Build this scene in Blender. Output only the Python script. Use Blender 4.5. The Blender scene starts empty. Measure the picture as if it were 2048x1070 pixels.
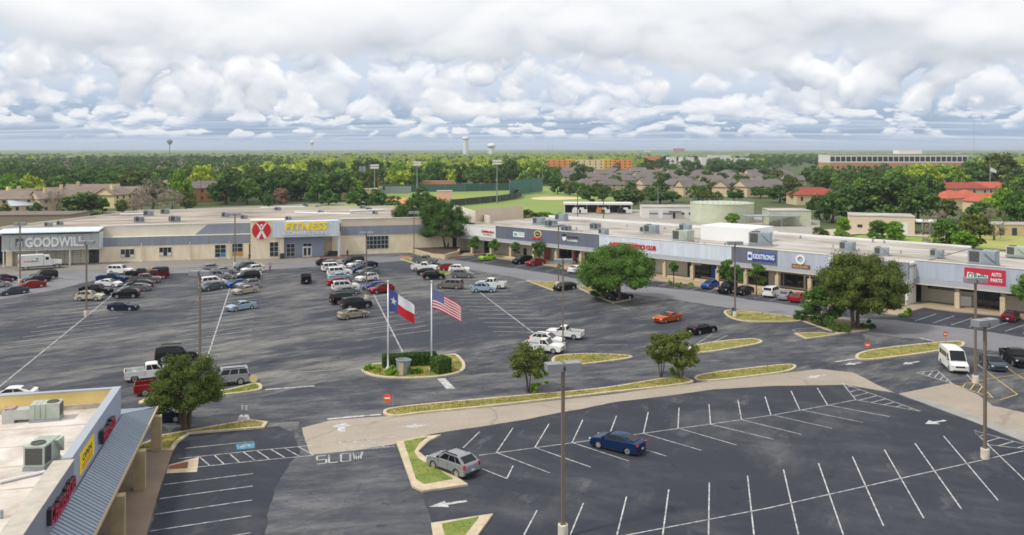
import bpy, bmesh, math, random
import numpy as np
from mathutils import Vector, Matrix
random.seed(7); rng = np.random.default_rng(7)
sc = bpy.context.scene
COL = sc.collection

# ------------------------------------------------------------------ camera
F, HC, U0, V0 = 1700.0, 25.0, 1024.0, 298.0      # focal length in photo pixels, camera height, horizon
cam = bpy.data.cameras.new('camera'); camo = bpy.data.objects.new('camera', cam); COL.objects.link(camo)
camo.location = (0, 0, HC); camo.rotation_euler = (math.radians(90), 0, 0)
cam.sensor_width = 36; cam.lens = 36 * F / 2048
cam.shift_y = -(535 - V0) / 2048
cam.clip_start = 1; cam.clip_end = 60000
sc.camera = camo

# ------------------------------------------------------------------ light
SUN_AZ, SUN_EL = math.radians(-118), math.radians(52)      # azimuth from +Y towards +X
sv = Vector((math.sin(SUN_AZ) * math.cos(SUN_EL), math.cos(SUN_AZ) * math.cos(SUN_EL), math.sin(SUN_EL)))
sun = bpy.data.lights.new('sun', 'SUN'); suno = bpy.data.objects.new('sun', sun); COL.objects.link(suno)
sun.energy = 2.5; sun.angle = math.radians(5); sun.color = (1.0, 0.95, 0.87)
suno.rotation_euler = sv.to_track_quat('Z', 'Y').to_euler()
suno.location = (-200, -150, 300)

w = bpy.data.worlds.new('World'); sc.world = w; w.use_nodes = True
nt = w.node_tree; nt.nodes.clear()
def N(t, **k):
    n = nt.nodes.new(t)
    for a, b in k.items():
        if a == 'op': n.operation = b
        else: setattr(n, a, b)
    return n
def setin(n, i, v):
    if v is None: return
    if hasattr(v, 'is_output') or isinstance(v, bpy.types.NodeSocket): nt.links.new(v, n.inputs[i])
    else: n.inputs[i].default_value = v
def M(op, a, b=None, c=None, clamp=False):
    n = N('ShaderNodeMath', op=op); n.use_clamp = clamp
    setin(n, 0, a); setin(n, 1, b); setin(n, 2, c); return n.outputs[0]
def comb(x, y, z):
    n = N('ShaderNodeCombineXYZ'); setin(n, 0, x); setin(n, 1, y); setin(n, 2, z); return n.outputs[0]
def noise(vec, scale, detail=6, rough=0.55, lac=2.0):
    n = N('ShaderNodeTexNoise'); setin(n, 'Vector', vec); n.inputs['Scale'].default_value = scale
    n.inputs['Detail'].default_value = detail; n.inputs['Roughness'].default_value = rough
    n.inputs['Lacunarity'].default_value = lac; return n.outputs[0]
def sstep(x, lo, hi):
    n = N('ShaderNodeMapRange'); n.interpolation_type = 'SMOOTHSTEP'
    setin(n, 0, x); n.inputs[1].default_value = lo; n.inputs[2].default_value = hi
    n.inputs[3].default_value = 0; n.inputs[4].default_value = 1; return n.outputs[0]
def mixc(f, a, b):
    n = N('ShaderNodeMix', data_type='RGBA'); setin(n, 0, f); setin(n, 6, a); setin(n, 7, b); return n.outputs[2]
sky = N('ShaderNodeTexSky', sky_type='NISHITA'); sky.sun_disc = False
sky.sun_elevation = SUN_EL; sky.sun_rotation = SUN_AZ; sky.air_density = 1.0; sky.dust_density = 1.2; sky.ozone_density = 1.5
tc = N('ShaderNodeTexCoord')
nrm = N('ShaderNodeVectorMath', operation='NORMALIZE'); nt.links.new(tc.outputs['Generated'], nrm.inputs[0])
sep = N('ShaderNodeSeparateXYZ'); nt.links.new(nrm.outputs[0], sep.inputs[0])
dx, dy, dz = sep.outputs
zc = M('MAXIMUM', dz, 0.0)
def billow(vec, scale, detail=5, rough=0.5):
    n = N('ShaderNodeTexNoise', noise_type='RIDGED_MULTIFRACTAL'); setin(n, 'Vector', vec); n.inputs['Scale'].default_value = scale
    n.inputs['Detail'].default_value = detail; n.inputs['Roughness'].default_value = rough; n.inputs['Offset'].default_value = 0.9; n.inputs['Gain'].default_value = 1.2; n.normalize = True
    return M('SUBTRACT', 1.0, n.outputs[0])
# far cloud sheets seen in perspective: they flatten into streaks towards the horizon
den = M('ADD', zc, 0.040)
qx, qy = M('DIVIDE', dx, den), M('DIVIDE', dy, den)
def deckn(off, det): return noise(comb(M('MULTIPLY', qx, 0.15), M('ADD', M('MULTIPLY', qy, 0.42), off), 3.1), 1.9, det, 0.56)
deck, deck2 = deckn(0.0, 8), deckn(-0.14, 3)
deck_m = sstep(deck, 0.38, 0.58)
deck_l = M('ADD', 0.48, M('MULTIPLY', M('SUBTRACT', deck, deck2), 3.6), clamp=True)
# heaped clouds in ranks: rounded lumps, lit from above, grey flat bases
def heap(scale, zs, seed, off, det, rough=.55):
    v = comb(M('ADD', dx, seed), dy, M('MULTIPLY', M('ADD', dz, off), zs))
    return M('ADD', M('MULTIPLY', noise(v, scale, det, rough), 0.85), M('MULTIPLY', billow(v, scale * 2.2, 4, 0.6), 0.17))
def rank(scale, zs, seed, lo, hi, z0, z1, z2, z3, up, gain, bias=.5):
    d0, dl, dm = heap(scale, zs, seed, 0.0, 10), heap(scale, zs, seed, up, 2), heap(scale, zs, seed, up * .35, 6)
    sm = heap(scale, zs, seed, 0.0, 2)
    bandm = M('MULTIPLY', sstep(dz, z0, z1), M('SUBTRACT', 1.0, sstep(dz, z2, z3)))
    m_ = M('MULTIPLY', sstep(d0, lo, hi), bandm)
    l_ = M('ADD', M('ADD', bias, M('MULTIPLY', M('SUBTRACT', sm, dl), gain)), M('MULTIPLY', M('SUBTRACT', d0, dm), gain * .95), clamp=True)
    return m_, l_
blue = N('ShaderNodeMix', data_type='RGBA'); blue.blend_type = 'MULTIPLY'; blue.inputs[0].default_value = 1.0
nt.links.new(sky.outputs[0], blue.inputs[6]); blue.inputs[7].default_value = (0.10, 0.10, 0.105, 1)
base = mixc(0.6, blue.outputs[2], (0.28, 0.44, 0.72, 1))
base = mixc(M('SUBTRACT', 1.0, sstep(dz, 0.0, 0.022)), base, (0.51, 0.62, 0.78, 1))
base = mixc(sstep(dz, 0.030, 0.080), base, (0.64, 0.72, 0.84, 1))
c_deck = mixc(deck_l, (0.42, 0.53, 0.70, 1), (0.80, 0.85, 0.92, 1))
s1 = mixc(M('MULTIPLY', M('MULTIPLY', M('MULTIPLY', deck_m, 0.60), M('SUBTRACT', 1.0, sstep(dz, 0.022, 0.048))), M('ADD', .40, M('MULTIPLY', sstep(dz, 0.001, 0.012), .60))), base, c_deck)
m3, l3 = rank(15.0, 2.3, 4.3, 0.43, 0.49, 0.008, 0.020, 0.042, 0.062, 0.0060, 3.6, .50)
s1 = mixc(M('MULTIPLY', m3, .85), s1, mixc(l3, (0.46, 0.56, 0.72, 1), (0.94, 0.96, 0.98, 1)))
m1b, l1b = rank(9.0, 1.25, 2.9, 0.40, 0.47, 0.030, 0.046, 0.10, 0.125, 0.014, 2.6, .50)
s1 = mixc(M('MULTIPLY', m1b, .88), s1, mixc(l1b, (0.51, 0.58, 0.70, 1), (0.97, 0.98, 1.0, 1)))
m1, l1 = rank(7.2, 1.1, 1.62, 0.425, 0.475, 0.034, 0.048, 0.10, 0.125, 0.018, 2.6, .54)
s2 = mixc(M('MULTIPLY', m1, .96), s1, mixc(l1, (0.47, 0.53, 0.64, 1), (1.0, 1.0, 1.0, 1)))
_, l2 = rank(3.0, 2.2, 7.7, 0.40, 0.50, 0.086, 0.112, 2.0, 3.0, 0.022, 2.2, .5)
edge = M('ADD', dz, M('MULTIPLY', M('SUBTRACT', heap(4.0, 1.3, 11.2, 0.0, 7), .45), .12))
ceil_m = sstep(edge, 0.094, 0.116)
hi_l = mixc(sstep(edge, 0.098, 0.160), mixc(l2, (0.52, 0.56, 0.63, 1), (0.76, 0.79, 0.83, 1)), mixc(l2, (0.86, 0.88, 0.91, 1), (1.0, 1.0, 1.0, 1)))
s3 = mixc(M('MULTIPLY', ceil_m, .96), s2, hi_l)
w.cycles.sampling_method = 'MANUAL'; w.cycles.sample_map_resolution = 256
bg = N('ShaderNodeBackground'); bg.inputs[1].default_value = 1.0
nt.links.new(s3, bg.inputs[0])
wo = N('ShaderNodeOutputWorld'); nt.links.new(bg.outputs[0], wo.inputs[0])

sc.view_settings.view_transform = 'Standard'; sc.view_settings.look = 'None'
sc.view_settings.exposure = 0.04; sc.view_settings.gamma = 1.0; sc.view_settings.use_curve_mapping = False
sc.render.engine = 'CYCLES'
sc.cycles.max_bounces = 5; sc.cycles.diffuse_bounces = 3; sc.cycles.glossy_bounces = 2
sc.cycles.transmission_bounces = 2; sc.cycles.transparent_max_bounces = 4; sc.cycles.volume_bounces = 0
sc.cycles.use_denoising = True
sc.cycles.filter_width = 1.7

# ------------------------------------------------------------------ helpers: pixels of the survey photo -> places
def P(u, v, z=0.0):
    Y = F * (HC - z) / (v - V0)
    return Vector(((u - U0) * Y / F, Y, z))
def hex3(h):
    h = h.lstrip('#'); c = [int(h[i:i + 2], 16) / 255 for i in (0, 2, 4)]
    return tuple(((x + 0.055) / 1.055) ** 2.4 if x > 0.04045 else x / 12.92 for x in c)

# ------------------------------------------------------------------ materials
MATS = {}
def mat(name, col, rough=0.6, metal=0.0, var=0.0, vscale=1.0, col2=None, bump=0.0, bscale=20.0, stretch=(1, 1, 1), coat=0.0, spec=0.5, detail=5, emit=None, objrand=0.0, transl=0.0, lo=0.3, hi=0.7):
    """principled material; colour may drift to col2 through a world-scale noise"""
    if name in MATS: return MATS[name]
    m = bpy.data.materials.new(name); m.use_nodes = True; t = m.node_tree
    b = t.nodes['Principled BSDF']; L = t.links
    col = tuple(col) + (1,) if len(col) == 3 else col
    b.inputs['Base Color'].default_value = col
    b.inputs['Roughness'].default_value = rough; b.inputs['Metallic'].default_value = metal
    b.inputs['Specular IOR Level'].default_value = spec
    if coat: b.inputs['Coat Weight'].default_value = coat; b.inputs['Coat Roughness'].default_value = 0.05
    m.diffuse_color = col
    src = None
    if var or col2 or bump:
        tcn = t.nodes.new('ShaderNodeTexCoord'); mp = t.nodes.new('ShaderNodeMapping'); mp.inputs['Scale'].default_value = stretch
        L.new(tcn.outputs['Object'], mp.inputs[0])
    if var or col2:
        n = t.nodes.new('ShaderNodeTexNoise'); n.inputs['Scale'].default_value = vscale; n.inputs['Detail'].default_value = detail; n.inputs['Roughness'].default_value = 0.62
        L.new(mp.outputs[0], n.inputs['Vector'])
        r = t.nodes.new('ShaderNodeMapRange'); L.new(n.outputs[0], r.inputs[0]); r.inputs[1].default_value = lo; r.inputs[2].default_value = hi
        x = t.nodes.new('ShaderNodeMix'); x.data_type = 'RGBA'; L.new(r.outputs[0], x.inputs[0])
        c2 = tuple(col2) + (1,) if col2 else tuple(min(1, c * (1 + var)) for c in col[:3]) + (1,)
        c1 = col if col2 else tuple(c * (1 - var) for c in col[:3]) + (1,)
        x.inputs[6].default_value = c1; x.inputs[7].default_value = c2
        src = x.outputs[2]
    if objrand:
        oi = t.nodes.new('ShaderNodeObjectInfo'); hs = t.nodes.new('ShaderNodeHueSaturation')
        a = t.nodes.new('ShaderNodeMapRange'); L.new(oi.outputs['Random'], a.inputs[0]); a.inputs[3].default_value = 1 - objrand; a.inputs[4].default_value = 1 + objrand
        if transl:
            ge = t.nodes.new('ShaderNodeNewGeometry'); i2 = t.nodes.new('ShaderNodeMapRange'); L.new(ge.outputs['Random Per Island'], i2.inputs[0]); i2.inputs[3].default_value = .74; i2.inputs[4].default_value = 1.26
            mu = t.nodes.new('ShaderNodeMath'); mu.operation = 'MULTIPLY'; L.new(a.outputs[0], mu.inputs[0]); L.new(i2.outputs[0], mu.inputs[1]); L.new(mu.outputs[0], hs.inputs['Value'])
        else: L.new(a.outputs[0], hs.inputs['Value'])
        a2 = t.nodes.new('ShaderNodeMapRange'); L.new(oi.outputs['Random'], a2.inputs[0]); a2.inputs[3].default_value = 0.5 + objrand * 0.06; a2.inputs[4].default_value = 0.5 - objrand * 0.10
        L.new(a2.outputs[0], hs.inputs['Hue'])
        if src: L.new(src, hs.inputs['Color'])
        else: hs.inputs['Color'].default_value = col
        src = hs.outputs[0]
    if src: L.new(src, b.inputs['Base Color'])
    if bump:
        n2 = t.nodes.new('ShaderNodeTexNoise'); n2.inputs['Scale'].default_value = bscale; n2.inputs['Detail'].default_value = 3
        L.new(mp.outputs[0], n2.inputs['Vector'])
        bp = t.nodes.new('ShaderNodeBump'); bp.inputs['Strength'].default_value = bump; bp.inputs['Distance'].default_value = 0.05
        L.new(n2.outputs[0], bp.inputs['Height']); L.new(bp.outputs[0], b.inputs['Normal'])
    if transl:
        tr = t.nodes.new('ShaderNodeBsdfTranslucent'); mx = t.nodes.new('ShaderNodeMixShader'); mx.inputs[0].default_value = transl
        if src: L.new(src, tr.inputs[0])
        else: tr.inputs[0].default_value = col
        out = t.nodes['Material Output']
        L.new(b.outputs[0], mx.inputs[1]); L.new(tr.outputs[0], mx.inputs[2]); L.new(mx.outputs[0], out.inputs[0])
    if emit: b.inputs['Emission Color'].default_value = col; b.inputs['Emission Strength'].default_value = emit
    MATS[name] = m; return m

def ground_mat(name, dark, light, tint, ang, s_long, s_cross, lo, hi, fine=0.25, crack=0.0, blotch=0.02, rowang=None, wisp=0.0, spots=False):
    """weathered paving: streaks that run along one direction, large worn blotches, fine grit, a few cracks"""
    m = bpy.data.materials.new(name); m.use_nodes = True; t = m.node_tree; L = t.links; b = t.nodes['Principled BSDF']
    nn = t.nodes.new
    tcn = nn('ShaderNodeTexCoord')
    def noi(scale, det=6, rough=0.6, st=(1, 1, 1), rz=0.0):
        mp = nn('ShaderNodeMapping'); mp.inputs['Scale'].default_value = st; mp.inputs['Rotation'].default_value = (0, 0, rz)
        mp2 = nn('ShaderNodeMapping'); mp2.inputs['Rotation'].default_value = (0, 0, -ang)
        L.new(tcn.outputs['Object'], mp2.inputs[0]); L.new(mp2.outputs[0], mp.inputs[0])
        n = nn('ShaderNodeTexNoise'); n.inputs['Scale'].default_value = scale; n.inputs['Detail'].default_value = det; n.inputs['Roughness'].default_value = rough
        L.new(mp.outputs[0], n.inputs['Vector']); return n.outputs[0]
    def mth(op, a, c, cl=False):
        n = nn('ShaderNodeMath'); n.operation = op; n.use_clamp = cl
        for i, x in enumerate((a, c)):
            if isinstance(x, (int, float)): n.inputs[i].default_value = x
            else: L.new(x, n.inputs[i])
        return n.outputs[0]
    streak = noi(1.0, 8, 0.72, (s_long, s_cross, 1)); big = noi(blotch, 6, 0.62); mid = noi(0.22, 8, 0.70)
    grit = noi(3.0, 4, 0.7)
    v = mth('ADD', mth('MULTIPLY', streak, 0.42), mth('ADD', mth('MULTIPLY', big, 0.38), mth('MULTIPLY', mid, 0.20)))
    if rowang is not None:
        rown = noi(1.0, 4, 0.55, (0.012, 0.085, 1), rowang - ang if False else -(rowang - ang))
        v = mth('ADD', mth('MULTIPLY', v, 0.74), mth('MULTIPLY', rown, 0.26))
    if wisp:
        wv_ = noi(1.0, 9, 0.76, (0.16, 0.50, 1), -(math.radians(8) - ang))
        v = mth('ADD', mth('MULTIPLY', v, 1 - wisp), mth('MULTIPLY', wv_, wisp))
    r = nn('ShaderNodeMapRange'); r.interpolation_type = 'SMOOTHSTEP'; L.new(v, r.inputs[0]); r.inputs[1].default_value = lo; r.inputs[2].default_value = hi
    x = nn('ShaderNodeMix'); x.data_type = 'RGBA'; L.new(r.outputs[0], x.inputs[0]); x.inputs[6].default_value = dark + (1,); x.inputs[7].default_value = light + (1,)
    x2 = nn('ShaderNodeMix'); x2.data_type = 'RGBA'; rr = nn('ShaderNodeMapRange'); L.new(noi(0.05, 4, 0.6, (1, 1, 1), 1.0), rr.inputs[0]); rr.inputs[1].default_value = 0.5; rr.inputs[2].default_value = 0.75; rr.inputs[4].default_value = 0.55
    L.new(rr.outputs[0], x2.inputs[0]); L.new(x.outputs[2], x2.inputs[6]); x2.inputs[7].default_value = tint + (1,)
    if spots:
        for sc_, lo_, hi_, c_, am in ((0.75, .61, .70, (0.016, 0.017, 0.021), .75), (0.33, .60, .72, (0.20, 0.195, 0.19), .40), (0.11, .56, .70, (0.17, 0.168, 0.168), .34)):
            sr = nn('ShaderNodeMapRange'); L.new(noi(sc_, 5, .66, (1, 1 if sc_ > .5 else .45, 1), 2.1 + sc_), sr.inputs[0]); sr.inputs[1].default_value = lo_; sr.inputs[2].default_value = hi_; sr.inputs[4].default_value = am
            x3 = nn('ShaderNodeMix'); x3.data_type = 'RGBA'; L.new(sr.outputs[0], x3.inputs[0]); L.new(x2.outputs[2], x3.inputs[6]); x3.inputs[7].default_value = c_ + (1,); x2 = x3
    g = nn('ShaderNodeMapRange'); L.new(grit, g.inputs[0]); g.inputs[1].default_value = 0.25; g.inputs[2].default_value = 0.75; g.inputs[3].default_value = 1 - fine; g.inputs[4].default_value = 1 + fine
    hs = nn('ShaderNodeHueSaturation'); L.new(x2.outputs[2], hs.inputs['Color']); L.new(g.outputs[0], hs.inputs['Value'])
    src = hs.outputs[0]
    if crack:
        vo = nn('ShaderNodeTexVoronoi'); vo.feature = 'DISTANCE_TO_EDGE'; vo.inputs['Scale'].default_value = crack
        wv = nn('ShaderNodeVectorMath'); wv.operation = 'ADD'; L.new(tcn.outputs['Object'], wv.inputs[0])
        wn = nn('ShaderNodeTexNoise'); wn.inputs['Scale'].default_value = 0.3; L.new(tcn.outputs['Object'], wn.inputs['Vector'])
        ws = nn('ShaderNodeVectorMath'); ws.operation = 'SCALE'; ws.inputs[3].default_value = 3.0; L.new(wn.outputs['Color'], ws.inputs[0]); L.new(ws.outputs[0], wv.inputs[1])
        L.new(wv.outputs[0], vo.inputs['Vector'])
        cr = nn('ShaderNodeMapRange'); L.new(vo.outputs['Distance'], cr.inputs[0]); cr.inputs[1].default_value = 0.0; cr.inputs[2].default_value = 0.008; cr.inputs[3].default_value = 0.78; cr.inputs[4].default_value = 1.0
        h2_ = nn('ShaderNodeHueSaturation'); L.new(src, h2_.inputs['Color']); L.new(cr.outputs[0], h2_.inputs['Value']); src = h2_.outputs[0]
    L.new(src, b.inputs['Base Color']); b.inputs['Roughness'].default_value = 0.85; b.inputs['Specular IOR Level'].default_value = 0.3
    bp = nn('ShaderNodeBump'); bp.inputs['Strength'].default_value = 0.25; bp.inputs['Distance'].default_value = 0.02
    L.new(grit, bp.inputs['Height']); L.new(bp.outputs[0], b.inputs['Normal'])
    MATS[name] = m; return m

# ------------------------------------------------------------------ mesh builder
class MB:
    def __init__(s): s.v = []; s.f = []; s.mi = []; s.cur = 0
    def face(s, pts):
        n = len(s.v); s.v += [tuple(p) for p in pts]; s.f.append(tuple(range(n, n + len(pts)))); s.mi.append(s.cur); return s
    def box(s, x0, x1, y0, y1, z0, z1, M=None):
        n = len(s.v); c = [(x0, y0, z0), (x1, y0, z0), (x1, y1, z0), (x0, y1, z0), (x0, y0, z1), (x1, y0, z1), (x1, y1, z1), (x0, y1, z1)]
        if M is not None: c = [tuple(M @ Vector(p)) for p in c]
        s.v += c
        for q in ((0, 3, 2, 1), (4, 5, 6, 7), (0, 1, 5, 4), (1, 2, 6, 5), (2, 3, 7, 6), (3, 0, 4, 7)):
            s.f.append(tuple(n + i for i in q)); s.mi.append(s.cur)
        return s
    def prism(s, poly, z0, z1, M=None):          # poly: list of (x, y) counter-clockwise
        n = len(s.v); k = len(poly)
        c = [(p[0], p[1], z0) for p in poly] + [(p[0], p[1], z1) for p in poly]
        if M is not None: c = [tuple(M @ Vector(p)) for p in c]
        s.v += c
        s.f.append(tuple(n + i for i in reversed(range(k)))); s.mi.append(s.cur)
        s.f.append(tuple(n + k + i for i in range(k))); s.mi.append(s.cur)
        for i in range(k):
            j = (i + 1) % k; s.f.append((n + i, n + j, n + k + j, n + k + i)); s.mi.append(s.cur)
        return s
    def xz(s, poly, y0, y1):                     # outline in x-z pushed through y
        n = len(s.v); k = len(poly)
        s.v += [(p[0], y0, p[1]) for p in poly] + [(p[0], y1, p[1]) for p in poly]
        s.f.append(tuple(n + i for i in range(k))); s.mi.append(s.cur)
        s.f.append(tuple(n + k + i for i in reversed(range(k)))); s.mi.append(s.cur)
        for i in range(k):
            j = (i + 1) % k; s.f.append((n + j, n + i, n + k + i, n + k + j)); s.mi.append(s.cur)
        return s
    def tube(s, a, b, r0, r1=None, seg=10, caps=True):
        r1 = r0 if r1 is None else r1; a = Vector(a); b = Vector(b); d = (b - a).normalized()
        x = d.orthogonal().normalized(); y = d.cross(x); n = len(s.v)
        for p, r in ((a, r0), (b, r1)):
            for i in range(seg):
                t = 2 * math.pi * i / seg; s.v.append(tuple(p + x * math.cos(t) * r + y * math.sin(t) * r))
        for i in range(seg):
            j = (i + 1) % seg; s.f.append((n + i, n + j, n + seg + j, n + seg + i)); s.mi.append(s.cur)
        if caps:
            s.f.append(tuple(n + i for i in reversed(range(seg)))); s.mi.append(s.cur)
            s.f.append(tuple(n + seg + i for i in range(seg))); s.mi.append(s.cur)
        return s
    def lathe(s, prof, seg=16, M=None):          # prof: (r, z) bottom to top
        n = len(s.v)
        for r, z in prof:
            for i in range(seg):
                t = 2 * math.pi * i / seg; p = Vector((r * math.cos(t), r * math.sin(t), z)); s.v.append(tuple(M @ p if M is not None else p))
        for k in range(len(prof) - 1):
            for i in range(seg):
                j = (i + 1) % seg; s.f.append((n + k * seg + i, n + k * seg + j, n + (k + 1) * seg + j, n + (k + 1) * seg + i)); s.mi.append(s.cur)
        return s
    def mesh(s, name, mats=()):
        me = bpy.data.meshes.new(name); me.from_pydata(s.v, [], s.f)
        for m in (mats if isinstance(mats, (list, tuple)) else [mats]): me.materials.append(m)
        if any(s.mi): me.polygons.foreach_set('material_index', s.mi)
        me.update(); return me
    def build(s, name, mats, parent=None, smooth=False):
        me = s.mesh(name, mats)
        if smooth: me.shade_smooth()
        return link(name, me, parent)
def link(name, me, parent=None):
    o = bpy.data.objects.new(name, me); COL.objects.link(o)
    if parent is not None: o.parent = parent
    return o
def tag(o, label=None, cat=None, group=None, kind=None):
    if label: o['label'] = label
    if cat: o['category'] = cat
    if group: o['group'] = group
    if kind: o['kind'] = kind
    return o
def empty(name, loc=(0, 0, 0), rz=0.0, label=None, cat=None, group=None):
    o = bpy.data.objects.new(name, None); COL.objects.link(o); o.location = loc; o.rotation_euler = (0, 0, rz); o.empty_display_size = 0.2
    return tag(o, label, cat, group)
def copy_tree(o, parent=None, keep=None):
    c = o.copy(); COL.objects.link(c); c.parent = parent
    for ch in o.children: copy_tree(ch, c)
    return c
def bx(name, m, parent, *a):
    return MB().box(*a).build(name, m, parent)

class Frame:
    """a wall line on the ground: origin, direction along the wall, direction into the building"""
    def __init__(s, o, ang): s.o = Vector((o[0], o[1])); s.ang = ang; s.e1 = Vector((math.cos(ang), math.sin(ang))); s.e2 = Vector((-math.sin(ang), math.cos(ang)))
    def wl(s, u, v, t=0.0):                       # photo pixel -> (along, height) on the wall plane at depth t
        d = Vector(((u - U0) / F, 1.0)); k = (t + s.o.dot(s.e2)) / d.dot(s.e2)
        return ((d * k - s.o).dot(s.e1), HC - (v - V0) / F * k)
    def x(s, u, t=0.0): return s.wl(u, V0, t)[0]
    def gl(s, u, v, z=0.0):                       # photo pixel -> local point on level z
        p = P(u, v, z); d = Vector((p.x, p.y)) - s.o; return (d.dot(s.e1), d.dot(s.e2))
    def world(s, x, y, z=0.0):
        p = s.o + s.e1 * x + s.e2 * y; return Vector((p.x, p.y, z))
# ------------------------------------------------------------------ ground
R15 = math.radians(15)
g_asph = ground_mat('worn_asphalt', (0.036, 0.041, 0.055), (0.225, 0.216, 0.198), (0.075, 0.080, 0.093), math.radians(38), 0.12, 0.42, 0.455, 0.625, 0.15, 0.05, 0.035, math.radians(105), 0.30)
g_new = ground_mat('sealed_asphalt', (0.029, 0.033, 0.046), (0.110, 0.112, 0.122), (0.038, 0.042, 0.055), math.radians(-20), 0.10, 0.28, 0.46, 0.72, 0.12, 0.0, 0.045, None, 0.0, True)
g_drive = ground_mat('traffic_worn_asphalt', (0.040, 0.045, 0.060), (0.205, 0.202, 0.198), (0.085, 0.089, 0.100), math.radians(12), 0.09, 0.30, 0.43, 0.66, 0.12, 0.045, 0.06, None, 0.45, True)
g_lane = ground_mat('pale_lane', (0.150, 0.150, 0.165), (0.225, 0.222, 0.232), (0.165, 0.165, 0.178), math.radians(-43), 0.02, 0.12, 0.35, 0.65, 0.06, 0.0)
g_tan = ground_mat('tan_concrete', (0.29, 0.245, 0.195), (0.41, 0.355, 0.295), (0.26, 0.23, 0.19), math.radians(15), 0.04, 0.15, 0.34, 0.66, 0.10, 0.035)
g_front = ground_mat('brown_grey_apron', (0.19, 0.175, 0.158), (0.27, 0.245, 0.215), (0.21, 0.195, 0.18), R15, 0.03, 0.12, 0.35, 0.65, 0.08, 0.05)
m_grass = mat('grass', hex3('#66702a'), 0.9, col2=hex3('#a08f50'), vscale=0.6, detail=9, bump=0.5, bscale=9, lo=0.35, hi=0.68)
m_grass2 = mat('green_grass', hex3('#647a30'), 0.9, col2=hex3('#8d8d44'), vscale=0.5, detail=9, bump=0.5, bscale=9, lo=0.4, hi=0.7)
m_dirt = mat('planting_soil', hex3('#6d5a40'), 0.95, col2=hex3('#8b8450'), vscale=1.2, detail=8)
m_curb = mat('curb_concrete', hex3('#bdae95'), 0.9, var=0.20, vscale=1.3)
m_paint = mat('road_paint', (0.56, 0.56, 0.55), 0.8, col2=(0.18, 0.18, 0.19), vscale=1.8, detail=10, lo=0.42, hi=0.66)
m_paint_old = mat('faded_paint', (0.42, 0.42, 0.415), 0.85, col2=(0.13, 0.13, 0.14), vscale=0.8, detail=9, lo=0.44, hi=0.70)
m_yellow = mat('yellow_road_paint', hex3('#d8b45c'), 0.8, col2=hex3('#8a7a5a'), vscale=1.2, detail=8, lo=0.45, hi=0.75)
m_blue = mat('blue_road_paint', hex3('#4f9bb8'), 0.8, col2=hex3('#3a6475'), vscale=2, detail=7)
m_redcurb = mat('red_curb_paint', hex3('#c8553d'), 0.8, col2=hex3('#b0725a'), vscale=1.5, detail=7)

def sheet(name, pts, m, z, parent=None, px=True, jit=0.0, step=.8):
    q = [P(u, v) for u, v in pts] if px else [Vector((x, y, 0)) for x, y in pts]
    if jit:
        rj = random.Random(name); out = []; n = len(q); d0 = 0.0
        for i in range(n):
            a, c = q[i], q[(i + 1) % n]; k = min(90, max(1, int((c - a).length / step)))
            for j in range(k):
                d0 = d0 * .7 + rj.uniform(-1, 1) * jit * .6; t_ = (c - a).normalized(); out.append(a.lerp(c, j / k) + Vector((-t_.y, t_.x, 0)) * (d0 if j else d0 * .5))
        q = out
    b = MB(); b.face([(p.x, p.y, z) for p in q]); o = b.build(name, m, parent)
    bm = bmesh.new(); bm.from_mesh(o.data); bm.faces.ensure_lookup_table()
    if bm.faces[0].normal.z < 0: bmesh.ops.reverse_faces(bm, faces=bm.faces[:])
    bm.to_mesh(o.data); bm.free(); return o

m_land = mat('distant_ground', hex3('#38451f'), 0.95, col2=hex3('#4f5a2c'), vscale=0.02, detail=8)
b = MB(); S = 30000
b.face([(-S, -2000, -0.12), (S, -2000, -0.12), (S, S, -0.12), (-S, S, -0.12)]); tag(b.build('ground', m_land), kind='structure')
lot = tag(sheet('parking_lot', [(-260, 20), (190, 20), (190, 150), (60, 218), (-60, 230), (-260, 200)], g_asph, 0.0, px=False), kind='structure')
near = tag(sheet('near_parking_lot', [(862, 867), (1050, 838), (1230, 803), (1430, 777), (1560, 770), (1690, 768), (1800, 791), (1940, 842), (2100, 905), (2500, 1080), (2500, 1180), (880, 1180), (866, 1050), (800, 888)], g_new, 0.006, jit=.16), kind='structure')
side = tag(sheet('side_parking_lot', [(340, 900), (372, 868), (540, 853), (560, 852), (592, 868), (600, 905), (566, 950), (540, 1010), (520, 1180), (270, 1180)], g_new, 0.006, jit=.2, step=.8), kind='structure')
tag(sheet('exit_drive', [(600, 842), (760, 836), (860, 866), (800, 890), (866, 1050), (880, 1180), (519, 1180), (527, 1010), (560, 950), (599, 905)], g_drive, 0.005, jit=.1), kind='structure')
tag(sheet('cross_drive', [(300, 812), (540, 790), (640, 765), (900, 755), (1100, 738), (1300, 716), (1520, 692), (1720, 662), (1735, 700), (1600, 728), (1400, 752), (1200, 775), (800, 815), (765, 828), (600, 843), (540, 846), (330, 868)], g_drive, 0.004, jit=.4), kind='structure')
tag(sheet('tan_drive', [(604, 856), (660, 841), (770, 833), (1000, 813), (1200, 791), (1375, 769), (1420, 762), (1560, 747), (1640, 738), (1705, 745), (1790, 786), (1690, 769.5), (1560, 771.5), (1430, 778.5), (1230, 804.5), (1050, 839.5), (862, 868.5), (800, 886), (700, 902), (622, 909)], g_tan, 0.010, jit=.12), kind='structure')
tag(sheet('tan_side_drive', [(1797, 787), (1905, 766), (1953, 788), (1985, 812), (2060, 828), (2250, 890), (2250, 965), (2100, 903), (1940, 840.5)], g_tan, 0.010, jit=.12), kind='structure')
m_pale = mat('pale_gutter', (0.34, 0.325, 0.30), 0.9, col2=(0.24, 0.235, 0.23), vscale=0.6)
tag(sheet('concrete_gutter', [(1797, 788), (1860, 800), (1940, 829), (2100, 886), (2250, 945), (2250, 965), (2100, 903.5), (1940, 841)], m_pale, 0.014), kind='structure')
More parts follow.
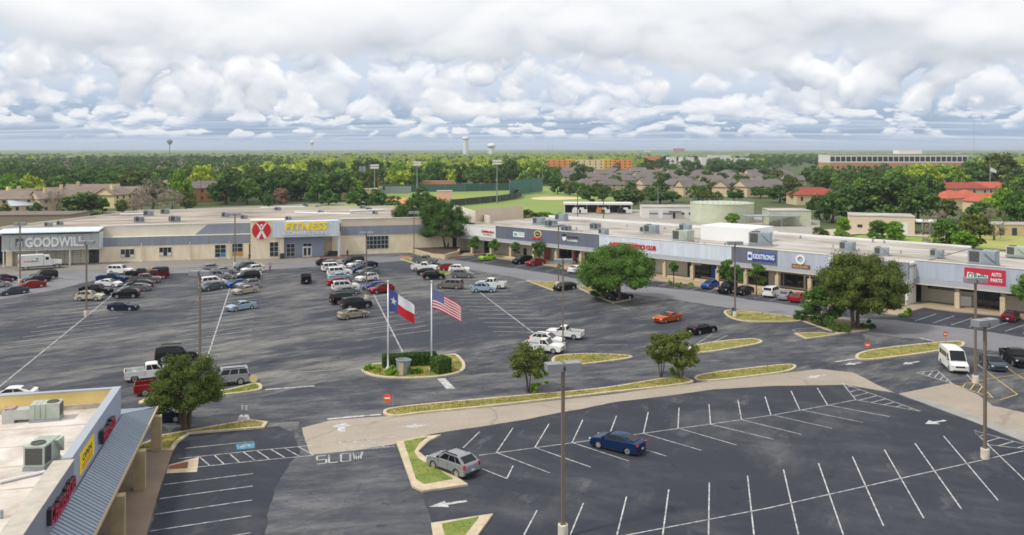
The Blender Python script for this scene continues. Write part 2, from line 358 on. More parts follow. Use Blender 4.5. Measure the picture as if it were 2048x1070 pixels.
lane = tag(sheet('storefront_lane', [(-200, 548), (0, 545), (120, 541), (430, 535), (640, 521), (800, 512), (905, 519), (1100, 547), (1165, 560), (1400, 583), (1500, 600), (1600, 613), (1700, 636), (1790, 640), (1990, 665), (2150, 690), (2150, 718), (1950, 697), (1860, 680), (1740, 668), (1600, 634), (1460, 616), (1330, 597), (1180, 575), (1060, 561), (960, 543), (835, 519), (650, 533), (430, 545), (240, 548), (110, 580), (-200, 630)], g_lane, 0.005, jit=.35), kind='structure')
tag(sheet('thrift_store_apron', [(-60, 531), (215, 523), (640, 509), (640, 521), (430, 534), (120, 541), (0, 552), (-200, 600)], g_front, 0.009), kind='structure')
bay = tag(sheet('storefront_parking_bay', [(905, 518), (960, 514), (1080, 531), (1170, 548), (1330, 566), (1440, 583), (1560, 600), (1640, 612), (1700, 635), (1600, 612), (1500, 599), (1400, 582), (1165, 559), (1100, 546)], g_new, 0.008), kind='structure')
auto = tag(sheet('auto_store_parking_bay', [(1780, 638), (1825, 622), (1850, 617), (1900, 624), (2000, 634), (2150, 652), (2150, 689), (1990, 664), (1830, 645)], g_new, 0.008), kind='structure')

# painted lines: each one its own flat piece lying on its lot
def pline(pts, parent, w=0.095, m=None, z=0.020, name='stall_line', world=False):
    q = [Vector(p) if world else P(*p) for p in pts]
    for a, c in zip(q[:-1], q[1:]):
        d = (c - a); d.z = 0; L = d.length
        if L < 0.05: continue
        d.normalize(); n = Vector((-d.y, d.x, 0)) * w / 2
        k = max(1, int(L / 1.5)); b = MB()
        b.face([(a.x - n.x, a.y - n.y, z), (c.x - n.x, c.y - n.y, z), (c.x + n.x, c.y + n.y, z), (a.x + n.x, a.y + n.y, z)])
        b.build(name, m or m_paint, parent)
UP = [((926, 896), (959, 864)), ((993, 905), (1026, 856)), ((1070, 895), (1098, 848)), ((1144, 886), (1165.5, 840)), ((1216, 877), (1233, 832)), ((1287, 867), (1296.5, 824)), ((1356, 857), (1358, 816)), ((1421, 848), (1418, 809)), ((1483, 840), (1476, 800)), ((1542, 831), (1530, 793)), ((1599.5, 820), (1582, 782)), ((1655, 810), (1634.5, 776))]
for a, c in UP: pline([a, c], near)
pline([(958, 911), (1024, 902), (1144, 886), (1287, 867), (1421, 848.5), (1542, 831), (1655, 811), (1711, 800)], near)
DN = [((994, 906), (1099, 946)), ((1071, 896), (1181.5, 934.6)), ((1146, 886), (1258, 922.6)), ((1218, 877), (1332.7, 912.5)), ((1289, 868), (1403, 901)), ((1357.6, 857), (1473, 890.4)), ((1422, 849), (1547, 879)), ((1484, 840), (1602, 869)), ((1544, 830), (1664.6, 857)), ((1602, 820), (1725.7, 845)), ((1656.6, 810.5), (1780, 833.7)), ((964, 938), (1014, 957.5))]
for a, c in DN: pline([a, c], near)
pline([(1014, 957), (1026, 932)], near)
def hatch(A, B, C, n, parent, m=None):
    for s, e in ((A, B), (B, C), (C, A)): pline([s, e], parent, m=m, name='hatch_line')
    for i in range(1, n):
        t = i / n; t2 = min(1.0, t + 0.5 / n)
        p = (A[0] + (C[0] - A[0]) * t, A[1] + (C[1] - A[1]) * t)
        if i < n * 0.42: k = i / (n * 0.42); q = (A[0] + (B[0] - A[0]) * k, A[1] + (B[1] - A[1]) * k)
        else: k = (i - n * 0.42) / (n * 0.58); q = (B[0] + (C[0] - B[0]) * k, B[1] + (C[1] - B[1]) * k)
        pline([p, q], parent, m=m, name='hatch_line')
hatch((1684.7, 766.6), (1711.6, 800), (1841.5, 823), 9, near)
TK = [((1048, 1070), (1074, 1021)), ((1140.6, 1070), (1166.7, 1006.6)), ((1234, 1070), (1253, 993.7)), ((1325.5, 1070), (1337.5, 979)), ((1417, 1070), (1418.7, 965.6)), ((1508, 1070), (1495, 952)), ((1597, 1070), (1567, 939.4)), ((1686.7, 1070), (1637, 926.6)), ((1767, 1052), (1704.8, 913.3)), ((1847.5, 1036.7), (1769, 900)), ((1923, 1018.6), (1830, 887)), ((1996, 1001), (1887, 872)), ((2075, 985), (1946, 861))]
for a, c in TK: pline([a, c], near)
pline([(1150, 1096), (1257, 1070), (1536, 1016.6), (1962, 921), (2110, 888)], near)
hatch((1946, 861), (1978, 890), (2110, 905), 6, near)
def arrow(tail, head, parent, hw=0.55, hl=1.3, sw=0.16):
    a, c = P(*tail), P(*head); d = (c - a).normalized(); n = Vector((-d.y, d.x, 0)); k = c - d * hl
    b = MB(); z = 0.020
    b.face([(*(a - n * sw).xy, z), (*(k - n * sw).xy, z), (*(k - n * hw).xy, z), (*c.xy, z), (*(k + n * hw).xy, z), (*(k + n * sw).xy, z), (*(a + n * sw).xy, z)])
    b.build('lane_arrow', m_paint, parent)
arrow((934, 1002), (858, 1014), near); arrow((683, 865), (684, 845), near, 1.0, 1.2, .35); arrow((860, 850), (799, 855), near, .6, 1.6, .18)
arrow((1650, 750), (1610, 756), near, .6, 1.4, .18); arrow((1891, 841), (1850, 848), near, .6, 1.2, .16); arrow((2000, 699), (2025, 703), lot)
arrow((1722, 725), (1690, 730), lot); arrow((1838, 723), (1805, 729), lot)
for a, c, w_ in [((654, 838.5), (762, 829), .38), ((530, 779.5), (629, 772), .30), ((882, 757), (902, 778), .9), ((1839, 676), (1881, 686), .35), ((1670, 724), (1723, 716), .3), ((1585, 660), (1590, 662), .2)]:
    pline([a, c], lot, w_, name='stop_bar')
# SLOW
for strokes, x0 in (([(1, 0, 0, 0), (0, 0, 0, .5), (0, .5, 1, .5), (1, .5, 1, 1), (1, 1, 0, 1)], 0), ([(0, 0, 0, 1), (0, 1, 1, 1)], 1), ([(0, 0, 1, 0), (1, 0, 1, 1), (1, 1, 0, 1), (0, 1, 0, 0)], 2), ([(0, 0, .25, 1), (.25, 1, .5, .3), (.5, .3, .75, 1), (.75, 1, 1, 0)], 3)):
    for s in strokes:
        def sp(x, y):
            u = 634 + 24 * x0 + 18.5 * x; return (u, 913 - (u - 634) * 0.10 + y * 15.5)
        pline([sp(s[0], s[1]), sp(s[2], s[3])], lot, 0.16, m_paint_old, z=0.022, name='slow_lettering')
# hatched walkway across the drive and the left stalls
for e in ([(358, 917.5), (512, 901.5), (626, 891)], [(394, 934.6), (512, 922), (628, 911)], [(678, 884), (791, 874)], [(681, 903), (789, 893)], [(370, 897), (508, 883)]): pline(e, side, z=0.022)
for a, c in [((400, 915), (419, 931)), ((429, 911), (448, 928.6)), ((460, 908.5), (479, 925)), ((487, 904.5), (510, 921)), ((514, 902), (538, 918)), ((542, 899), (569, 915)), ((570, 897), (598, 912.5)), ((597, 894), (626.5, 910)), ((678, 885), (703, 898)), ((703, 881), (731, 895)), ((731, 879), (769, 894))]: pline([a, c], side, z=0.022, name='hatch_line')
for a, c in [((327.6, 969.6), (506.4, 947.5)), ((319.5, 997.7), (505.6, 972.4)), ((310, 1029), (504.4, 1000.5)), ((299.4, 1062.8), (502.4, 1031.9)), ((290, 1100), (501, 1066))]: pline([a, c], side)
sheet('accessible_bay_marking', [(472, 889), (509, 885), (510, 896), (474, 900)], m_blue, 0.021, side)
for e in ([(480, 895), (490, 891), (498, 893)], [(486, 896), (500, 890)]): pline(e, side, .14, z=0.025, name='accessible_symbol')
sheet('ramp_pad', [(338, 930), (398, 914), (394, 944), (332, 947)], m_curb, 0.019, side)
sheet('tactile_strip', [(338, 932), (377, 923), (375, 937), (336, 939)], mat('tactile_brick', hex3('#7c4a38'), 0.9, var=.15, vscale=3), 0.024, side)
# right hand rows
pline([(1909.7, 770), (2048, 746.7), (2150, 729)], lot, m=m_yellow); hatch((1909.7, 770), (1954.5, 763), (1986, 796), 5, lot, m_yellow); hatch((1832.7, 745.5), (1874.6, 740.7), (1903.7, 766.9), 6, lot)
for a, c in [((1978.5, 747), (2035, 789)), ((2012.8, 735.5), (2070, 772)), ((2035, 789), (2000, 800))]: pline([a, c], lot, m=m_yellow)
for a, c in [((1953.8, 728), (1978, 746)), ((1985, 718), (2013, 735)), ((1930, 745), (1948, 765))]: pline([a, c], lot)
# main lot: four long aisle-dividers with slanted stalls on both sides
def row(a, c, ang, n0, n1, pitch, L=5.4):
    A, C = P(*a), P(*c); d = (C - A).normalized(); s = Vector((math.cos(math.radians(ang)), math.sin(math.radians(ang)), 0))
    pline([A, C], lot, 0.18, m_paint_old, world=True, name='aisle_line')
    k = n0
    while k < n1:
        p = A + d * k * pitch; pline([p - s * L, p + s * L], lot, 0.15, m_paint_old, 0.016, world=True); k += 1
row((262, 560), (-30, 797), 41, -2, 18, 3.15); row((462, 570), (412, 724), 42, -1, 17, 3.15); row((738, 570), (805, 704), 34, -2, 15, 3.1); row((940, 570), (1078, 674), -4, -2, 14, 3.2)
row((60, 565), (-240, 700), 41, -1, 12, 3.15)
for a, c in [((1225, 607), (1262, 622)), ((1140, 590), (1215, 594)), ((1115, 597), (1195, 602)), ((1390, 690), (1425, 668)), ((1405, 694), (1455, 671)), ((1370, 700), (1400, 690)), ((1255, 690), (1150, 690)), ((1740, 658), (1770, 650)), ((1640, 655), (1590, 658))]: pline([a, c], lot, .11, m_paint_old)
for i in range(22):
    if i in (2,): continue
    u = 940 + i * 32; vv = 521 + (u - 940) * 0.128; pline([(u - 8, vv + 2), (u + 26, vv - 7)], bay, .1)
for i in range(7):
    u = 1830 + i * 36; vv = 642 + (u - 1830) * .115; pline([(u, vv), (u + 42, vv - 14)], auto, .1)
pline([(540, 748), (720, 737)], lot, .12, m_paint_old)

# ------------------------------------------------------------------ islands
def smooth_loop(pts, k=4):
    out = []; n = len(pts)
    for i in range(n):
        p0, p1, p2, p3 = (pts[(i + j - 1) % n] for j in range(4))
        for j in range(k):
            t = j / k; out.append(0.5 * ((2 * p1) + (p2 - p0) * t + (2 * p0 - 5 * p1 + 4 * p2 - p3) * t * t + (3 * p1 - p0 - 3 * p2 + p3) * t ** 3))
    return out
def area2(q): return sum(q[i].x * q[(i + 1) % len(q)].y - q[(i + 1) % len(q)].x * q[i].y for i in range(len(q)))
def inset(q, w):
    out = []; n = len(q)
    for i in range(n):
        a, b_, c = q[i - 1], q[i], q[(i + 1) % n]
        d1 = (b_ - a); d2 = (c - b_); d1.z = d2.z = 0
        d1 = d1.normalized() if d1.length > 1e-6 else Vector((1, 0, 0)); d2 = d2.normalized() if d2.length > 1e-6 else d1
        n1 = Vector((-d1.y, d1.x, 0)); n2 = Vector((-d2.y, d2.x, 0)); m_ = (n1 + n2); m_ = m_.normalized() if m_.length > .05 else n1
        out.append(b_ + m_ * min(w / max(.5, m_.dot(n1)), w * 1.6))
    return out
LAWNS = []
def island(pts, label, w=0.24, smooth=True, top=None, h=0.15, gap=None):
    q = [P(*p) for p in pts]
    if area2(q) < 0: q.reverse()
    if smooth: q = smooth_loop(q)
    g = inset(q, w); n = len(q)
    r = empty('planted_island', (0, 0, 0), 0, label, 'island', 'kerbed islands in the parking lots')
    b = MB()
    for i in range(n):
        j = (i + 1) % n; a, c, d, e = q[i], q[j], g[j], g[i]
        b.face([(a.x, a.y, 0), (c.x, c.y, 0), (c.x, c.y, h), (a.x, a.y, h)]); b.face([(a.x, a.y, h), (c.x, c.y, h), (d.x, d.y, h), (e.x, e.y, h)])
        b.face([(e.x, e.y, h), (d.x, d.y, h), (d.x, d.y, h - .05), (e.x, e.y, h - .05)])
    b.build('curb', m_curb, r)
    LAWNS.append((g, top))
    t = MB(); t.face([(p.x, p.y, h - 0.03) for p in g]); t.build('grass_top' if top is None else 'soil_top', top or m_grass, r)
    return r
def island2(outer, inner, label, h=.15):
    r = empty('planted_island', (0, 0, 0), 0, label, 'island', 'kerbed islands in the parking lots')
    for pts, nm, m_, z0, z1 in ((outer, 'curb', m_curb, 0, h), (inner, 'grass_top', m_grass2, .02, h + .025)):
        q = [P(*p) for p in pts]
        if area2(q) < 0: q.reverse()
        MB().prism([(p.x, p.y) for p in q], z0, z1).build(nm, m_, r)
    LAWNS.append((q, m_grass2)); return r
island([(722, 740), (745, 730), (770, 727), (850, 717), (900, 710), (916, 712), (930, 729), (924, 744), (880, 755), (800, 758), (745, 753)], 'round-ended island with two flagpoles and a hedge', .4)
island([(766, 827), (800, 815), (1000, 796), (1200, 778), (1340, 756), (1378, 760), (1372, 769), (1200, 789), (1000, 812), (850, 827), (790, 834)], 'long grass strip between drive and tan concrete under two small trees', .3)
island([(1388, 757), (1420, 747), (1540, 733), (1582, 730), (1592, 736), (1560, 747), (1420, 763)], 'grass strip right of the small tree pair beside the tan drive', .3)
island([(1120, 733), (1106, 716), (1150, 709), (1246, 711), (1264, 716), (1225, 723)], 'grass wedge behind the tall lamp head near white pickups', .3)
island([(1378, 696), (1420, 686), (1490, 679), (1515, 680), (1524, 686), (1490, 694), (1400, 707)], 'tapered grass island beside the small black coupe', .3)
island([(1448, 624), (1480, 622), (1600, 637), (1592, 644), (1500, 644), (1462, 637)], 'dry grass island with lamp post and blue box', .3)
island([(1588, 668), (1640, 666), (1680, 670), (1612, 679)], 'tiny dry grass wedge left of the shaded tree island', .3, False)
island([(1598, 641), (1616, 633), (1660, 634), (1720, 646), (1742, 656), (1738, 661), (1679, 669)], 'shrubby island under the big right-hand oak', .25, False, m_dirt)
island([(1712, 711), (1760, 698), (1900, 684), (1930, 689), (1900, 700), (1740, 721)], 'long grass island left of the white van', .35)
island([(1053, 562), (1115, 566), (1116, 580), (1106, 582)], 'grass triangle beside the storefront lane and lamp', .35, False)
island([(1148, 574), (1190, 572), (1255, 588), (1262, 600), (1226, 607), (1190, 592)], 'earth island under the big central oak', .25, False, m_dirt)
island2([(792, 886), (845, 876), (882, 872), (858, 884), (836, 905), (852, 918), (906, 952), (936, 972), (845, 985), (824, 976)], [(808, 886), (856, 876.5), (838, 890), (828, 907), (838, 922), (882, 946), (905, 962), (848, 972), (832, 962)], 'angular grass island beside the silver crossover')
island2([(862, 1050), (986, 1031), (940, 1095), (870, 1098)], [(884, 1052), (958, 1038), (930, 1075), (890, 1078)], 'grass island cut by the bottom edge of the view')
island([(255, 903), (325, 872), (500, 841), (536, 846), (528, 857), (380, 869), (356, 886), (346, 903)], 'grass verge with the bushy tree beside the near shop', .3, False)
island([(282, 803), (330, 792), (440, 783), (512, 768), (524, 778), (500, 785), (400, 797), (292, 808)], 'grass island behind the bushy tree near silver wagon', .35, True, m_grass2)
island([(800, 519), (812, 515), (845, 524), (905, 546), (888, 551), (835, 530)], 'green grass island at the lane end near white pickup', .3, False, m_grass2)
island([(255, 545), (310, 534), (330, 538), (300, 548)], 'yellowish grass tip at the end of the second car row', .3, False)
island([(470, 533), (520, 527), (530, 533), (480, 540)], 'grass tip behind the row ending at the fitness wall', .3, False)
island([(655, 527), (690, 520), (702, 524), (672, 532)], 'grass tip with red curb by the fitness doors', .3, False)

def walkway(name, pts, m=None, h=0.14):
    q = [P(*p) for p in pts]
    if area2(q) < 0: q.reverse()
    return tag(MB().prism([(p.x, p.y) for p in q], -0.05, h).build(name, m or mat('sidewalk_concrete', hex3('#ac9a82'), .9, col2=hex3('#978670'), vscale=.4, detail=7)), kind='structure')
walkway('storefront_sidewalk', [(905, 513), (945, 503), (1820, 600), (1826, 620), (1795, 632), (1640, 608), (1560, 596), (1440, 580), (1330, 564), (1170, 546), (1080, 529), (960, 512)])
walkway('auto_store_sidewalk', [(1790, 632), (1822, 606), (1900, 600), (2150, 630), (2150, 651), (2000, 632.5), (1900, 622.5), (1850, 616)], h=.146)
walkway('shop_sidewalk', [(262, 905), (345, 905), (318, 985), (295, 1065), (270, 1180), (110, 1180)], mat('brown_walk', hex3('#8d7a69'), .9, col2=hex3('#77675a'), vscale=.35, detail=7))
for pts in ([(632, 523), (640, 518), (700, 512)], [(800, 512), (860, 521), (925, 513)]):
    q = [P(*p) for p in pts]
    for a, c in zip(q[:-1], q[1:]):
        d = (c - a).normalized(); L = (c - a).length; o = MB().box(0, L, -.12, .12, 0, .16).build('red_curb', m_redcurb); o.location = a; o.rotation_euler = (0, 0, math.atan2(d.y, d.x)); tag(o, kind='structure')
# ------------------------------------------------------------------ vehicles
m_glass = mat('car_glass', (0.008, 0.012, 0.015), 0.04, spec=0.35)
m_tyre = mat('tyre', (0.012, 0.012, 0.013), 0.85)
m_rim = mat('alloy_rim', (0.55, 0.56, 0.58), 0.35, 0.6)
m_trim = mat('black_trim', (0.015, 0.015, 0.016), 0.55)
m_lamp = mat('headlight_lens', (0.75, 0.77, 0.8), 0.12)
m_tail = mat('tail_lens', (0.42, 0.012, 0.014), 0.25)
m_plate = mat('number_plate', (0.7, 0.7, 0.68), 0.5)
m_chrome = mat('chrome', (0.7, 0.7, 0.72), 0.2, 0.9)
PAINT = {}
def paint(n, c, metal=0.0):
    PAINT[n] = mat('paint_' + n, c, 0.42, metal, coat=0.34, spec=.10)
for n, c, k in [('white', (0.68, 0.68, 0.67), 0), ('cream', (0.50, 0.47, 0.36), .1), ('beige', (0.40, 0.36, 0.27), .2), ('gold', (0.33, 0.29, 0.21), .3), ('silver', (0.33, 0.34, 0.36), .55), ('ice', (0.32, 0.42, 0.52), .3), ('grey', (0.16, 0.165, 0.175), .3), ('slate', (0.055, 0.068, 0.085), .3), ('charcoal', (0.016, 0.019, 0.022), .2), ('black', (0.004, 0.004, 0.005), 0), ('navy', (0.008, 0.013, 0.035), .1), ('blue', (0.012, 0.075, 0.33), .2), ('midblue', (0.006, 0.024, 0.085), .25), ('teal', (0.075, 0.115, 0.125), .3), ('red', (0.26, 0.012, 0.015), .1), ('wine', (0.12, 0.006, 0.018), .2), ('orange', (0.45, 0.085, 0.01), .2), ('lime', (0.30, 0.50, 0.015), .1), ('taupe', (0.17, 0.15, 0.145), .3)]:
    paint(n, c, k)
BASE = mat('paint_base', (0.5, 0.5, 0.5), 0.3)

SPEC = {  # L, W, H, wheel r, front axle, rear axle, nose z, hood z, belt z, tail z, cabin base front, roof front, roof rear, cabin base rear, sill z
 'sedan': (4.80, 1.84, 1.46, .335, 1.42, -1.40, .70, .93, .97, 1.08, 1.28, .42, -.92, -2.02, .19),
 'coupe': (4.75, 1.88, 1.38, .34, 1.38, -1.36, .66, .94, .96, 1.04, .75, -.05, -.95, -1.95, .18),
 'hatch': (4.20, 1.78, 1.50, .32, 1.25, -1.28, .72, .98, .98, 1.04, 1.05, .25, -1.25, -1.95, .21),
 'crossover': (4.60, 1.88, 1.69, .37, 1.35, -1.34, .84, 1.07, 1.10, 1.16, 1.10, .30, -1.42, -2.12, .27),
 'suv': (5.10, 1.98, 1.88, .39, 1.52, -1.48, .92, 1.20, 1.20, 1.20, 1.10, .55, -2.25, -2.46, .30),
 'minivan': (5.05, 1.98, 1.78, .35, 1.55, -1.50, .78, 1.05, 1.06, 1.08, 1.55, .70, -2.15, -2.42, .22),
 'pickup': (5.70, 2.00, 1.90, .40, 1.75, -1.75, 1.00, 1.20, 1.22, 1.22, 1.15, .60, -.62, -.72, .34),
 'minipickup': (5.25, 1.85, 1.74, .36, 1.58, -1.55, .88, 1.08, 1.10, 1.10, 1.05, .45, -.30, -.42, .30),
 'van': (5.65, 2.02, 2.45, .38, 1.85, -1.62, .95, 1.18, 1.30, 1.30, 1.95, 1.10, -2.60, -2.78, .28),
}
def lower_body(k):
    L, W, H, r, xf, xr, zn, zh, zb, zt, cb, rf, rr, cr, zs = SPEC[k]
    f, e = L / 2, -L / 2; R = r + .07
    truck = k in ('pickup', 'minipickup')
    top = [(f, zn * .55), (f - .02, zn), (f - .16, zn + .10), (f - .45, zh - .03), (cb + .02, zb)]
    if truck: top += [(cr - .02, zb), (cr - .06, .80), (e + .10, .80), (e + .02, .78)]
    else: top += [(cr, zt), (e + .22, zt - .02), (e + .06, zt - .08), (e, zn * .9)]
    top += [(e, zn * .45), (e + .08, zs + .04)]
    def arch(x):
        a0 = math.asin(min(.95, (zs - r) / R)) if zs < r + R else 0
        return [(x - R * math.cos(t), r + R * math.sin(t)) for t in np.linspace(a0, math.pi - a0, 9)]
    bot = [(xr - R * math.cos(math.asin((zs - r) / R)) - .02, zs)] + arch(xr) + arch(xf) + [(f - .12, zs), (f - .02, zs + .08)]
    prof = top + bot
    b = MB(); cols = [-1, -.94, -.6, 0, .6, .94, 1]; n = len(prof); base = len(b.v)
    for t in cols:
        for (x, z) in prof:
            ends = abs(x) / (L / 2); xx = x * (1 - .055 * abs(t) ** 4 * max(0, ends - .55) / .45)
            zz = z - (.045 if abs(t) == 1 and z > zs + .25 else 0) * min(1, (z - zs) / .5)
            inn = (W / 2) * t * (1 - .05 * max(0, (z - .75)) / .4 if z > .75 else 1) * (1 - .03 * max(0, ends - .8) / .2)
            b.v.append((xx, inn, zz))
    for j in range(len(cols) - 1):
        for i in range(n):
            i2 = (i + 1) % n; b.f.append((base + j * n + i, base + j * n + i2, base + (j + 1) * n + i2, base + (j + 1) * n + i)); b.mi.append(0)
    b.f.append(tuple(base + i for i in reversed(range(n)))); b.mi.append(0)
    b.f.append(tuple(base + (len(cols) - 1) * n + i for i in range(n))); b.mi.append(0)
    return b
def lerp(a, c, t): return tuple(a[i] + (c[i] - a[i]) * t for i in range(3))
def bil(q, s, t): return lerp(lerp(q[0], q[1], s), lerp(q[3], q[2], s), t)
def glass(q, s0, s1, t0, t1, off=.012):
    n = (Vector(q[1]) - Vector(q[0])).cross(Vector(q[3]) - Vector(q[0])).normalized() * off
    c = [Vector(bil(q, s, t)) + n for s, t in ((s0, t0), (s1, t0), (s1, t1), (s0, t1))]
    b = MB(); b.face(c)
    back = [p - n * 1.8 for p in c]
    for i in range(4): b.face([c[i], back[i], back[(i + 1) % 4], c[(i + 1) % 4]])
    return b
WHEELS = {}
def wheel_meshes(r):
    if r in WHEELS: return WHEELS[r]
    wd = .11; b = MB(); M90 = Matrix.Rotation(math.radians(90), 4, 'X')
    b.lathe([(r * .55, -wd), (r * .93, -wd), (r, -wd * .7), (r, wd * .7), (r * .93, wd), (r * .62, wd), (r * .60, wd * .6), (0.001, wd * .6)], 18, M90)
    t = b.mesh('tyre', m_tyre); t.shade_smooth()
    q = MB()
    for i in range(18):
        a0, a1 = 2 * math.pi * i / 18, 2 * math.pi * (i + 1) / 18
        q.face([(math.cos(a) * rr_, -wd * 1.02, math.sin(a) * rr_) for a, rr_ in ((a0, r * .52), (a1, r * .52), (a1, r * .66), (a0, r * .66))])
    for i in range(5):
        a = 2 * math.pi * i / 5 + .3; d = Vector((math.cos(a), 0, math.sin(a))); s = Vector((-math.sin(a), 0, math.cos(a)))
        q.face([tuple(Vector((0, -wd * 1.0, 0)) + d * p + s * h) for p, h in ((.0, -.07), (r * .56, -.045), (r * .56, .045), (0, .07))])
    WHEELS[r] = (t, q.mesh('rim', m_rim)); return WHEELS[r]
PROTO = {}
def car_proto(k):
    if k in PROTO: return PROTO[k]
    L, W, H, r, xf, xr, zn, zh, zb, zt, cb, rf, rr, cr, zs = SPEC[k]
    f, e = L / 2, -L / 2; truck = k in ('pickup', 'minipickup')
    b = lower_body(k); wb, wr = W / 2 - .07, W / 2 - (.28 if H < 1.6 else .20)
    if k == 'van': wr = W / 2 - .14
    zb0 = zb - .03; zc = H - .06
    B = [(cb, wb, zb0), (cr, wb, (zt if not truck else zb) - .03), (cr, -wb, (zt if not truck else zb) - .03), (cb, -wb, zb0)]
    T = [(rf, wr, zc), (rr, wr, zc - .02), (rr, -wr, zc - .02), (rf, -wr, zc)]
    # greenhouse shell with an arched, crowned roof
    zr_ = (zt if not truck else zb) - .03
    prof = [(cb, zb0, wb), (cb + (rf - cb) * .55, zb0 + (zc - zb0) * .60, wb + (wr - wb) * .55), (rf, zc, wr)]
    for q_ in (.15, .4, .65, .88): prof.append((rf + (rr - rf) * q_, zc + (H - zc) * math.sin(math.pi * min(1, .18 + q_ * .75)), wr))
    prof += [(rr, zc - .02, wr), (rr + (cr - rr) * .5, zr_ + (zc - zr_) * .55, wr + (wb - wr) * .5), (cr, zr_, wb)]
    ts = (-1, -.86, -.45, 0, .45, .86, 1); n0 = len(b.v); k0 = len(ts)
    for x_, z_, w_ in prof:
        for t_ in ts: b.v.append((x_ + (.05 * (1 - t_ * t_) if z_ < zc - .03 and x_ > 0 else -.05 * (1 - t_ * t_) if z_ < zc - .03 else 0), w_ * t_, z_ - (.05 * abs(t_) ** 3 if z_ >= zc - .03 else 0)))
    for i in range(len(prof) - 1):
        for j in range(k0 - 1): b.f.append((n0 + i * k0 + j, n0 + i * k0 + j + 1, n0 + (i + 1) * k0 + j + 1, n0 + (i + 1) * k0 + j)); b.mi.append(0)
    for j in (0, k0 - 1):
        side_ = [n0 + i * k0 + j for i in range(len(prof))]; b.f.append(tuple(side_ if j == 0 else side_[::-1])); b.mi.append(0)
    parts = []
    if truck:
        bz = zb + .02
        for s in (-1, 1): b.box(e + .06, cr - .02, s * W / 2 - .05 - .045 * s, s * W / 2 + .05 - .045 * s, .72, bz)
        b.box(e + .02, e + .09, -W / 2 + .1, W / 2 - .1, .55, bz)
        parts.append(('bed_liner', MB().box(e + .1, cr - .04, -W / 2 + .12, W / 2 - .12, .80, .83), m_trim))
    body = b
    front = [B[3], B[0], T[0], T[3]]; back = [B[1], B[2], T[2], T[1]]
    left = [B[0], B[1], T[1], T[0]]; right = [B[2], B[3], T[3], T[2]]
    parts.append(('windshield', glass(front, .06, .94, .06, .94, .062 if k != 'van' else .13), m_glass))
    parts.append(('rear_window', glass(back, .10, .90, .14, .90, .062), m_glass))
    cuts = {'sedan': [(.10, .49), (.52, .84)], 'coupe': [(.16, .60), (.63, .80)], 'hatch': [(.13, .48), (.51, .86)], 'crossover': [(.12, .42), (.45, .72), (.75, .93)], 'suv': [(.10, .36), (.39, .64), (.68, .94)], 'minivan': [(.16, .40), (.43, .68), (.71, .95)], 'pickup': [(.10, .52), (.56, .90)], 'minipickup': [(.12, .60), (.65, .88)], 'van': [(.06, .22), (.27, .46), (.49, .68), (.71, .93)]}[k]
    t0, t1 = (.11, .92) if k != 'van' else (.12, .62)
    for s0, s1 in cuts:
        parts.append(('side_window', glass(left, s0, s1, t0, t1), m_glass)); parts.append(('side_window', glass(right, 1 - s1, 1 - s0, t0, t1), m_glass))
    for s in (-1, 1):
        y = s * W * .36; Rz = Matrix.Rotation(-s * .42, 4, 'Z')
        hl = MB(); hl.box(-.12, .03, -.17, .17, -.06, .06, Matrix.Translation((f * .985 - .06, y, zn - .02)) @ Rz); parts.append(('headlight', hl, m_lamp))
        tl = MB(); zt_ = (zt - .17) if not truck else zb - .24; tall = k in ('suv', 'pickup', 'minipickup', 'van', 'minivan', 'crossover')
        tl.box(-.05, .12, -.07 if tall else -.20, .07 if tall else .20, -.17 if tall else -.07, .17 if tall else .07, Matrix.Translation(((e * .972 if tall else e * .985) + (.05 if not truck else -.02), s * W * (.435 if tall else .36), zt_)) @ Matrix.Rotation(s * .28, 4, 'Z')); parts.append(('tail_light', tl, m_tail))
        mr = MB(); mr.box(-.08, .06, -.02, .17 * 1, -.06, .07, Matrix.Translation((cb - .28, s * (W / 2 - .08), zb + .10)) @ Matrix.Scale(s, 4, (0, 1, 0))); parts.append(('mirror', mr, m_trim))
    parts.append(('grille', MB().box(f - .10, f + .012, -W * .25, W * .25, zn - .20, zn - .02), m_trim))
    parts.append(('license_plate', MB().box(e - .015, e + .05, -.16, .16, zn - .22 if not truck else .62, zn - .08 if not truck else .75), m_plate))
    parts.append(('front_bumper', MB().box(f - .14, f - .005, -W * .38, W * .38, zs + .02, zs + .16), m_trim)); parts.append(('rear_bumper', MB().box(e, e + .12, -W * .40, W * .40, zs + .02, zs + (.14 if k != 'crossover' else .26)), m_trim))
    for s in (-1, 1):
        y0, y1 = sorted((s * (W / 2 - .01), s * (W / 2 + .006)))
        parts.append(('side_sill', MB().box(xr + r + .12, xf - r - .12, y0, y1, zs + .01, zs + (.09 if k not in ('crossover', 'suv') else .17)), m_trim))
        for xs in ((cb - .35, (cb + cr) / 2 + .15) if not truck else (cb - .2, cr + .1)): parts.append(('door_seam', MB().box(xs - .008, xs + .008, y0, y1 - .002, zs + .18, zb - .10), m_trim))
    if k == 'suv' or k == 'crossover':
        for s in (-1, 1): parts.append(('roof_rail', MB().box(rr + .25, rf - .15, s * wr * .88 - .02, s * wr * .88 + .02, H - .03, H + .05), m_trim))
    bmesh_ = body.mesh(k + '_body', BASE); tb = bmesh.new(); tb.from_mesh(bmesh_); bmesh.ops.remove_doubles(tb, verts=tb.verts[:], dist=.0005); tb.to_mesh(bmesh_); tb.free()
    bmesh_.shade_smooth(); bmesh_.set_sharp_from_angle(angle=math.radians(32))
    out = [('body', bmesh_, None)]
    for n, q, m in parts: out.append((n, q.mesh(k + '_' + n, m), None))
    t, rim = wheel_meshes(r)
    PROTO[k] = (out, t, rim, [(xf, W / 2 - .13, r, 1), (xf, -W / 2 + .13, r, -1), (xr, W / 2 - .13, r, 1), (xr, -W / 2 + .13, r, -1)]); return PROTO[k]
